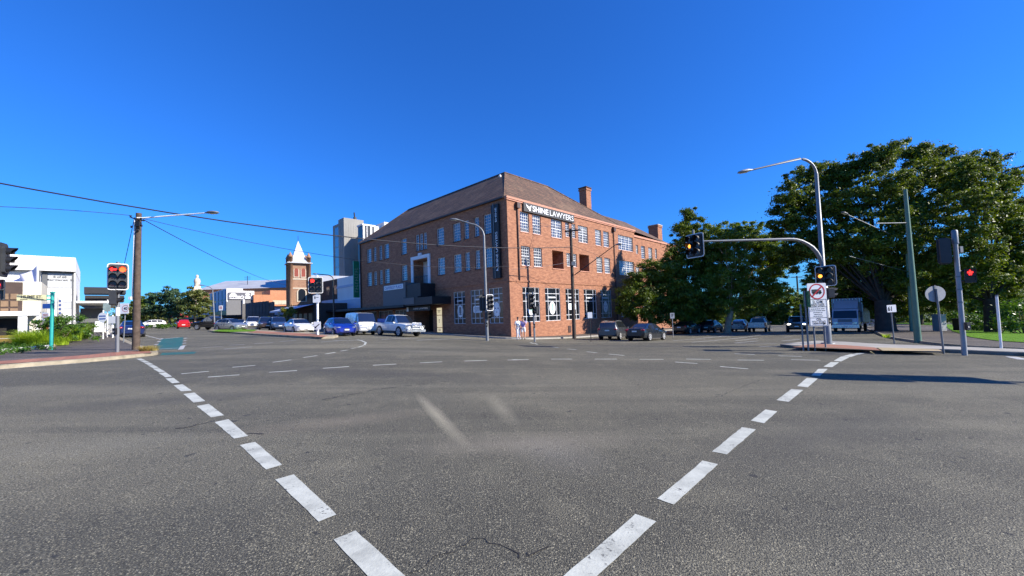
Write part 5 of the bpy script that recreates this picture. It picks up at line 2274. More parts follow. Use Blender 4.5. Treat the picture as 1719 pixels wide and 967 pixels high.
mb.tube([(xr * .75, 2.5, zt), (xr * .72, 2.5, zt + 2.6)], .2, 6)
mb.build('roof_plant', M['charcoal'], r)

# glass bay and white plant rooms behind the roof
P = atY(612, 545, 104)
r = thing('apartment_building', 'white flat block with a green glass bay showing above the tiled roof', 'building', (P.x, P.y, g(P.x, P.y)), RZ)
o = Vector(r.location)


def hz2(px, py, Y=104):
    return atY(px, py, Y).z - o.z


x1 = loc(r, 601, 400, x=0)[0]
xb = loc(r, 629, 400, y=0)[0]
mb = MB()
mb.box(0, 0, -2, xb, max(2, x1), hz2(615, 378))
bay = mb.build('glass_bay', M['glass_dark'], r)
mb = MB()
zt = hz2(615, 378)
mb.box(-.2, -.2, zt, xb + .2, max(2, x1) + .2, zt + .4)
for k in range(4):
    mb.box(xb * k / 3.2, -.1, zt - 5, xb * k / 3.2 + (.5 if k in (0, 2) else .18), -.002, zt)
mb.box(-.1, -.1, zt - 5.5, xb + .1, -.002, zt - 5)
mb.build('bay_frame', M['white_wall'], bay)
x2, x3, x4 = loc(r, 645, 380, y=-1)[0], loc(r, 652, 380, y=-1)[0], loc(r, 680, 380, y=-1)[0]
mb = MB()
mb.box(xb + .1, .5, -2, x2, 9, hz2(635, 375))
mb.box(x2 + .01, -1, -2, x4, 9, hz2(655, 370) + .5)
mb.build('wall', M['white_wall'], r)
mb = MB()
zz = hz2(650, 381)
mb.box(x2 + 2.6, -1.05, zz - 1, x4, -1.001, zz + .6)
mb.build('window', M['glass_dark'], r)
mb = MB()
mb.box(xb + 2, .45, zz - .9, xb + 4.5, .499, zz + .2)
mb.build('window', M['glass_dark'], r)
P = Vector(r.location)

# --- corner shop with the sign board and pale blue panels
Yf = 88
P = atY(380.5, 545, Yf)
r = thing('shop_building', 'two storey corner shop with pale blue panels and a grey curved logo sign', 'shop', (P.x, P.y, g(P.x, P.y)), RZ)
o = Vector(r.location)


def lf(px, py):
    return loc(r, px, py, y=0)


def la(px, py):
    return loc(r, px, py, x=0)


zt = lf(381, 484)[1]
xs_ = lf(408, 500)[0]
xe = lf(427, 500)[0]
yb = la(352, 500)[0]
zm = lf(381, 521)[1]
mb = MB()
mb.box(0, .05, -1, xs_, yb, zt)
mb.box(xs_, .05, -1, xe, yb, zt - .5)
mb.build('wall', M['white_wall'], r)
mb = MB()
for k in range(5):
    y0, y1 = yb * (k / 5 + .02), yb * ((k + 1) / 5 - .03)
    for z0, z1 in ((zm, zm + (zt - zm) * .47), (zm + (zt - zm) * .5, zt - .05)):
        mb.box(-.14, y0, z0, -.005, y1, z1)
mb.build('blue_cladding', M['blue_panel'], r)
mb = MB()
mb.box(-.06, .1, zm - 1.9, -.004, yb, zt - .1)
mb.build('window_and_backing', M['glass_dark'], r)  # dark glass below the cladding, dark backing behind the panel gaps above
mb = MB()
mb.box(-.05, yb + .1, zm - .5, 8, yb * 1.9, zm + (zt - zm) * .55)
mb.build('blue_wing', M['blue_panel'], r)
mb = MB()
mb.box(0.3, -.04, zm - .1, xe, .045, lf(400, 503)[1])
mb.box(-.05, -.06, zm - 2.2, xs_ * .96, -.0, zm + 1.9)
mb.build('lower_wall', pm('shadow_grey_side_wall', (.15, .15, .155), .7, 0, .1), r)  # the shadow lying on this lower wall is put into its grey colour
sz0, sz1 = lf(400, 502.7)[1], lf(400, 491)[1]
sx0, sx1 = lf(383, 497)[0], lf(421, 497)[0]
mb = MB()
mb.box(sx0, -.22, sz0, sx1, -.06, sz1)
sg = mb.build('sign_board', pm('sign_slate', (.10, .10, .12), .5, 0, .1), r)
H_ = sz1 - sz0
Wd = sx1 - sx0
mb = MB()
# curved swoosh and pale blob of the logo
n = 16
out_ = [(.04 + .17 - .17 * math.cos(PI * k / n), .30 + .62 * math.sin(PI * k / n)) for k in range(n + 1)]
inn = [(.09 + .15 - .12 * math.cos(PI * k / n), .30 + .42 * math.sin(PI * k / n)) for k in range(n + 1)]
mb.add([(sx0 + Wd * a, -.235, sz0 + H_ * z) for a, z in out_] + [(sx0 + Wd * a, -.235, sz0 + H_ * z) for a, z in inn], [(k, k + 1, n + 2 + k, n + 1 + k) for k in range(n)])
mb.add([(sx0 + Wd * a, -.237, sz0 + H_ * z) for a, z in [(.05, .35), (.17, .3), (.2, .55), (.12, .78), (.06, .65)]], [(0, 1, 2, 3, 4)])
mb.box(sx0 + Wd * .05, -.24, sz0 + H_ * .08, sx0 + Wd * .66, -.222, sz0 + H_ * .16)
mb.add([(sx0 + Wd * (.84 + .1 * math.cos(2 * PI * k / 24)), -.235, sz0 + H_ * (.72 + .22 * math.sin(2 * PI * k / 24))) for k in range(24)], [tuple(range(24))])
mb.box(sx0 + Wd * .73, -.24, sz0 + H_ * .12, sx0 + Wd * .97, -.222, sz0 + H_ * .42)
mb.build('logo', M['white_sign'], sg)
lettering(sg, "Fitzy's", frame_at((sx0 + Wd * .45, -.25, sz0 + H_ * .38), (1, 0, 0), (0, 0, 1)), Wd * .48, H_ * .5, M['white_sign'], .03)
mb = MB()
mb.box(-4.2, -1.0, zm - 1.5, 0, yb * 2.1, zm - 1.1)
mb.box(-4.0, -3.4, zm - 1.5, xs_ + 1, -.07, zm - 1.1)
mb.build('awning', M['charcoal'], r)
mb = MB()
for k in range(6):
    mb.box(-.08, yb * k / 5 + .4, .2, -.02, yb * (k + .8) / 5, zm - 2)
for k in range(3):
    mb.box(.4 + k * 2, -.12, .2, 2.0 + k * 2, -.07, zm - 2.4)
mb.build('shop_glass', M['glass_dark'], r)
mb = MB()
mb.tube([(xs_, -.4, -.5), (xs_, -.4, lf(407, 503)[1])], .22, 8)
mb.build('white_pipe', M['white'], r)

# --- orange brick side wall and the grey yard wall before it
P = atY(426, 548, 91)
r = thing('brick_wall_building', 'orange brick hall wall right of the curved logo sign', 'building', (P.x, P.y, g(P.x, P.y)), RZ)
zt = loc(r, 440, 486, y=0)[1]
x1 = loc(r, 483, 500, y=0)[0]
mb = MB()
mb.box(0, 0, -1, x1 * .55, 6, zt - 1.2)
mb.box(x1 * .55, 2, -1, x1 + 3, 9, zt)
mb.build('wall', M['brick_orange'], r)
mb = MB()
zz = loc(r, 470, 505, y=2)[1]
for k in range(9):
    mb.box(x1 * .58 + k * x1 * .05, 1.9, zz - .9, x1 * .58 + k * x1 * .05 + .45, 1.999, zz + .1)
mb.build('louvre_vent', M['pale_stone'], r)
P = atY(407, 552, 80)
r = thing('yard_wall', 'dark grey panelled yard wall between logo sign shop and church', 'wall', (P.x, P.y, g(P.x, P.y)), RZ)
x0, z0 = loc(r, 407, 510, y=0)
x1, z1 = loc(r, 452, 505, y=0)
mb = MB()
n = 8
for k in range(n):
    a, b_ = x1 * k / n, x1 * (k + 1) / n - .06
    zt = loc(r, 407, 510, y=0)[1] + (z1 - z0) * (k + .5) / n
    mb.box(a, 0, -1, b_, .3, zt)
mb.box(x1, -2.5, -1, x1 + .3, .3, z1 - .3)
mb.box(x1 + .3, -2.5, -1, x1 + 3.4, -2.2, z1 - 1.2)
mb.build('wall', pm('weathered_grey_panels', (.12, .115, .11), .8, 0, .25, .8, dirt=.2), r)
mb = MB()
mb.box(x1 + .3, -2.56, 2.2, x1 + 2.6, -2.505, z1 - 1.5)
mb.build('pale_panel', M['blue_panel'], r)

# --- big hall behind with a long pale roof
P = atY(348, 545, 118)
r = thing('hall_building', 'long orange brick hall with wide pale metal roof on the skyline', 'hall', (P.x, P.y, g(P.x, P.y)), RZ - math.radians(40))
o = Vector(r.location)
zw = atY(400, 484, 118).z - o.z
zr = atY(400, 472.5, 118).z - o.z + 1.2
L_ = atY(500, 484, 118).x - o.x
mb = MB()
mb.box(-2, 0, -2, L_ * 1.05, 14, zw)
mb.build('wall', M['brick_orange'], r)
mb = MB()
mb.add([(-2.6, -.6, zw - .1), (L_ * 1.05, -.6, zw - .1), (L_ * 1.05, 9, zr), (0, 9, zr), (-2.6, 14.6, zw - .1), (L_ * 1.05, 14.6, zw - .1)], [(0, 1, 2, 3), (3, 2, 5, 4), (0, 3, 4)])
mb.build('roof', M['metal_roof'], r)
mb = MB()
mb.tube([(L_ * .34, 4, zw), (L_ * .34, 4, zw + 4.2)], .08, 6)
for z in (3.2, 3.8):
    mb.tube([(L_ * .34 - .9, 4, zw + z), (L_ * .34 + .9, 4, zw + z)], .05, 5)
mb.build('aerial', M['black_metal'], r)

# stone finial figure above the trees
P = atY(331, 545, 112)
r = thing('stone_pinnacle', 'pale stone pinnacle rising above the green trees on the skyline', 'pinnacle', (P.x, P.y, g(P.x, P.y)), 0)
o = Vector(r.location)
h0, h1 = atY(331, 484, 112).z - o.z, atY(331, 461, 112).z - o.z
mb = MB()
mb.lathe([(1.5, -1), (1.5, h0 - 1.2), (1.8, h0 - 1.0), (1.1, h0), (1.0, h0 + .5)], (0, 0, 0), 4, smooth=False)
d = h1 - h0
mb.lathe([(.75, h0 + .5), (.65, h0 + d * .35), (.8, h0 + d * .5), (.62, h0 + d * .68), (.24, h0 + d * .76), (.36, h0 + d * .86), (.3, h0 + d * .95), (0, h1)], (0, 0, 0), 12)
mb.build('pinnacle', M['pale_stone'], r)

# --- white building on the left with its striped panel
Yw = 42
P = atY(125.5, 552, Yw)
r = thing('office_building', 'bright white two storey office block with a louvred street number panel', 'building', (P.x, P.y, g(P.x, P.y)), RZ)
o = Vector(r.location)


def lw(px, py):
    return loc(r, px, py, y=0)


xl = lw(10, 480)[0]
zt = lw(126, 434)[1]
zf = lw(126, 457)[1]
mb = MB()
mb.box(xl - 6, .0, -1.2, -.0, 14, zf)
mb.build('wall', M['white_wall'], r)
mb = MB()
mb.box(xl - 6, -.7, zf, .02, 14.2, zt)
mb.build('fascia', M['white_wall'], r)
pl0, pl1 = lw(79, 500)[0], lw(121, 500)[0]
pz = [lw(100, y)[1] for y in (459, 483.5, 495, 507, 519, 531, 545)]
mb = MB()
mb.box(pl0 - .35, -.16, 0, pl0, -.002, zf - .02)
mb.box(pl1, -.16, 0, pl1 + .12, -.002, zf - .02)
mb.box(pl0, -.16, pz[0], pl1, -.002, zf - .02)
mb.build('panel_frame', M['grey_panel'], r)
cols = ['grey', 'white', 'white', 'grey', 'white', 'white']
for k in range(6):
    mb = MB()
    mb.box(pl0 + .02, -.1, pz[k + 1] + .02, pl1 - .02, -.003, pz[k] - .02)
    pnl = mb.build('wall_panel', pm('light_grey_panel', (.46, .47, .47), .6, 0, .04) if cols[k] == 'grey' else M['white_wall'], r)
    if k == 0:
        cxp = (pl0 + pl1) / 2
        lettering(pnl, '8 of 68', frame_at((cxp, -.105, pz[0] - .38), (1, 0, 0), (0, 0, 1)), .9, .24, M['ink'], .02)
        lettering(pnl, 'Margaret St', frame_at((cxp, -.105, pz[0] - .72), (1, 0, 0), (0, 0, 1)), 2.1, .26, M['ink'], .02)
mb = MB()
xq = lw(66, 500)[0]
mb.box(xq - .5, -.9, lw(66, 487)[1], xq + .45, -.71, lw(66, 480)[1])
mb.box(xq - .1, -.8, lw(66, 480)[1], xq + .1, -.71, zf)
mb.build('vent_hood', M['grey_panel'], r)
mb = MB()
mb.box(lw(15, 500)[0], -.06, lw(40, 519)[1], lw(27, 500)[0], -.01, lw(20, 478)[1])
mb.build('window', M['glass_dark'], r)
mb = MB()
# street awnings stepping up the footpath
for k in range(7):
    y0 = 1.0 + k * 5.5
    z = 3.3 + .12 * k
    mb.box(0.05, y0, z, 3.4, y0 + 4.6, z + .22)
mb.build('street_awning', M['tin_white'], r)
for (ya, pz_) in ((3, 489), (7.5, 499)):
    mb = MB()
    zz = atY(150, pz_, Yw + 3).z - o.z
    mb.box(0.6, ya - 1.5, zz - .35, 3.9, ya + 1.5, zz + .35, M=None)
    mb.build('dark_awning', M['charcoal'], r)
mb = MB()
mb.box(.05, 14.5, -1, 2.2, 40, 3.2)
mb.build('rear_wing', M['grey_panel'], r)

# --- house front at the left edge
Yh = 30
P = atY(50, 560, Yh)
r = thing('shop_building', 'small shop front with dark tiled wall and white verandah beam at left edge', 'shop', (P.x, P.y, g(P.x, P.y)), RZ)
o = Vector(r.location)


def lh(px, py):
    return loc(r, px, py, y=0)


mb = MB()
xl = lh(-120, 540)[0]
z0 = 0
mb.box(xl, 1.2, -.6, lh(66, 540)[0], 6, lh(20, 470)[1])
mb.build('wall', M['cream_wall'], r)
mb = MB()
mb.box(xl, .8, lh(15, 526)[1], lh(34, 520)[0], 1.19, lh(15, 472)[1])
dk = mb.build('dark_gable', pm('dark_timber', (.07, .045, .035), .8, 0, .2), r)
mb = MB()
for i in range(3):
    for j in range(7):
        x0 = lh(31, 500)[0] - .45 * (j + 1)
        z1 = lh(15, 492)[1] - .55 * i
        mb.box(x0, .74, z1 - .42, x0 + .36, .799, z1)
mb.build('screen_block', pm('brown_screen', (.22, .14, .08), .8, 0, .2), dk)
mb = MB()
mb.box(xl, -.2, lh(30, 530)[1], lh(67, 528)[0], .1, lh(30, 524)[1])
mb.build('verandah_beam', M['white'], r)
mb = MB()
mb.box(xl, -.2, lh(30, 524.5)[1] + .01, lh(67, 528)[0], 1.3, lh(30, 523)[1] + .02)
mb.build('verandah_roof', M['tin_white'], r)
for px in (38, 64):
    mb = MB()
    x = lh(px, 550)[0]
    mb.box(x - (.22 if px < 50 else .08), -.1, -.5, x + (.22 if px < 50 else .08), .08, lh(30, 530)[1])
    mb.build('verandah_post', M['white'], r)
mb = MB()
mb.box(xl, 1.1, -.2, lh(33, 550)[0], 1.19, lh(20, 534)[1])
mb.build('door_glass', M['void'], r)
mb = MB()
mb.box(xl, -.4, -.5, lh(60, 560)[0], .0, lh(20, 564)[1] + .05)
mb.build('verandah_floor', M['conc_pale'], r)
t = thing('timber_stack', 'yellow sleepers lying along the edge of the corner garden', 'timber', G(2, 580, .13), 0)
mb = MB()
for k in range(3):
    mb.box(-3.5, -.3 + .35 * k, .02 + .22 * k, 1.6 - .3 * k, -.05 + .35 * k, .2 + .22 * k)
mb.build('sleeper', pm('yellow_timber', (.55, .36, .07), .7, 0, .2), t)

# flag on a white pole
b0 = G(63.5, 570, .13)
t = thing('flagpole', 'white flagpole with a drooping pale lilac flag before the white office', 'flagpole', b0, 0)
q = rel(63, 438, b0.y, t)
mb = MB()
mb.tube([(0, 0, -.2), (q.x, 0, q.z)], .06, 8)
mb.tube([(q.x, 0, q.z - .3), (q.x + .5, 0, q.z + .25)], .02, 6)
mb.build('pole', M['white'], t)
pA, pB, pC, pD = rel(61, 447, b0.y, t), rel(61, 488, b0.y, t), rel(27, 493, b0.y, t), rel(20, 468, b0.y, t)
mb = MB()
n = 16
vs_ = []
for i in range(n + 1):
    for j in range(n + 1):
        u, v = i / n, j / n
        p = pA.lerp(pD, u).lerp(pB.lerp(pC, u), v)
        p = p + Vector((0, .28 * math.sin(u * 9 + v * 3) * u ** .5, -.12 * math.sin(u * PI) + .05 * math.sin(u * 11 + v * 2)))
        vs_.append(p)
mb.add(vs_, [(i * (n + 1) + j, (i + 1) * (n + 1) + j, (i + 1) * (n + 1) + j + 1, i * (n + 1) + j + 1) for i in range(n) for j in range(n)], 0, True)
mb.build('flag', pm('lilac_flag_cloth', (.62, .60, .72), .8, 0, .06), t)
# feather banner
b0 = G(96, 565, .13)
t = thing('banner', 'white feather banner with dark script beside the white office panel', 'banner', b0, 0)
q = rel(96, 497, b0.y, t)
mb = MB()
pts = []
for k in range(13):
    u = k / 12
    pts.append((.0 + .5 * math.sin(PI * min(1, u * 1.02)) ** .6 * (1 if u < .97 else .3), q.z * (.25 + .75 * u)))
mb.prism([(0, 0, q.z * .22)] + [(x, 0, z) for x, z in pts] + [(0, 0, q.z)], (0, .02, 0))
bn = mb.build('cloth', M['white_sign'], t)
mb = MB()
for k in range(6):
    z = q.z * (.35 + .1 * k)
    mb.box(.12, -.012, z, .3, -.006, z + q.z * .05)
mb.build('script', M['sign_blue'], bn)
mb = MB()
mb.tube([(0, 0, -.1), (0, 0, q.z)], .025, 6)
mb.build('pole', M['galv'], t)
# ------------------------------------------------------------------ vehicles
def carpaint(name, col, metal=.0, rough=.28):
    return pm(name, col, rough, metal, .05, .8, .5, coat=.8)


CP = {'blue': carpaint('blue_car_paint', (.008, .03, .30), .25), 'white': carpaint('white_car_paint', (.72, .72, .70)), 'navy': carpaint('navy_car_paint', (.012, .03, .12), .3),
      'brown': carpaint('dark_brown_car_paint', (.05, .03, .025), .3), 'midblue': carpaint('steel_blue_car_paint', (.05, .09, .19), .4), 'silver': carpaint('silver_car_paint', (.36, .38, .40), .6),
      'black': carpaint('black_car_paint', (.008, .008, .009)), 'red': carpaint('red_car_paint', (.42, .01, .01)), 'grey': carpaint('grey_car_paint', (.085, .09, .10), .5),
      'charcoal': carpaint('charcoal_car_paint', (.014, .018, .024), .3), 'pale': carpaint('pale_blue_car_paint', (.33, .40, .46), .4)}
M['tyre'] = pm('tyre_rubber', (.012, .012, .012), .85, 0, .2)
M['alloy'] = pm('alloy_wheel', (.6, .61, .62), .4, .3, .08)
M['chrome'] = pm('bright_trim', (.55, .56, .57), .25, .8, .05)
M['plastic'] = pm('grey_black_plastic', (.02, .02, .022), .6, 0, .2)
M['headlight'] = glass('headlight_glass', (.35, .36, .38), .35, .05)
M['taillight'] = pm('tail_lens', (.30, .008, .012), .2, 0, .1, coat=.6)
M['plate'] = pm('number_plate', (.72, .72, .68), .4, 0, .04)

# stations: x, zb, w_low, z_mid, w_mid, z_sh, w_sh, z_top, w_top (as fractions of L/2, H, W/2)
BODY = {
    'sedan': dict(L=4.6, W=1.82, H=1.44, wb=2.7, r=.33, st=[
        (-1.0, .30, .60, .42, .70, .60, .66, .62, .50), (-.95, .20, .82, .42, .90, .66, .84, .70, .70), (-.86, .16, .9, .42, .97, .68, .90, .735, .76), (-.66, .15, .92, .42, .99, .685, .93, .745, .78),
        (-.38, .15, .93, .42, 1.0, .68, .94, .965, .66), (-.12, .15, .93, .42, 1.0, .67, .94, 1.0, .66), (.16, .15, .93, .42, 1.0, .66, .94, .965, .66), (.47, .15, .93, .42, 1.0, .645, .93, .68, .80),
        (.74, .15, .92, .42, .98, .58, .90, .61, .74), (.92, .17, .82, .40, .90, .50, .82, .53, .66), (1.0, .24, .55, .38, .66, .44, .60, .46, .46)], ws=(6, 7), rw=(3, 4), sd=(3, 7)),
    'hatch': dict(L=3.95, W=1.72, H=1.49, wb=2.52, r=.31, st=[
        (-1.0, .25, .70, .42, .84, .60, .80, .64, .66), (-.96, .18, .86, .42, .93, .64, .86, .70, .74), (-.86, .16, .92, .42, .98, .66, .90, .86, .68), (-.66, .15, .93, .42, 1.0, .67, .92, .965, .64),
        (-.25, .15, .93, .42, 1.0, .665, .94, 1.0, .66), (.12, .15, .93, .42, 1.0, .65, .94, .965, .66), (.52, .15, .93, .42, 1.0, .63, .93, .67, .80), (.78, .15, .92, .42, .97, .57, .89, .60, .72),
        (.93, .17, .82, .40, .90, .50, .80, .525, .64), (1.0, .24, .55, .38, .66, .43, .60, .45, .46)], ws=(5, 6), rw=(1, 3), sd=(2, 6)),
    'suv': dict(L=4.55, W=1.86, H=1.70, wb=2.7, r=.37, st=[
        (-1.0, .27, .74, .42, .86, .58, .82, .62, .70), (-.97, .20, .88, .42, .94, .60, .88, .66, .78), (-.9, .19, .93, .42, .98, .62, .92, .90, .70), (-.72, .18, .94, .42, 1.0, .63, .93, .985, .68),
        (-.25, .18, .94, .42, 1.0, .625, .94, 1.0, .68), (.14, .18, .94, .42, 1.0, .615, .94, .97, .68), (.45, .18, .94, .42, 1.0, .60, .94, .64, .82), (.76, .18, .93, .42, .98, .57, .91, .60, .76),
        (.93, .20, .86, .40, .92, .52, .84, .545, .68), (1.0, .27, .62, .38, .74, .46, .68, .48, .54)], ws=(5, 6), rw=(1, 3), sd=(2, 6)),
    'van': dict(L=4.75, W=1.72, H=1.98, wb=2.6, r=.33, st=[
        (-1.0, .20, .90, .40, .96, .56, .94, .60, .86), (-.98, .16, .94, .40, 1.0, .56, .97, .93, .84), (-.94, .15, .95, .40, 1.0, .56, .98, .985, .80), (-.2, .15, .95, .40, 1.0, .56, .98, 1.0, .80),
        (.42, .15, .95, .40, 1.0, .56, .98, .985, .80), (.60, .15, .95, .40, 1.0, .555, .97, .955, .80), (.86, .15, .94, .38, .99, .54, .94, .57, .84), (.97, .17, .86, .34, .94, .42, .86, .45, .76), (1.0, .22, .76, .32, .84, .36, .80, .38, .7)],
        ws=(5, 6), rw=(0, 1), sd=(4, 6)),
    'ute': dict(L=5.25, W=1.85, H=1.79, wb=3.1, r=.39, st=[
        (-1.0, .30, .92, .42, .97, .60, .95, .61, .9), (-.98, .26, .94, .42, 1.0, .61, .96, .62, .92), (-.36, .22, .94, .42, 1.0, .61, .96, .62, .92), (-.33, .22, .94, .42, 1.0, .61, .95, .90, .74),
        (-.22, .22, .94, .42, 1.0, .61, .95, .985, .70), (.06, .22, .94, .42, 1.0, .605, .95, 1.0, .70), (.18, .22, .94, .42, 1.0, .60, .95, .965, .70), (.44, .22, .94, .42, 1.0, .585, .95, .62, .84),
        (.76, .22, .94, .42, .99, .565, .92, .60, .8), (.94, .24, .88, .40, .94, .53, .86, .555, .72), (1.0, .28, .68, .40, .78, .48, .72, .5, .6)], ws=(6, 7), rw=(2, 3), sd=(3, 7)),
}


def loft(spec):
    L2, W2, H = spec['L'] / 2, spec['W'] / 2, spec['H']
    rows = []
    for (x, zb, wl, zm, wm, zs, wsd, zt, wt) in spec['st']:
        X = x * L2
        half = [(wl * W2 * .9, zb * H), (wl * W2, (zb + .02) * H), (wm * W2, zm * H), (wsd * W2 * 1.0, zs * H), (wt * W2, zt * H - .012), (wt * W2 * .86, zt * H), (wt * W2 * .45, zt * H + .012)]
        row = [Vector((X, y, z)) for y, z in half] + [Vector((X, -y, z)) for y, z in reversed(half)]
        rows.append(row)
    return rows


def make_car(name, kind, label, cat, paint, extras=(), group='cars waiting and passing at the crossing', wheel='alloy', lit=False):
    sp_ = BODY[kind]
    t = thing(name, label, cat, (0, 0, 0), 0, group)
    rows = loft(sp_)
    n = len(rows[0])
    mb = MB()
    vs_ = [v for r in rows for v in r]
    fs = [(i * n + k, (i + 1) * n + k, (i + 1) * n + (k + 1) % n, i * n + (k + 1) % n) for i in range(len(rows) - 1) for k in range(n)]
    mb.add(vs_, fs, 0, True)
    mb.add(rows[0], [tuple(range(n))])
    mb.add(rows[-1], [tuple(reversed(range(n)))])
    body = mb.build('body', paint, t, 38)
    L2, W2, H, r = sp_['L'] / 2, sp_['W'] / 2, sp_['H'], sp_['r']

    def panel(nm, a, b, c, d, inset=.08, out_=.012, mat=None, par=None):
        a, b, c, d = [Vector(v) for v in (a, b, c, d)]
        ce = (a + b + c + d) / 4
        nn = (c - a).cross(d - b).normalized()
        if nn.dot(ce - Vector((0, 0, H * .5))) < 0:
            nn = -nn
        q = [v.lerp(ce, inset) + nn * out_ for v in (a, b, c, d)]
        mb = MB()
        mb.add(q, [(0, 1, 2, 3)])
        return mb.build(nm, mat or M['car_glass'], par or t)
    # glazing
    i, j = sp_['ws']
    A, B_ = rows[i], rows[j]
    mb = MB()
    for s in range(4, 9):
        mb.add([A[s] + Vector((.012, 0, .01)), B_[s] + Vector((.012, 0, .01)), B_[s + 1] + Vector((.012, 0, .01)), A[s + 1] + Vector((.012, 0, .01))], [(0, 1, 2, 3)], 0, True)
    mb.build('windscreen', M['car_glass'], t)
    i, j = sp_['rw']
    A, B_ = rows[i], rows[j]
    if kind == 'van':
        panel('rear_window', A[4] + Vector((0, 0, .06)), rows[1][4], rows[1][9], A[9] + Vector((0, 0, .06)), .14, .01)
    else:
        panel('rear_window', A[5], B_[5], B_[8], A[8], .07, .012)
    i, j = sp_['sd']
    side = []
    for sgn, (q0, q1) in ((1, (3, 4)), (-1, (10, 9))):
        lo = [rows[k][q0] for k in range(i, j + 1)]
        hi = [rows[k][q1] for k in range(i, j + 1)]
        x0, x1 = lo[0].x, lo[-1].x

        def samp(arr, x):
            for p, q in zip(arr, arr[1:]):
                if p.x <= x <= q.x:
                    return p.lerp(q, (x - p.x) / max(1e-6, q.x - p.x))
            return arr[-1]
        ns = 3 if kind in ('suv', 'hatch') else 2
        e0 = .10 if kind != 'van' else .12
        cuts = [x0 + (x1 - x0) * (e0 + (1 - 2 * e0) * k / ns) for k in range(ns + 1)]
        if kind == 'van':
            cuts = [x0 + .1, x0 + (x1 - x0) * .78]
        for c0, c1_ in zip(cuts, cuts[1:]):
            g_ = .03
            c0, c1_ = c0 + g_, c1_ - g_
            mb = MB()
            m_ = 4
            strip = []
            for k in range(m_ + 1):
                x = c0 + (c1_ - c0) * k / m_
                l, h_ = samp(lo, x), samp(hi, x)
                o = Vector((0, sgn * .012, .004))
                strip.append((l.lerp(h_, .12) + o, l.lerp(h_, .90) + o))
            mb.add([v for s in strip for v in s], [(2 * k, 2 * k + 2, 2 * k + 3, 2 * k + 1) for k in range(m_)], 0, True)
            mb.build('side_window', M['car_glass'], t)
    # wheels and arches
    for sx in (-1, 1):
        for sy in (-1, 1):
            cx = sx * sp_['wb'] / 2 - .02 * L2
            mb = MB()
            y0, y1 = sy * (W2 - .22), sy * (W2 + .004)
            prof = [(0, .0), (r * .96, .0), (r, .03), (r, .19), (r * .95, .225), (r * .66, .228)]
            nn = 22
            ring = [Vector((cx + p * math.cos(2 * PI * k / nn), y0 + sy * q, r + p * math.sin(2 * PI * k / nn))) for p, q in prof for k in range(nn)]
            mb.add(ring, [(a * nn + k, a * nn + (k + 1) % nn, (a + 1) * nn + (k + 1) % nn, (a + 1) * nn + k) for a in range(len(prof) - 1) for k in range(nn)], 0, True)
            wh = mb.build('wheel', M['tyre'], t)
            mb = MB()
            mb.add([(cx + r * .66 * math.cos(2 * PI * k / nn), y0 + sy * .215, r + r * .66 * math.sin(2 * PI * k / nn)) for k in range(nn)], [tuple(range(nn))])
            bk = mb.build('wheel_well', M['plastic'], wh)
            mb = MB()
            for k in range(5):
                a = 2 * PI * k / 5 + .3
                for s in (-1, 1):
                    p = [(r * .12, s * .02), (r * .66, s * .05), (r * .66, s * .13), (r * .2, s * .1)]
                    mb.add([(cx + u * math.cos(a) - v * math.sin(a), y0 + sy * .232, r + u * math.sin(a) + v * math.cos(a)) for u, v in p], [(0, 1, 2, 3)])
            mb.add([(cx + p * math.cos(2 * PI * k / nn), y0 + sy * .232, r + p * math.sin(2 * PI * k / nn)) for p in (r * .68, r * .58) for k in range(nn)], [(k, (k + 1) % nn, nn + (k + 1) % nn, nn + k) for k in range(nn)])
            mb.add([(cx + r * .2 * math.cos(2 * PI * k / 10), y0 + sy * .236, r + r * .2 * math.sin(2 * PI * k / 10)) for k in range(10)], [tuple(range(10))])
            mb.build('rim', M[wheel], wh)
            mb = MB()
            ra = r * 1.17
            pts = [(cx + ra * math.cos(a), r + ra * math.sin(a)) for a in np.linspace(-.25, PI + .25, 16)]
            mb.prism([(x, sy * (W2 - .09), z) for x, z in pts], (0, sy * .094, 0))
            mb.build('wheel_arch', M['plastic'], t)
    # lamps, grille, plates, mirrors, sills
    st = sp_['st']
    zf = (st[-2][5] * H + st[-1][5] * H) / 2
    zr = st[1][5] * H
    for sy in (-1, 1):
        mb = MB()
        mb.blob((L2 * .93, sy * W2 * .66, st[-2][5] * H - .03), (.16, .2, .075), 6, M=Matrix.Rotation(sy * -.45, 3, 'Z'))
        mb.build('headlight', M['lit_white'] if lit else M['headlight'], t)
        mb = MB()
        if kind in ('van', 'ute'):
            mb.box(-L2 - .02, sy * W2 * .93 - .09, zr - .42, -L2 + .08, sy * W2 * .93 + .03, zr - .04)
        else:
            mb.blob((-L2 * .965, sy * W2 * .72, zr - .07), (.12, .22, .10), 6, M=Matrix.Rotation(sy * .4, 3, 'Z'))
        mb.build('tail_light', M['taillight'], t)
        mb = MB()
        wsx = rows[sp_['ws'][1]][3]
        mb.blob((wsx.x - .22, sy * (W2 + .1), wsx.z + .06), (.07, .12, .08), 5)
        mb.build('mirror', M['plastic'] if kind in ('van',) else paint, t)
    mb = MB()
    zg = st[-1][5] * H
    mb.blob((L2 * .972, 0, zg - .03), (.07, W2 * .40, .065), 6)
    mb.build('grille', M['plastic'], t)
    mb = MB()
    mb.blob((L2 * .955, 0, st[-1][1] * H + .06), (.12, W2 * .62, .07), 6)
    mb.build('lower_intake', M['plastic'], t)
    mb = MB()
    mb.box(L2 * .985, -.18, st[-1][1] * H + .12, L2 + .045, .18, st[-1][1] * H + .22)
    mb.build('number_plate', M['plate'], t)
    mb = MB()
    zp = (zr - .22) if kind in ('sedan', 'suv') else zr - .38
    mb.box(-L2 - .02, -.2, zp, -L2 + .05, .2, zp + .11)
    mb.build('number_plate', M['plate'], t)
    mb = MB()
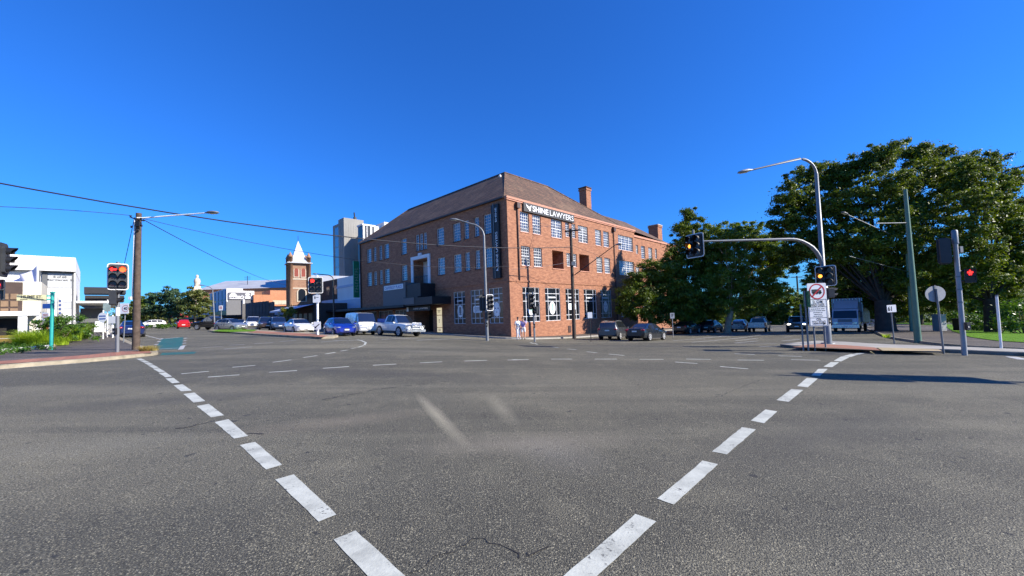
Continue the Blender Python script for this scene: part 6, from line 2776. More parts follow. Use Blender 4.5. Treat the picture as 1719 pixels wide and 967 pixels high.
    mb.box(-sp_['wb'] / 2 + r * 1.2, -W2 * .965, st[4][1] * H - .03, sp_['wb'] / 2 - r * 1.2, W2 * .965, st[4][1] * H + .05)
    mb.build('sill', M['plastic'], t)
    if 'tray' in extras:
        mb = MB()
        mb.box(-L2 * .96, -W2 * .82, H * .625, -L2 * .40, W2 * .82, H * .628)
        mb.build('tray_cover', M['plastic'], t)
    if 'bullbar' in extras:
        mb = MB()
        for sy in (-1, 1):
            mb.tube([(L2 + .02, sy * .4, .35), (L2 + .14, sy * .42, .75), (L2 + .08, sy * .40, 1.12)], .045, 8)
            mb.tube([(L2 + .1, sy * .42, .95), (L2 - .05, sy * .86, .9), (L2 - .25, sy * .9, .62)], .035, 8)
        for z, x in ((.66, .13), (.86, .13), (1.12, .08)):
            mb.tube([(L2 + x, -.42, z), (L2 + x, .42, z)], .045, 8)
        mb.box(L2 - .05, -.86, .42, L2 + .12, .86, .62)
        mb.build('bull_bar', M['chrome'], t)
        for sy in (-1, 1):
            mb = MB()
            mb.blob((L2 + .15, sy * .27, .98), (.07, .11, .11), 6)
            mb.build('spotlight', M['headlight'], t)
    if 'rails' in extras:
        for sy in (-1, 1):
            mb = MB()
            mb.tube([(-L2 * .7, sy * W2 * .62, H * .98), (-L2 * .3, sy * W2 * .63, H * 1.02), (L2 * .12, sy * W2 * .62, H * .99)], .025, 6)
            mb.build('roof_rail', M['chrome'], t)
    if 'toolbox' in extras:
        mb = MB()
        mb.box(-L2 * .95, -W2 * .7, H * .63, -L2 * .42, W2 * .7, H * .80)
        mb.build('tray_load', pm('blue_tray_load', (.03, .12, .4), .6), t)
    return t, (sp_['L'], sp_['W'], H)


def place(t, dims, heading, x0, x1, yb, off=0.0, iters=14):
    """stand the vehicle on the sloping road so that it fills the photographed width span with its lowest point at row YB"""
    L, W, H = dims
    px, py = (x0 + x1) / 2, yb - 2.0
    for _ in range(iters):
        P = G(px, py, off)
        Mx = ground_frame(P, heading, off)
        pts = []
        for x in (-L / 2 * .97, L / 2 * .97):
            for y in (-W / 2 * .8, W / 2 * .8):
                pts.append(project(Mx @ Vector((x, y, .45))))
        low = [project(Mx @ Vector((x, y, 0))) for x in (-L * .3, L * .3) for y in (-W / 2, W / 2)]
        cx = (min(p[0] for p in pts) + max(p[0] for p in pts)) / 2
        by = max(p[1] for p in low)
        px += ((x0 + x1) / 2 - cx) * .8
        py += (yb - by) * .8
    t.matrix_world = Mx
    top = min(project(Mx @ Vector((x, 0, H)))[1] for x in (-L * .2, L * .1))
    print('CAR', t.name, 'Y=%.1f' % P.y, 'width %.0f want %.0f' % (max(p[0] for p in pts) - min(p[0] for p in pts), x1 - x0), 'top %.1f' % top)
    return P


def ground_frame(P, heading, off=0.0):
    e = 1.2
    nx = (g(P.x + e, P.y) - g(P.x - e, P.y)) / (2 * e)
    ny = (g(P.x, P.y + e) - g(P.x, P.y - e)) / (2 * e)
    nrm = Vector((-nx, -ny, 1)).normalized()
    f = Vector((math.cos(heading), math.sin(heading), 0))
    f = (f - nrm * f.dot(nrm)).normalized()
    l = nrm.cross(f)
    Mx = Matrix.Identity(4)
    for i in range(3):
        Mx[i][0], Mx[i][1], Mx[i][2], Mx[i][3] = f[i], l[i], nrm[i], P[i]
    return Mx


HA = math.atan2(A2.y, A2.x)          # away up the left street
HB = math.atan2(B2.y, B2.x)          # away along the right street
GQ = 'cars queued on the left street'
GP = 'cars passing and parked further up the left street'
GR = 'cars on the right hand street'
rd = math.radians
C_ = [
    ('hatchback', 'hatch', 'bright blue hatchback first in the queue right of the island signal', 'car', 'blue', (), GQ, HA + PI - rd(7), 541, 601, 564.5, {}),
    ('sedan_car', 'sedan', 'white sedan waiting left of the island signal post', 'car', 'white', (), GQ, HA + PI - rd(1), 475, 529, 560, {}),
    ('delivery_van', 'van', 'plain white van waiting behind the blue hatchback', 'van', 'white', (), GQ, HA + PI - rd(9), 579, 633, 562, {}),
    ('pickup_truck', 'ute', 'white pickup with bull bar and blue load beside the shop entrance', 'pickup', 'white', ('bullbar', 'toolbox'), GQ, HA + PI + rd(1), 632, 709, 565, {}),
    ('suv_car', 'suv', 'steel blue wagon second behind the white sedan in the queue', 'car', 'midblue', (), GQ, HA + PI - rd(10), 455, 480, 555.5, {}),
    ('suv_car', 'suv', 'dark brown wagon beside the steel blue wagon in the queue', 'car', 'brown', (), GQ, HA + PI - rd(10), 433, 461, 555, {}),
    ('work_van', 'ute', 'white work pickup facing the crossing left of the brown wagon', 'pickup', 'white', (), GP, HA + PI - rd(12), 412, 438, 553, {}),
    ('hatchback', 'hatch', 'dark blue hatchback between silver hatchback and white work pickup', 'car', 'navy', (), GP, HA + PI - rd(10), 393, 416, 549.5, {}),
    ('hatchback', 'hatch', 'silver hatchback seen side on behind the median turf', 'car', 'silver', (), GP, rd(-18), 359, 418, 555.5, {}),
    ('pickup_truck', 'ute', 'black pickup crossing side on before the blue panelled shop', 'pickup', 'black', ('tray',), GP, rd(173), 322, 392, 554, {}),
    ('hatchback', 'hatch', 'red hatchback parked left of the black pickup', 'car', 'red', (), GP, rd(128), 291, 326, 552, {}),
    ('suv_car', 'suv', 'black wagon parked behind the red hatchback under the trees', 'car', 'black', (), GP, rd(140), 284, 326, 549.5, {}),
    ('hatchback', 'hatch', 'small white hatchback parked under the green trees', 'car', 'white', (), GP, rd(-130), 239, 267, 551.5, {}),
    ('sedan_car', 'sedan', 'dark blue sedan parked at the left kerb beside timber pole', 'car', 'navy', (), GP, HA + rd(-4), 201, 240, 567, {}),
    ('station_wagon', 'suv', 'grey people mover driving away before the brick wall', 'car', 'grey', ('rails',), GR, HB + rd(14), 1005, 1056, 571, {}),
    ('sedan_car', 'sedan', 'dark charcoal sedan with pale wheels driving away beside the grey wagon', 'car', 'charcoal', (), GR, HB + rd(1), 1051, 1119, 572.5, {}),
    ('pickup_truck', 'ute', 'pale pickup seen from behind in the tree shade', 'pickup', 'silver', ('tray',), GR, HB + rd(5), 1255, 1294, 557.5, {}),
    ('hatchback', 'hatch', 'pale blue hatchback parked beside the light tree trunk', 'car', 'pale', (), GR, HB + rd(5), 1229, 1258, 556.5, {}),
    ('suv_car', 'suv', 'black wagon approaching with headlights lit left of the road sign', 'car', 'black', (), GR, HB + PI + rd(8), 1321, 1354, 558, {'lit': True}),
    ('sedan_car', 'sedan', 'black sedan parked in deep shade right of the shaded parking sign', 'car', 'black', (), GR, HB, 1133, 1172, 561, {}),
    ('hatchback', 'hatch', 'charcoal hatchback parked in deep shade left of the light trunk', 'car', 'charcoal', (), GR, HB, 1176, 1212, 558.5, {}),
]
for nm, kind, lab, cat, col, ex, grp, hd_, x0, x1, yb, kw in C_:
    t, dims = make_car(nm, kind, lab, cat, CP[col], ex, grp, **kw)
    place(t, dims, hd_, x0, x1, yb)

# logo-like detail of the blue hatchback: a pale badge on its grille
# --- the box truck on the right hand street
CB = pm('pale_truck_cab', (.38, .42, .48), .4, 0, .06, coat=.4)
BXM = pm('grey_truck_box', (.22, .25, .30), .5, .1, .06, .8)


def box_truck(label, box_mat, L=7.6):
    t = thing('box_truck', label, 'truck', (0, 0, 0), 0, GR)
    x1 = L / 2
    mb = MB()
    w_ = 1.02
    prof = [(x1 - 1.75, .55), (x1 - .02, .55), (x1, .9), (x1 - .05, 1.35), (x1 - .32, 2.2), (x1 - .45, 2.32), (x1 - 1.75, 2.35)]
    mb.prism([(x, -w_, z) for x, z in prof], (0, 2 * w_, 0))
    mb.build('cab', CB, t)
    mb = MB()
    mb.add([(x1 - .04 + .012, -w_ * .92, 1.38), (x1 - .04 + .012, w_ * .92, 1.38), (x1 - .32 + .012, w_ * .88, 2.16), (x1 - .32 + .012, -w_ * .88, 2.16)], [(0, 1, 2, 3)])
    mb.build('windscreen', M['car_glass'], t)
    for sy in (-1, 1):
        mb = MB()
        y = sy * (w_ + .008)
        mb.add([(x1 - 1.5, y, 1.4), (x1 - .2, y, 1.4), (x1 - .45, y, 2.15), (x1 - 1.5, y, 2.15)], [(0, 1, 2, 3)])
        mb.build('side_window', M['car_glass'], t)
        mb = MB()
        mb.box(x1 - .04, sy * .74 - .17, .78, x1 + .03, sy * .74 + .17, .98)
        mb.build('headlight', M['headlight'], t)
        mb = MB()
        mb.box(x1 - .1, sy * 1.26 - .1, 1.45, x1 + .02, sy * 1.26 + .1, 2.0)
        mb.tube([(x1 - .2, sy * 1.0, 2.0), (x1 - .05, sy * 1.26, 2.02)], .025, 6)
        mb.build('mirror', M['plastic'], t)
    mb = MB()
    for z in (1.02, 1.12, 1.22):
        mb.box(x1 - .03, -.55, z, x1 + .02, .55, z + .05)
    mb.build('grille', M['plastic'], t)
    mb = MB()
    mb.box(x1 - .12, -1.06, .42, x1 + .1, 1.06, .72)
    mb.build('bumper', M['chrome'], t)
    mb = MB()
    mb.box(x1 + .09, -.22, .48, x1 + .115, .22, .62)
    mb.build('number_plate', M['plate'], t)
    mb = MB()
    mb.prism([(x1 - 1.7, -.95, 2.36), (x1 - .6, -.95, 2.36), (x1 - 1.45, -.95, 3.2), (x1 - 1.7, -.95, 3.25)], (0, 1.9, 0))
    mb.build('wind_deflector', CB, t)
    mb = MB()
    mb.box(-x1, -1.2, 1.0, x1 - 1.9, 1.2, 3.45)
    bx_ = mb.build('cargo_box', box_mat, t)
    mb = MB()
    for y in (-1.2, 1.2):
        for k in range(12):
            x = -x1 + .3 + k * .5
            mb.box(x, y - .012, 1.1, x + .05, y + .012, 3.4)
    for k in range(9):
        mb.box(x1 - 1.9, -1.1 + k * .26, 3.0, x1 - 1.885, -1.1 + k * .26 + .04, 3.4)
    mb.build('box_rib', M['chrome'], bx_)
    mb = MB()
    mb.box(-x1 + .1, -.45, .6, x1 - 1.5, .45, .99)
    mb.build('chassis', M['plastic'], t)
    for cx in (x1 - 1.0, -x1 + 1.9):
        for sy in (-1, 1):
            mb = MB()
            nn = 20
            r = .42
            prof = [(0, 0), (r, .0), (r, .22), (r * .6, .24), (r * .5, .15), (0, .15)]
            y0 = sy * .82
            ring = [Vector((cx + p * math.cos(2 * PI * k / nn), y0 + sy * q, r + p * math.sin(2 * PI * k / nn))) for p, q in prof for k in range(nn)]
            mb.add(ring, [(a * nn + k, a * nn + (k + 1) % nn, (a + 1) * nn + (k + 1) % nn, (a + 1) * nn + k) for a in range(len(prof) - 1) for k in range(nn)], 0, False)
            mb.build('wheel', M['tyre'], t)
    return t, (L, 2.1, 3.4)


t, d_ = box_truck('pale box truck waiting in the tree shade right of the lamp mast', BXM)
place(t, d_, HB + PI - rd(3), 1398, 1458, 557)
t, d_ = box_truck('second box truck half hidden behind the first, under the fig tree', CB, 6.4)
place(t, d_, HB + PI, 1440, 1474, 552)

# parked motorcycle glints: bicycles by the shaded kerb are too dark to tell, so only the stall below the fig is built
# ------------------------------------------------------------------ two people at the corner
SKIN = pm('skin', (.50, .31, .22), .6, 0, .06)
WHT = pm('white_cotton', (.72, .72, .74), .85, 0, .05)
LIL = pm('lilac_shirt', (.33, .26, .55), .85, 0, .08)
PUR = pm('purple_bag', (.16, .08, .33), .7, 0, .1)
HAIR = pm('brown_hair', (.09, .045, .03), .7, 0, .2)
SHOE = pm('dark_shoe', (.02, .02, .022), .6, 0, .1)


def skin_mesh(name, verts, edges, rads, mat, parent, sub=2):
    me = bpy.data.meshes.new(name)
    me.from_pydata(verts, edges, [])
    o = bpy.data.objects.new(name, me)
    COL.objects.link(o)
    sk = o.modifiers.new('skin', 'SKIN')
    sk.use_smooth_shade = True
    for i, r in enumerate(rads):
        v = me.skin_vertices[0].data[i]
        v.radius = (r, r) if not hasattr(r, '__len__') else r
        v.use_root = (i == 0)
    s = o.modifiers.new('sub', 'SUBSURF')
    s.levels = s.render_levels = sub
    dg = bpy.context.evaluated_depsgraph_get()
    ev = o.evaluated_get(dg)
    m2 = bpy.data.meshes.new_from_object(ev)
    m2.name = name
    m2.materials.clear()
    m2.materials.append(mat)
    bpy.data.objects.remove(o)
    bpy.data.meshes.remove(me)
    ob = bpy.data.objects.new(name, m2)
    COL.objects.link(ob)
    ob.parent = parent
    return ob


def person(label, base, rz, armR, armL, shirt_mat, low_mat, long_trousers, hair_len, stride=.1, head_turn=.0):
    t = thing('person', label, 'person', base, rz)
    V, E, Rr = [], [], []

    def add(p, r, par=None):
        V.append(tuple(p))
        Rr.append(r)
        if par is not None:
            E.append((par, len(V) - 1))
        return len(V) - 1
    pel = add((0, 0, .93), (.15, .11))
    wst = add((0, 0, 1.06), (.13, .10), pel)
    che = add((0, 0, 1.26), (.155, .115), wst)
    nk0 = add((0, 0, 1.40), (.09, .075), che)
    nk = add((0, -.01, 1.47), .05, nk0)
    hd0 = add((0, -.02, 1.55), (.07, .085), nk)
    add((0, -.02, 1.65), (.065, .08), hd0)
    for s, st_ in ((-1, stride), (1, -stride)):
        hp = add((s * .09, 0, .86), .09, pel)
        kn = add((s * .10, -st_ * .6, .49), .06, hp)
        an = add((s * .10, st_ * .2, .09), .042, kn)
        add((s * .11, -.14 + st_ * .2, .035), .035, an)
    hands = []
    for s, arm in ((-1, armR), (1, armL)):
        sh = add((s * .175, 0, 1.37), .055, che)
        el = add(arm[0], .042, sh)
        wr = add(arm[1], .03, el)
        d = (Vector(arm[1]) - Vector(arm[0])).normalized()
        pm_ = add(Vector(arm[1]) + d * .07, .036, wr)
        hands.append((Vector(arm[1]) + d * .07, d))
        sd = d.cross(Vector((1, .3, 0))).normalized()
        for k, l in enumerate((.075, .085, .08, .06)):
            b_ = Vector(arm[1]) + d * .10 + sd * (.022 * (k - 1.5))
            f0 = add(b_, .009, pm_)
            f1 = add(b_ + d * l * .5 + Vector((0, -.01, 0)), .009, f0)
            add(b_ + d * l + Vector((0, -.03, 0)), .008, f1)
        th = add(Vector(arm[1]) + d * .05 + sd * -.045, .010, pm_)
        add(Vector(arm[1]) + d * .09 + sd * -.06 + Vector((0, -.02, 0)), .009, th)
    skin_mesh('body', V, E, Rr, SKIN, t)
    # face
    hc = Vector((0, -.02, 1.60))
    mb = MB()
    mb.blob(hc + Vector((0, -.095, -.005)), (.014, .02, .022), 5)
    for s in (-1, 1):
        mb.blob(hc + Vector((s * .076, .0, .0)), (.012, .02, .03), 5)
    mb.build('nose_and_ears', SKIN, t)
    mb = MB()
    for s in (-1, 1):
        mb.blob(hc + Vector((s * .03, -.08, .02)), (.012, .008, .007), 5)
    mb.blob(hc + Vector((0, -.083, -.05)), (.022, .006, .006), 5)
    mb.build('face_features', HAIR, t)
    mb = MB()
    mb.blob(hc + Vector((0, .022, .035)), (.085, .10, .095), 8)
    if hair_len:
        mb.blob(hc + Vector((0, .06, -.06)), (.07, .05, .10), 6)
    mb.build('hair', HAIR, t)
    # clothes
    k = 1.13
    V2 = [(0, 0, .90), (0, 0, 1.06), (0, 0, 1.26), (0, 0, 1.39), (-.185, 0, 1.36), (.185, 0, 1.36)]
    e1 = Vector((-.185, 0, 1.36)).lerp(Vector(armR[0]), .75)
    e2 = Vector((.185, 0, 1.36)).lerp(Vector(armL[0]), .75)
    V2 += [tuple(e1), tuple(e2)]
    skin_mesh('shirt', V2, [(0, 1), (1, 2), (2, 3), (2, 4), (2, 5), (4, 6), (5, 7)], [(.185, .145), (.165, .135), (.18, .14), (.085, .08), .072, .072, .07, .07], shirt_mat, t)
    V3, E3, R3 = [(0, 0, .98), (0, 0, .90)], [(0, 1)], [(.16, .125), (.165, .13)]
    for s, st_ in ((-1, stride), (1, -stride)):
        V3.append((s * .09, 0, .82))
        E3.append((1, len(V3) - 1))
        R3.append(.105)
        V3.append((s * .10, -st_ * .55, .52))
        E3.append((len(V3) - 2, len(V3) - 1))
        R3.append(.085)
        if long_trousers:
            V3.append((s * .10, st_ * .2, .12))
            E3.append((len(V3) - 2, len(V3) - 1))
            R3.append(.065)
    skin_mesh('trousers' if long_trousers else 'shorts', V3, E3, R3, low_mat, t)
    for s, st_ in ((-1, stride), (1, -stride)):
        mb = MB()
        mb.blob((s * .105, -.06 + st_ * .2, .045), (.05, .14, .05), 6)
        mb.build('shoe', WHT if long_trousers else SHOE, t)
    return t, hands


q = G(870.5, 569.6, .12)
person('walker in white top and white trousers nearest the shaded brick corner', q, rd(20), ((-.26, -.02, 1.08), (-.24, -.10, .84)), ((.25, .02, 1.10), (.22, -.16, .92)), WHT, WHT, True, True, .12)
q = G(879.0, 569.8, .12)
pt_, hands = person('walker in lilac shirt and white shorts with one hand raised to face', q, rd(-12), ((-.27, -.02, 1.10), (-.20, -.20, 1.02)), ((.27, -.10, 1.14), (.13, -.20, 1.36)), LIL, WHT, False, False, .08)
o = Vector(pt_.location)
bg_ = thing('shoulder_bag', 'small purple bag hanging at the side of the lilac shirted walker', 'bag', o + Vector((-.26, .02, .85)), rd(-12))
mb = MB()
mb.blob((0, 0, 0), (.07, .13, .12), 7)
mb.build('bag', PUR, bg_)
mb = MB()
mb.tube([(0, -.06, .1), (.1, -.06, .35), (.24, -.02, .56)], .01, 5)
mb.tube([(0, .06, .1), (.1, .1, .35), (.24, .05, .56)], .01, 5)
mb.build('strap', PUR, bg_)
# ------------------------------------------------------------------ trees, shrubs, grasses
M['bark'] = pm('grey_brown_bark', (.10, .075, .055), .9, 0, .3, 3, .2, bmp=.6, bscale=9)
M['bark_pale'] = pm('pale_tan_bark', (.32, .23, .15), .9, 0, .3, 3, .2, bmp=.5, bscale=9)
M['bark_dark'] = pm('dark_fig_bark', (.05, .042, .035), .9, 0, .3, 2, .2, bmp=.6, bscale=7)
M['leaf_fig'] = leafmat('fig_leaf', (.014, .034, .004), (.17, .225, .014), .25, .55)
M['leaf_laurel'] = leafmat('camphor_leaf', (.012, .034, .004), (.16, .225, .014), .25, .55)
M['leaf_lime'] = leafmat('bright_leaf', (.045, .10, .010), (.20, .27, .025), .32, .4)
M['leaf_cedar'] = leafmat('cedar_needle', (.018, .036, .014), (.045, .07, .022), .12, .5)
M['leaf_street'] = leafmat('street_tree_leaf', (.05, .09, .025), (.19, .20, .045), .32, .45)
M['leaf_street_blue'] = leafmat('grey_green_leaf', (.03, .07, .035), (.09, .15, .06), .28, .45)
M['leaf_hedge'] = leafmat('hedge_leaf', (.035, .085, .012), (.10, .20, .02), .28, .4)
M['leaf_gold'] = leafmat('golden_shrub_leaf', (.09, .11, .015), (.26, .25, .03), .3, .45)
M['blade'] = leafmat('grass_blade', (.13, .25, .012), (.45, .58, .05), .4, .5)
M['blade_dry'] = leafmat('dry_grass_blade', (.30, .25, .08), (.5, .40, .14), .3, .6)


def leaf_mesh(name, cs, rs, per, size, mat, parent, seed, flat=.75, droop=0.0, up=.35):
    """a crown of PER leaf sprays round every clump centre CS with radii RS"""
    rng = np.random.default_rng(seed)
    cs = np.asarray(cs, float)
    rs = np.asarray(rs, float)
    n = len(cs) * per
    ci = np.repeat(np.arange(len(cs)), per)
    d = rng.normal(size=(n, 3))
    d /= np.linalg.norm(d, axis=1, keepdims=True)
    rad = np.minimum(np.abs(rng.normal(size=n)) * .5 + .2 * rng.random(n), 1.6)
    pos = cs[ci] + d * (rs[ci] * rad)[:, None] * np.array([1, 1, flat])
    pos[:, 2] -= droop * (rad * rs[ci]) * rng.random(n)
    nrm = d * .7 + rng.normal(size=(n, 3)) * .55 + np.array([0, 0, up])
    nrm /= np.linalg.norm(nrm, axis=1, keepdims=True)
    t = rng.normal(size=(n, 3))
    t -= nrm * (t * nrm).sum(1, keepdims=True)
    t /= np.linalg.norm(t, axis=1, keepdims=True)
    b_ = np.cross(nrm, t)
    s = size * (.55 + .9 * rng.random(n))[:, None]
    v = np.empty((n, 4, 3))
    v[:, 0] = pos - t * s
    v[:, 1] = pos + b_ * s * .42 + nrm * s * .12
    v[:, 2] = pos + t * s
    v[:, 3] = pos - b_ * s * .42 + nrm * s * .12
    me = bpy.data.meshes.new(name)
    me.vertices.add(n * 4)
    me.vertices.foreach_set('co', v.ravel())
    me.loops.add(n * 4)
    me.loops.foreach_set('vertex_index', np.arange(n * 4, dtype=np.int32))
    me.polygons.add(n)
    me.polygons.foreach_set('loop_start', np.arange(0, n * 4, 4, dtype=np.int32))
    me.polygons.foreach_set('loop_total', np.full(n, 4, dtype=np.int32))
    me.update()
    me.validate()
    me.materials.append(mat)
    o = bpy.data.objects.new(name, me)
    COL.objects.link(o)
    o.parent = parent
    return o


def tree(name, label, base, lumps, leafm, barkm, trunk_r, per, size, seed, group=None, clump=.72, nfac=1.0, flat=.58, fork=.35, droop=.25, fill=.3, extra=None):
    """LUMPS: (pixel x, pixel y, radius in pixels, depth Y, depth radius factor); clumps of leaves sit on the shell of every lump"""
    rng = np.random.default_rng(seed)
    t = thing(name, label, 'tree', base, 0, group)
    o = Vector(base)
    cs, rs, heads = [], [], []
    for (px, py, rp, Y, dz) in lumps:
        c = atY(px, py, Y) - o
        R_ = rp * Y / FPX
        heads.append((c, R_))
        k = max(7, int(nfac * 11.5 * R_ ** 1.55))
        for i in range(k):
            d = rng.normal(size=3)
            d /= np.linalg.norm(d)
            f = (.62 + .38 * rng.random()) if rng.random() > fill else rng.random() * .6
            p = np.array(c) + d * R_ * f * np.array([1, dz, .9])
            cs.append(p)
            if rng.random() < .1:
                p = np.array(c) + d * R_ * (.98 + .14 * rng.random()) * np.array([1, dz, .9])
                cs[-1] = p
                rs.append(clump * .45 * (.6 + .12 * R_))
                continue
            rs.append(clump * (.55 + .75 * rng.random()) * (.6 + .22 * R_))
    mb = MB()
    top = max(heads, key=lambda h: h[0].z)[0]
    cen = sum((h[0] for h in heads), Vector()) / len(heads)
    fk = Vector((cen.x * .15, cen.y * .15, cen.z * fork))
    mb.tube([(0, 0, -.3), (0, 0, .15), (fk.x * .4, fk.y * .4, fk.z * .5), fk], [trunk_r * 1.7, trunk_r * 1.15, trunk_r, trunk_r * .9], 10)
    for c, R_ in heads:
        m_ = fk.lerp(c, .5) + Vector((rng.normal() * .3, rng.normal() * .3, .12 * (c - fk).length))
        mb.tube([fk * .9, m_, c], [trunk_r * .2, trunk_r * .12, trunk_r * .05], 7)
    cs_ = np.array(cs)
    for i in rng.choice(len(cs), min(len(cs), 40), replace=False):
        hi = min(heads, key=lambda h: (h[0] - Vector(cs_[i])).length)
        mb.tube([hi[0] * .7 + fk * .3, Vector(cs_[i])], [trunk_r * .08, trunk_r * .03], 5)
    mb.build('trunk', barkm, t)
    leaf_mesh('crown', cs, rs, per, size, leafm, t, seed + 1, flat, droop)
    return t


GT = 'trees along the right hand street'
GPk = 'trees in the park'
# tall tree before the brick front's far end
P = atY(1150, 560, 50.5)
tree('street_tree', 'tall pointed dark green tree rising at the far end of the brick front', Vector((P.x, P.y, g(P.x, P.y))),
     [(1156, 360, 14, 50.5, 1), (1165, 378, 22, 50.5, 1), (1146, 392, 22, 50, 1), (1185, 400, 24, 51, 1), (1160, 415, 32, 50.5, 1), (1195, 430, 30, 51, 1), (1135, 440, 30, 50, 1), (1168, 455, 42, 50, 1), (1205, 470, 32, 50, 1), (1140, 485, 40, 50, 1), (1185, 500, 38, 50, 1), (1160, 525, 32, 50, 1)],
     M['leaf_laurel'], M['bark'], .36, 200, .125, 21, GT, nfac=1.25)
P = atY(1092, 562, 47.5)
tree('street_tree', 'low spreading dark tree hanging over the parked cars by the brick wall', Vector((P.x, P.y, g(P.x, P.y))),
     [(1068, 470, 22, 47, 1.1), (1094, 455, 28, 47.5, 1), (1056, 495, 22, 46.5, 1), (1082, 495, 34, 47, 1), (1120, 462, 32, 48, 1), (1128, 500, 36, 47.5, 1), (1105, 518, 30, 47, 1), (1152, 505, 32, 47, 1), (1072, 520, 22, 46.5, 1), (1140, 528, 26, 47, 1), (1050, 520, 14, 46.5, 1)],
     M['leaf_laurel'], M['bark_dark'], .28, 200, .12, 22, GT, nfac=1.35, fork=.45)
b_ = G(1221, 557, .12)
tree('street_tree', 'leafy tree with a pale tan trunk leaning over the right street', b_,
     [(1238, 385, 20, 49, 1), (1215, 395, 26, 48, 1), (1262, 395, 28, 49, 1), (1290, 415, 30, 50, 1), (1222, 432, 38, 48, 1), (1268, 438, 40, 49, 1), (1302, 450, 26, 50, 1), (1205, 475, 32, 47, 1), (1248, 482, 38, 48, 1), (1288, 482, 30, 49, 1), (1212, 508, 26, 47, 1), (1265, 508, 24, 49, 1), (1304, 402, 22, 50, 1), (1314, 432, 22, 50, 1), (1300, 490, 22, 50, 1)],
     M['leaf_lime'], M['bark_pale'], .34, 200, .12, 23, GT, nfac=1.2, fork=.3)
# the great fig by the truck
b_ = G(1487, 556, .12)
b_ = Vector((b_.x, b_.y, b_.z))
Yf = b_.y + 2
fig = [(1330, 335, 36, 1), (1355, 300, 30, 1), (1395, 290, 30, 1), (1325, 380, 34, 1), (1375, 350, 42, 1), (1420, 305, 36, 1), (1440, 275, 26, 0), (1480, 265, 30, -1), (1525, 255, 30, 0), (1565, 262, 28, 0),
       (1545, 300, 44, -2), (1490, 320, 48, -3), (1435, 350, 44, -2), (1350, 415, 34, 0), (1390, 410, 40, -1), (1330, 435, 24, 2), (1440, 410, 48, -3), (1500, 385, 50, -4), (1560, 360, 46, -3), (1590, 300, 32, 0),
       (1480, 450, 46, -2), (1420, 455, 38, 0), (1540, 440, 44, -3), (1440, 490, 34, 1), (1500, 490, 34, 0), (1380, 455, 26, 2), (1550, 490, 30, 0), (1600, 275, 30, 1), (1625, 320, 36, 1), (1585, 410, 36, -1), (1590, 470, 34, 0), (1460, 520, 22, 3), (1420, 500, 22, 3), (1390, 490, 18, 3), (1452, 500, 18, -1), (1492, 512, 22, -2), (1525, 512, 20, -1), (1510, 470, 30, -4)]
tree('fig_tree', 'huge spreading dark fig tree over the waiting box truck', b_, [(x, y, r, Yf + 2 + dy * 1.0, .85) for x, y, r, dy in fig], M['leaf_fig'], M['bark_dark'], .72, 230, .125, 24, GPk, nfac=1.15, fork=.28)
b_ = G(1668, 572, .14)
Yp = b_.y + 13
b_ = atY(1668, 560, Yp)
b_.z = g(b_.x, b_.y)
pk = [(1660, 275, 22, 1), (1690, 300, 24, 2), (1712, 350, 24, 1), (1560, 500, 24, 2), (1600, 505, 22, 2), (1615, 290, 28, 1), (1650, 310, 30, 0), (1690, 330, 24, 1), (1635, 345, 36, -1), (1680, 370, 34, 0), (1605, 385, 32, 0), (1640, 410, 36, -1), (1700, 400, 28, 0), (1600, 440, 30, 0), (1650, 455, 30, -1), (1690, 445, 30, 0), (1725, 420, 30, 0), (1580, 470, 26, 1), (1620, 490, 24, 1), (1700, 480, 26, 0)]
tree('park_tree', 'tall sunlit broad leaved tree at the edge of the park lawn', b_, [(x, y, r, Yp + dy * 1.5, .9) for x, y, r, dy in pk], M['leaf_fig'], M['bark_dark'], 0.5, 220, .12, 25, GPk, nfac=1.15, fork=.35)

# cedar with flat layered limbs behind the park tree
P = atY(1704, 560, 62)
t = thing('cedar_tree', 'dark cedar with flat layered limbs behind the park tree', 'tree', (P.x, P.y, g(P.x, P.y)), 0, GPk)
o = Vector(t.location)
rng = np.random.default_rng(31)
mb = MB()
zt = atY(1712, 262, 62).z - o.z
mb.tube([(0, 0, -.4), (0, 0, zt * .5), (.2, 0, zt)], [.6, .4, .06], 9)
cs, rs = [], []
for k in range(34):
    f = .25 + .75 * k / 34
    z = zt * f
    a = rng.random() * 6.28
    L = (1 - f) * 8.5 + 1.6
    tip = Vector((L * math.cos(a), L * math.sin(a), z + .5 + rng.normal() * .3))
    mb.tube([(0, 0, z - .4), tip * .5 + Vector((0, 0, z * .5 + .15)), tip], [.13, .08, .03], 5)
    for q in np.linspace(.35, 1, 5):
        cs.append(tuple(Vector((0, 0, z - .3)).lerp(tip, q) + Vector((rng.normal() * .3, rng.normal() * .3, .1))))
        rs.append(.75 + .45 * rng.random())
mb.build('trunk', M['bark_dark'], t)
leaf_mesh('crown', cs, rs, 90, .13, M['leaf_cedar'], t, 32, .3)

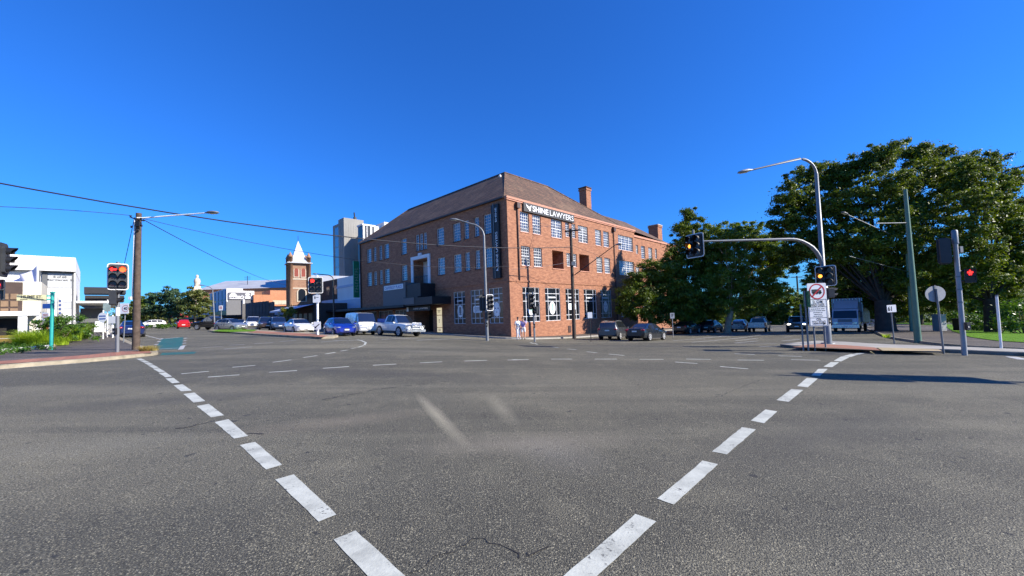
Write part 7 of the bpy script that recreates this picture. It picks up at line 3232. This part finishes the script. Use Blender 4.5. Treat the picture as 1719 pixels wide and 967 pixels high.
# shaded park shrubs and trees further back
for i, (lab, px, py, Y, rad, hh, lm, sd) in enumerate((
        ('dense dark shrub at the right edge of the park lawn', 1716, 528, 33, 1.7, 1.0, 'leaf_hedge', 41),
        ('low dark shrub under the park tree beside the white marker post', 1640, 540, 40, 2.2, .7, 'leaf_hedge', 42),
        ('rounded shrub behind the marker post at the park edge', 1700, 512, 44, 1.9, 1.3, 'leaf_laurel', 43))):
    P = atY(px, py, Y)
    zg = g(P.x, P.y)
    t = thing('shrub', lab, 'shrub', (P.x, P.y, zg), 0, 'shrubs in the park')
    rng = np.random.default_rng(sd)
    h = max(1.2, P.z - zg + hh)
    cs = [(rng.normal() * rad * .5, rng.normal() * rad * .5, .3 + rng.random() * h * .9) for _ in range(22)]
    leaf_mesh('foliage', cs, [.6 + .35 * rng.random() for _ in cs], 110, .12, M[lm], t, sd)
    mb = MB()
    for c in cs[::3]:
        mb.tube([(0, 0, -.1), c], [.05, .015], 5)
    mb.build('stem', M['bark'], t)


def simple_tree(label, px, pbase_Y, lumps, lm, bark, tr, per, size, seed, group, name='tree', **kw):
    P = atY(px, 545, pbase_Y)
    return tree(name, label, Vector((P.x, P.y, g(P.x, P.y))), [(x, y, r, pbase_Y + (random.random() - .5) * 3, 1) for x, y, r in lumps], lm, bark, tr, per, size, seed, group, **kw)


GB = 'trees closing the right hand street'
simple_tree('sunlit yellow green tree far down the right street', 1322, 105, [(1310, 505, 16), (1330, 500, 14), (1345, 510, 16), (1320, 525, 16), (1340, 530, 16)], M['leaf_lime'], M['bark'], .35, 110, .26, 51, GB)
simple_tree('dark tree beyond the black wagon on the right street', 1356, 98, [(1352, 505, 12), (1362, 520, 18), (1350, 532, 12)], M['leaf_laurel'], M['bark'], .35, 110, .26, 52, GB)
simple_tree('dark hedge like tree behind the pale pickup', 1285, 90, [(1245, 520, 18), (1270, 512, 20), (1295, 515, 18), (1260, 535, 18), (1290, 535, 18), (1312, 530, 14)], M['leaf_laurel'], M['bark_dark'], .4, 120, .26, 53, GB)
simple_tree('dark tree behind the shaded parked sedans', 1195, 72, [(1150, 520, 22), (1180, 510, 24), (1210, 515, 22), (1165, 540, 18), (1200, 540, 18)], M['leaf_laurel'], M['bark_dark'], .4, 120, .22, 54, GB)
simple_tree('tall dark tree on the park side of the right street', 1400, 85, [(1375, 480, 26), (1400, 460, 30), (1425, 480, 26), (1385, 515, 26), (1415, 520, 26), (1445, 505, 26)], M['leaf_fig'], M['bark_dark'], .5, 120, .26, 55, GB)
simple_tree('broad tree at the back of the park beyond the footpath', 1545, 84, [(1500, 480, 30), (1540, 470, 32), (1580, 475, 32), (1515, 505, 26), (1560, 500, 26), (1610, 480, 30)], M['leaf_lime'], M['bark_dark'], .5, 120, .28, 56, GPk)
simple_tree('hazy green tree at the far right of the park', 1660, 88, [(1640, 470, 32), (1680, 465, 34), (1715, 475, 34), (1655, 505, 26), (1700, 505, 30)], M['leaf_lime'], M['bark_dark'], .5, 120, .28, 57, GPk)

GL = 'street trees up the left street'
simple_tree('feathery grey green street tree left of the red umbrella', 285, 80, [(262, 503, 14), (283, 492, 14), (300, 500, 14), (250, 518, 14), (272, 517, 17), (292, 520, 16), (310, 515, 12)], M['leaf_street_blue'], M['bark_pale'], .2, 80, .22, 61, GL)
simple_tree('bright yellow green street tree before the stone pinnacle', 328, 76, [(318, 500, 14), (333, 490, 13), (340, 505, 13), (322, 518, 15), (340, 522, 13), (308, 510, 10)], M['leaf_street'], M['bark_pale'], .2, 85, .2, 62, GL)
simple_tree('low olive green tree behind the timber pole', 245, 88, [(240, 525, 14), (225, 520, 12), (255, 530, 14), (270, 533, 12)], M['leaf_street'], M['bark'], .25, 90, .24, 63, GL)
simple_tree('distant green tree right behind the timber pole', 236, 120, [(232, 512, 12), (244, 508, 12), (222, 530, 14), (240, 530, 16)], M['leaf_laurel'], M['bark'], .3, 90, .3, 64, GL)

# golden shrub before the church shop
P = atY(485, 548, 60)
t = thing('shrub', 'round golden green shrub before the church awning shop', 'shrub', (P.x, P.y, g(P.x, P.y)), 0)
o = Vector(t.location)
c = atY(485, 523, 60) - o
rng = np.random.default_rng(71)
cs = [(c.x + rng.normal() * .6, c.y + rng.normal() * .6, c.z + rng.normal() * .45) for _ in range(22)]
leaf_mesh('foliage', cs, [.5] * 22, 90, .13, M['leaf_gold'], t, 72)
mb = MB()
mb.tube([(0, 0, -.1), c], [.09, .05], 6)
mb.build('stem', M['bark'], t)
P = atY(455, 548, 62)
t = thing('shrub', 'dark low shrub between yard wall and golden shrub', 'shrub', (P.x, P.y, g(P.x, P.y)), 0)
o = Vector(t.location)
c = atY(455, 530, 62) - o
cs = [(c.x + rng.normal() * .9, c.y + rng.normal() * .6, c.z * .6 + rng.normal() * .35) for _ in range(22)]
leaf_mesh('foliage', cs, [.5] * 22, 90, .13, M['leaf_laurel'], t, 73)
mb = MB()
mb.tube([(0, 0, -.1), c * .8], [.09, .05], 6)
mb.build('stem', M['bark'], t)
# low planting of the far left median
P = G(272, 553, .1)
t = thing('shrub', 'low clipped shrub bed before the parked white hatchback', 'shrub', P, 0)
cs = [(rng.normal() * 1.6, rng.normal() * .7, .35 + .25 * rng.random()) for _ in range(24)]
leaf_mesh('foliage', cs, [.4] * 24, 70, .12, M['leaf_hedge'], t, 74)

# red umbrella under the street trees
P = atY(300, 549, 80)
t = thing('umbrella', 'dark red pointed cafe umbrella between the two street trees', 'umbrella', (P.x, P.y, g(P.x, P.y)), 0)
o = Vector(t.location)
z0, z1 = atY(302, 533, 80).z - o.z, atY(302, 522, 80).z - o.z
mb = MB()
mb.lathe([(1.5, z0), (1.45, z0 + .25), (.1, z1), (0, z1 + .3)], (0, 0, 0), 8, smooth=False)
mb.build('canopy', pm('red_canvas', (.35, .02, .03), .8, 0, .1), t)
mb = MB()
mb.tube([(0, 0, 0), (0, 0, z1)], .04, 6)
mb.build('pole', M['white'], t)


# --- corner garden: shrubs, long grasses, ground cover
def blades(name, parent, spots, h, n, mat, seed, lean=.6, w_=.018):
    rng = np.random.default_rng(seed)
    V, F = [], []
    for (cx, cy, cz, r) in spots:
        for _ in range(n):
            a = rng.random() * 6.28
            rr = r * rng.random() ** .5 * .4
            x, y = cx + rr * math.cos(a), cy + rr * math.sin(a)
            hh = h * (.6 + .6 * rng.random())
            ln = lean * hh * (.3 + rng.random())
            dx, dy = math.cos(a), math.sin(a)
            b_ = len(V)
            for k in range(5):
                u = k / 4
                px, py, pz = x + dx * ln * u ** 2, y + dy * ln * u ** 2, cz + hh * (u - .42 * u ** 2.6)
                ww = w_ * (1 - u * .85)
                V.append((px - dy * ww, py + dx * ww, pz))
                V.append((px + dy * ww, py - dx * ww, pz))
            for k in range(4):
                F.append((b_ + 2 * k, b_ + 2 * k + 1, b_ + 2 * k + 3, b_ + 2 * k + 2))
    mb = MB()
    mb.v, mb.f = V, F
    mb.mi = [0] * len(F)
    mb.sm = [True] * len(F)
    return mb.build(name, mat, parent)


gp = [P2(-160, 606), P2(-60, 600), P2(0, 595.5), P2(60, 589.8), P2(88, 587), P2(97, 581), P2(104, 576), P2(128, 571.5), P2(140, 566), P2(132, 562), P2(90, 562), P2(30, 566), P2(-60, 572), P2(-160, 580)]
sheet('garden_bed', gp, .19, M['soil'], 1.5)
kerb('garden_kerb', [P2(-160, 607), P2(-60, 601), P2(0, 596), P2(60, 590.2), P2(90, 587)], .22, .30, M['kerb_white'], 1)
kerb('garden_kerb', [P2(90, 587), P2(99, 581), P2(107, 576)], .2, .24, M['conc_tan'], 1)
GG = 'grass tussocks in the corner garden'
TUS = [('bright green grass tussock right of the teal post', 118, 572, 1.9, 'blade'), ('tall arching grass tussock at the right end of the garden', 131, 569, 1.8, 'blade'),
       ('yellow green grass tussock between orange post and teal post', 64, 580, 1.5, 'blade'), ('wide grass tussock left of the orange post', 52, 577, 1.5, 'blade'),
       ('small grass tussock at the foot of the teal post', 94, 579, .8, 'blade'), ('grass tussock before the verandah', 42, 580, 1.1, 'blade'), ('grass tussock behind the orange post', 106, 569, 1.1, 'blade')]
for i, (lab, px, py, h, mt) in enumerate(TUS):
    q = G(px, py, .18)
    t = thing('grass_tussock', lab, 'grass', q, 0, GG)
    blades('leaf_blade', t, [(0, 0, -.02, 1.0), (.25, .1, -.02, .9), (-.25, -.05, -.02, .9)], h, 150, M[mt], 80 + i, .75)
q = G(-0 + 104, 563, .18)
for lab, px, py, Y, rad, h, sd in (('dense rounded green hedge behind the tussocks', 100, 556, 27.5, 1.5, 2.0, 91), ('second rounded green shrub left of the hedge', 84, 556, 27, 1.1, 1.7, 92), ('small dark shrub by the footpath behind the hedge', 133, 556, 31, .9, .9, 93)):
    P = atY(px, py, Y)
    zg = g(P.x, P.y) + .13
    t = thing('shrub', lab, 'shrub', (P.x, P.y, zg), 0, 'shrubs in the corner garden')
    rng = np.random.default_rng(sd)
    cs = [(rng.normal() * rad * .5, rng.normal() * rad * .4, .25 + rng.random() * h * .85) for _ in range(26)]
    leaf_mesh('foliage', cs, [.38] * 26, 120, .075, M['leaf_hedge'], t, sd)
    mb = MB()
    for c in cs[::4]:
        mb.tube([(0, 0, -.1), c], [.04, .012], 5)
    mb.build('stem', M['bark'], t)
# low ground cover
rng = np.random.default_rng(99)
cs = []
while len(cs) < 150:
    px, py = rng.uniform(-90, 86), rng.uniform(574, 594)
    if py > 595.5 - px * .098 - 1.0:
        continue
    q = G(px, py, .2)
    cs.append((q.x, q.y, q.z + .06))
o_ = leaf_mesh('ground_cover', cs, [.3] * len(cs), 45, .06, M['leaf_hedge'], None, 98, .6)
o_['kind'] = 'stuff'
# dry weeds on the kerb end
q = G(249, 589, .15)
t = thing('grass_tussock', 'dry straw tussock on the kerb end beside the timber pole', 'grass', q, 0)
blades('leaf_blade', t, [(0, 0, 0, .6), (.25, .0, 0, .5), (-.3, .1, 0, .5)], .38, 110, M['blade_dry'], 97, .9, .012)
q = G(1488, 566.5, .12)
t = thing('grass_tussock', 'small yellow weed tuft at the park kerb by the white square sign', 'grass', q, 0)
blades('leaf_blade', t, [(0, 0, 0, .5)], .4, 90, M['blade'], 96, .8, .014)

# park: bin, far bench like rail
q = G(1610, 552, .13)
q = atY(1611, 545, 40)
q.z = g(q.x, q.y) + .15
t = thing('rubbish_bin', 'dark square rubbish bin on the park lawn', 'bin', q, .3)
mb = MB()
mb.box(-.35, -.35, 0, .35, .35, 1.1)
mb.box(-.38, -.38, 1.1, .38, .38, 1.2)
mb.build('bin_body', M['charcoal'], t)
q = atY(1577, 545, 38)
q.z = g(q.x, q.y) + .15
t = thing('service_cabinet', 'grey service cabinet beside the park footpath', 'cabinet', q, .2)
mb = MB()
mb.box(-.4, -.3, 0, .4, .3, 1.5)
mb.box(-.43, -.33, 1.5, .43, .33, 1.56)
cbx = mb.build('cabinet', M['galv_dull'], t)
mb = MB()
mb.box(-.36, -.312, .1, .36, -.301, 1.42)
mb.build('cabinet_door', M['sign_back'], t)

# ------------------------------------------------------------------ wires
def wire(label, pts, Ya, Yb, r, mat, name='power_line', ext=0.0):
    """a cable hanging in the vertical plane between its two ends; PTS are points along it"""
    a, b_ = atY(*pts[0], Ya), atY(*pts[-1], Yb)
    d = Vector((b_.x - a.x, b_.y - a.y))
    L = d.length
    d.normalize()
    uv = []
    for (px, py) in pts:
        u, z = on_plane(px, py, d, 0, Vector((a.x, a.y)))
        uv.append((u / L, z))
    us = np.array([q[0] for q in uv])
    zs = np.array([q[1] for q in uv])
    deg = 2 if len(pts) > 2 else 1
    co = np.polyfit(us, zs, deg)
    mb = MB()
    n = 28
    P_ = []
    for k in range(n + 1):
        u = -ext + (1 + ext) * k / n
        P_.append((a.x + d.x * L * u, a.y + d.y * L * u, float(np.polyval(co, u))))
    mb.tube(P_, r, 5)
    o = mb.build(name, mat)
    tag(o, label, 'cable', 'overhead cables')
    return o


pz = b15.y
wire('thick black cable crossing the whole left sky above the lamp arm', [(-60, 298), (0, 308), (240, 349), (400, 373), (555, 395), (720, 411), (852, 417), (960, 414)], 17, pz, .035, M['cable'], ext=.9)
wire('thin cable entering from the left edge to the timber pole top', [(-60, 345), (0, 347), (120, 353), (222, 362)], 17, b14.y, .014, M['cable'], ext=2.0)
wire('thin cable from the timber pole past the church spire to the brick front', [(238, 366), (380, 399), (555, 430), (700, 446), (855, 447)], b14.y, 37.4, .014, M['cable'])
wire('thin sagging cable from the timber pole down towards the church', [(240, 368), (300, 401), (380, 441), (480, 478)], b14.y, 78, .022, M['cable'])
wire('stay wire dropping steeply left of the timber pole', [(226, 365), (208, 447)], b14.y, b14.y + 3, .016, M['cable'])
for lab, lx, ly, end in (('upper bare wire from roof slope to pole crossarm', 3.6, 13.0, (952, 386)), ('middle bare wire from roof slope to pole crossarm', 2.4, 14.0, (956, 387)), ('lowest bare wire from roof edge to pole crossarm', 1.0, 14.6, (970, 384))):
    q = street(lx, ly)
    zq = CORNER.z + EAVE + .1 + lx * .82 + .1
    wire(lab, [project((q.x, q.y, zq)), end], q.y, pz, .013, M['cable_grey'])
wire('cable from the brick front pole into the dark trees', [(960, 412), (1003, 428), (1060, 446), (1130, 462)], pz, 50, .014, M['cable'])
wire('grey cable low across the sunny brick front', [(858, 452), (900, 449), (962, 438)], 37.3, pz, .012, M['cable_grey'])
wire('far cable between the trees over the right street', [(1290, 462), (1345, 466), (1420, 455)], 110, 100, .03, M['cable'])

P = atY(1343, 545, 108)
t = thing('utility_pole', 'distant dark power pole with two crossarms down the right street', 'utility pole', (P.x, P.y, g(P.x, P.y)), 0, 'utility poles')
o = Vector(t.location)
zt = atY(1341, 463, 108).z - o.z
mb = MB()
mb.tube([(0, 0, -.3), (0, 0, zt)], [.24, .18], 8)
mb.build('pole', M['timber_dark'], t)
for f in (.97, .72):
    mb = MB()
    mb.box(-1.5, -.08, zt * f, 1.5, .08, zt * f + .16)
    mb.build('crossarm', M['timber_dark'], t)

# ------------------------------------------------------------------ far belts of trees that read as one mass
def belt(px0, px1, Y, py_top, seed, lm):
    rng = np.random.default_rng(seed)
    cs, rs = [], []
    for px in np.arange(px0, px1, 5):
        P = atY(px, 545, Y + rng.normal() * 4)
        zg = g(P.x, P.y)
        zt = atY(px, py_top + rng.normal() * 4, Y).z
        for k in range(5):
            cs.append((P.x + rng.normal(), P.y + rng.normal() * 2, zg + (zt - zg) * (k + .4 + rng.random() * .4) / 5))
            rs.append(1.3 + .6 * rng.random())
    o = leaf_mesh('treeline', cs, rs, 42, .42, lm, None, seed)
    o['kind'] = 'stuff'


belt(1120, 1320, 112, 525, 201, M['leaf_laurel'])
belt(1350, 1780, 112, 505, 202, M['leaf_laurel'])
belt(110, 350, 150, 526, 203, M['leaf_street'])
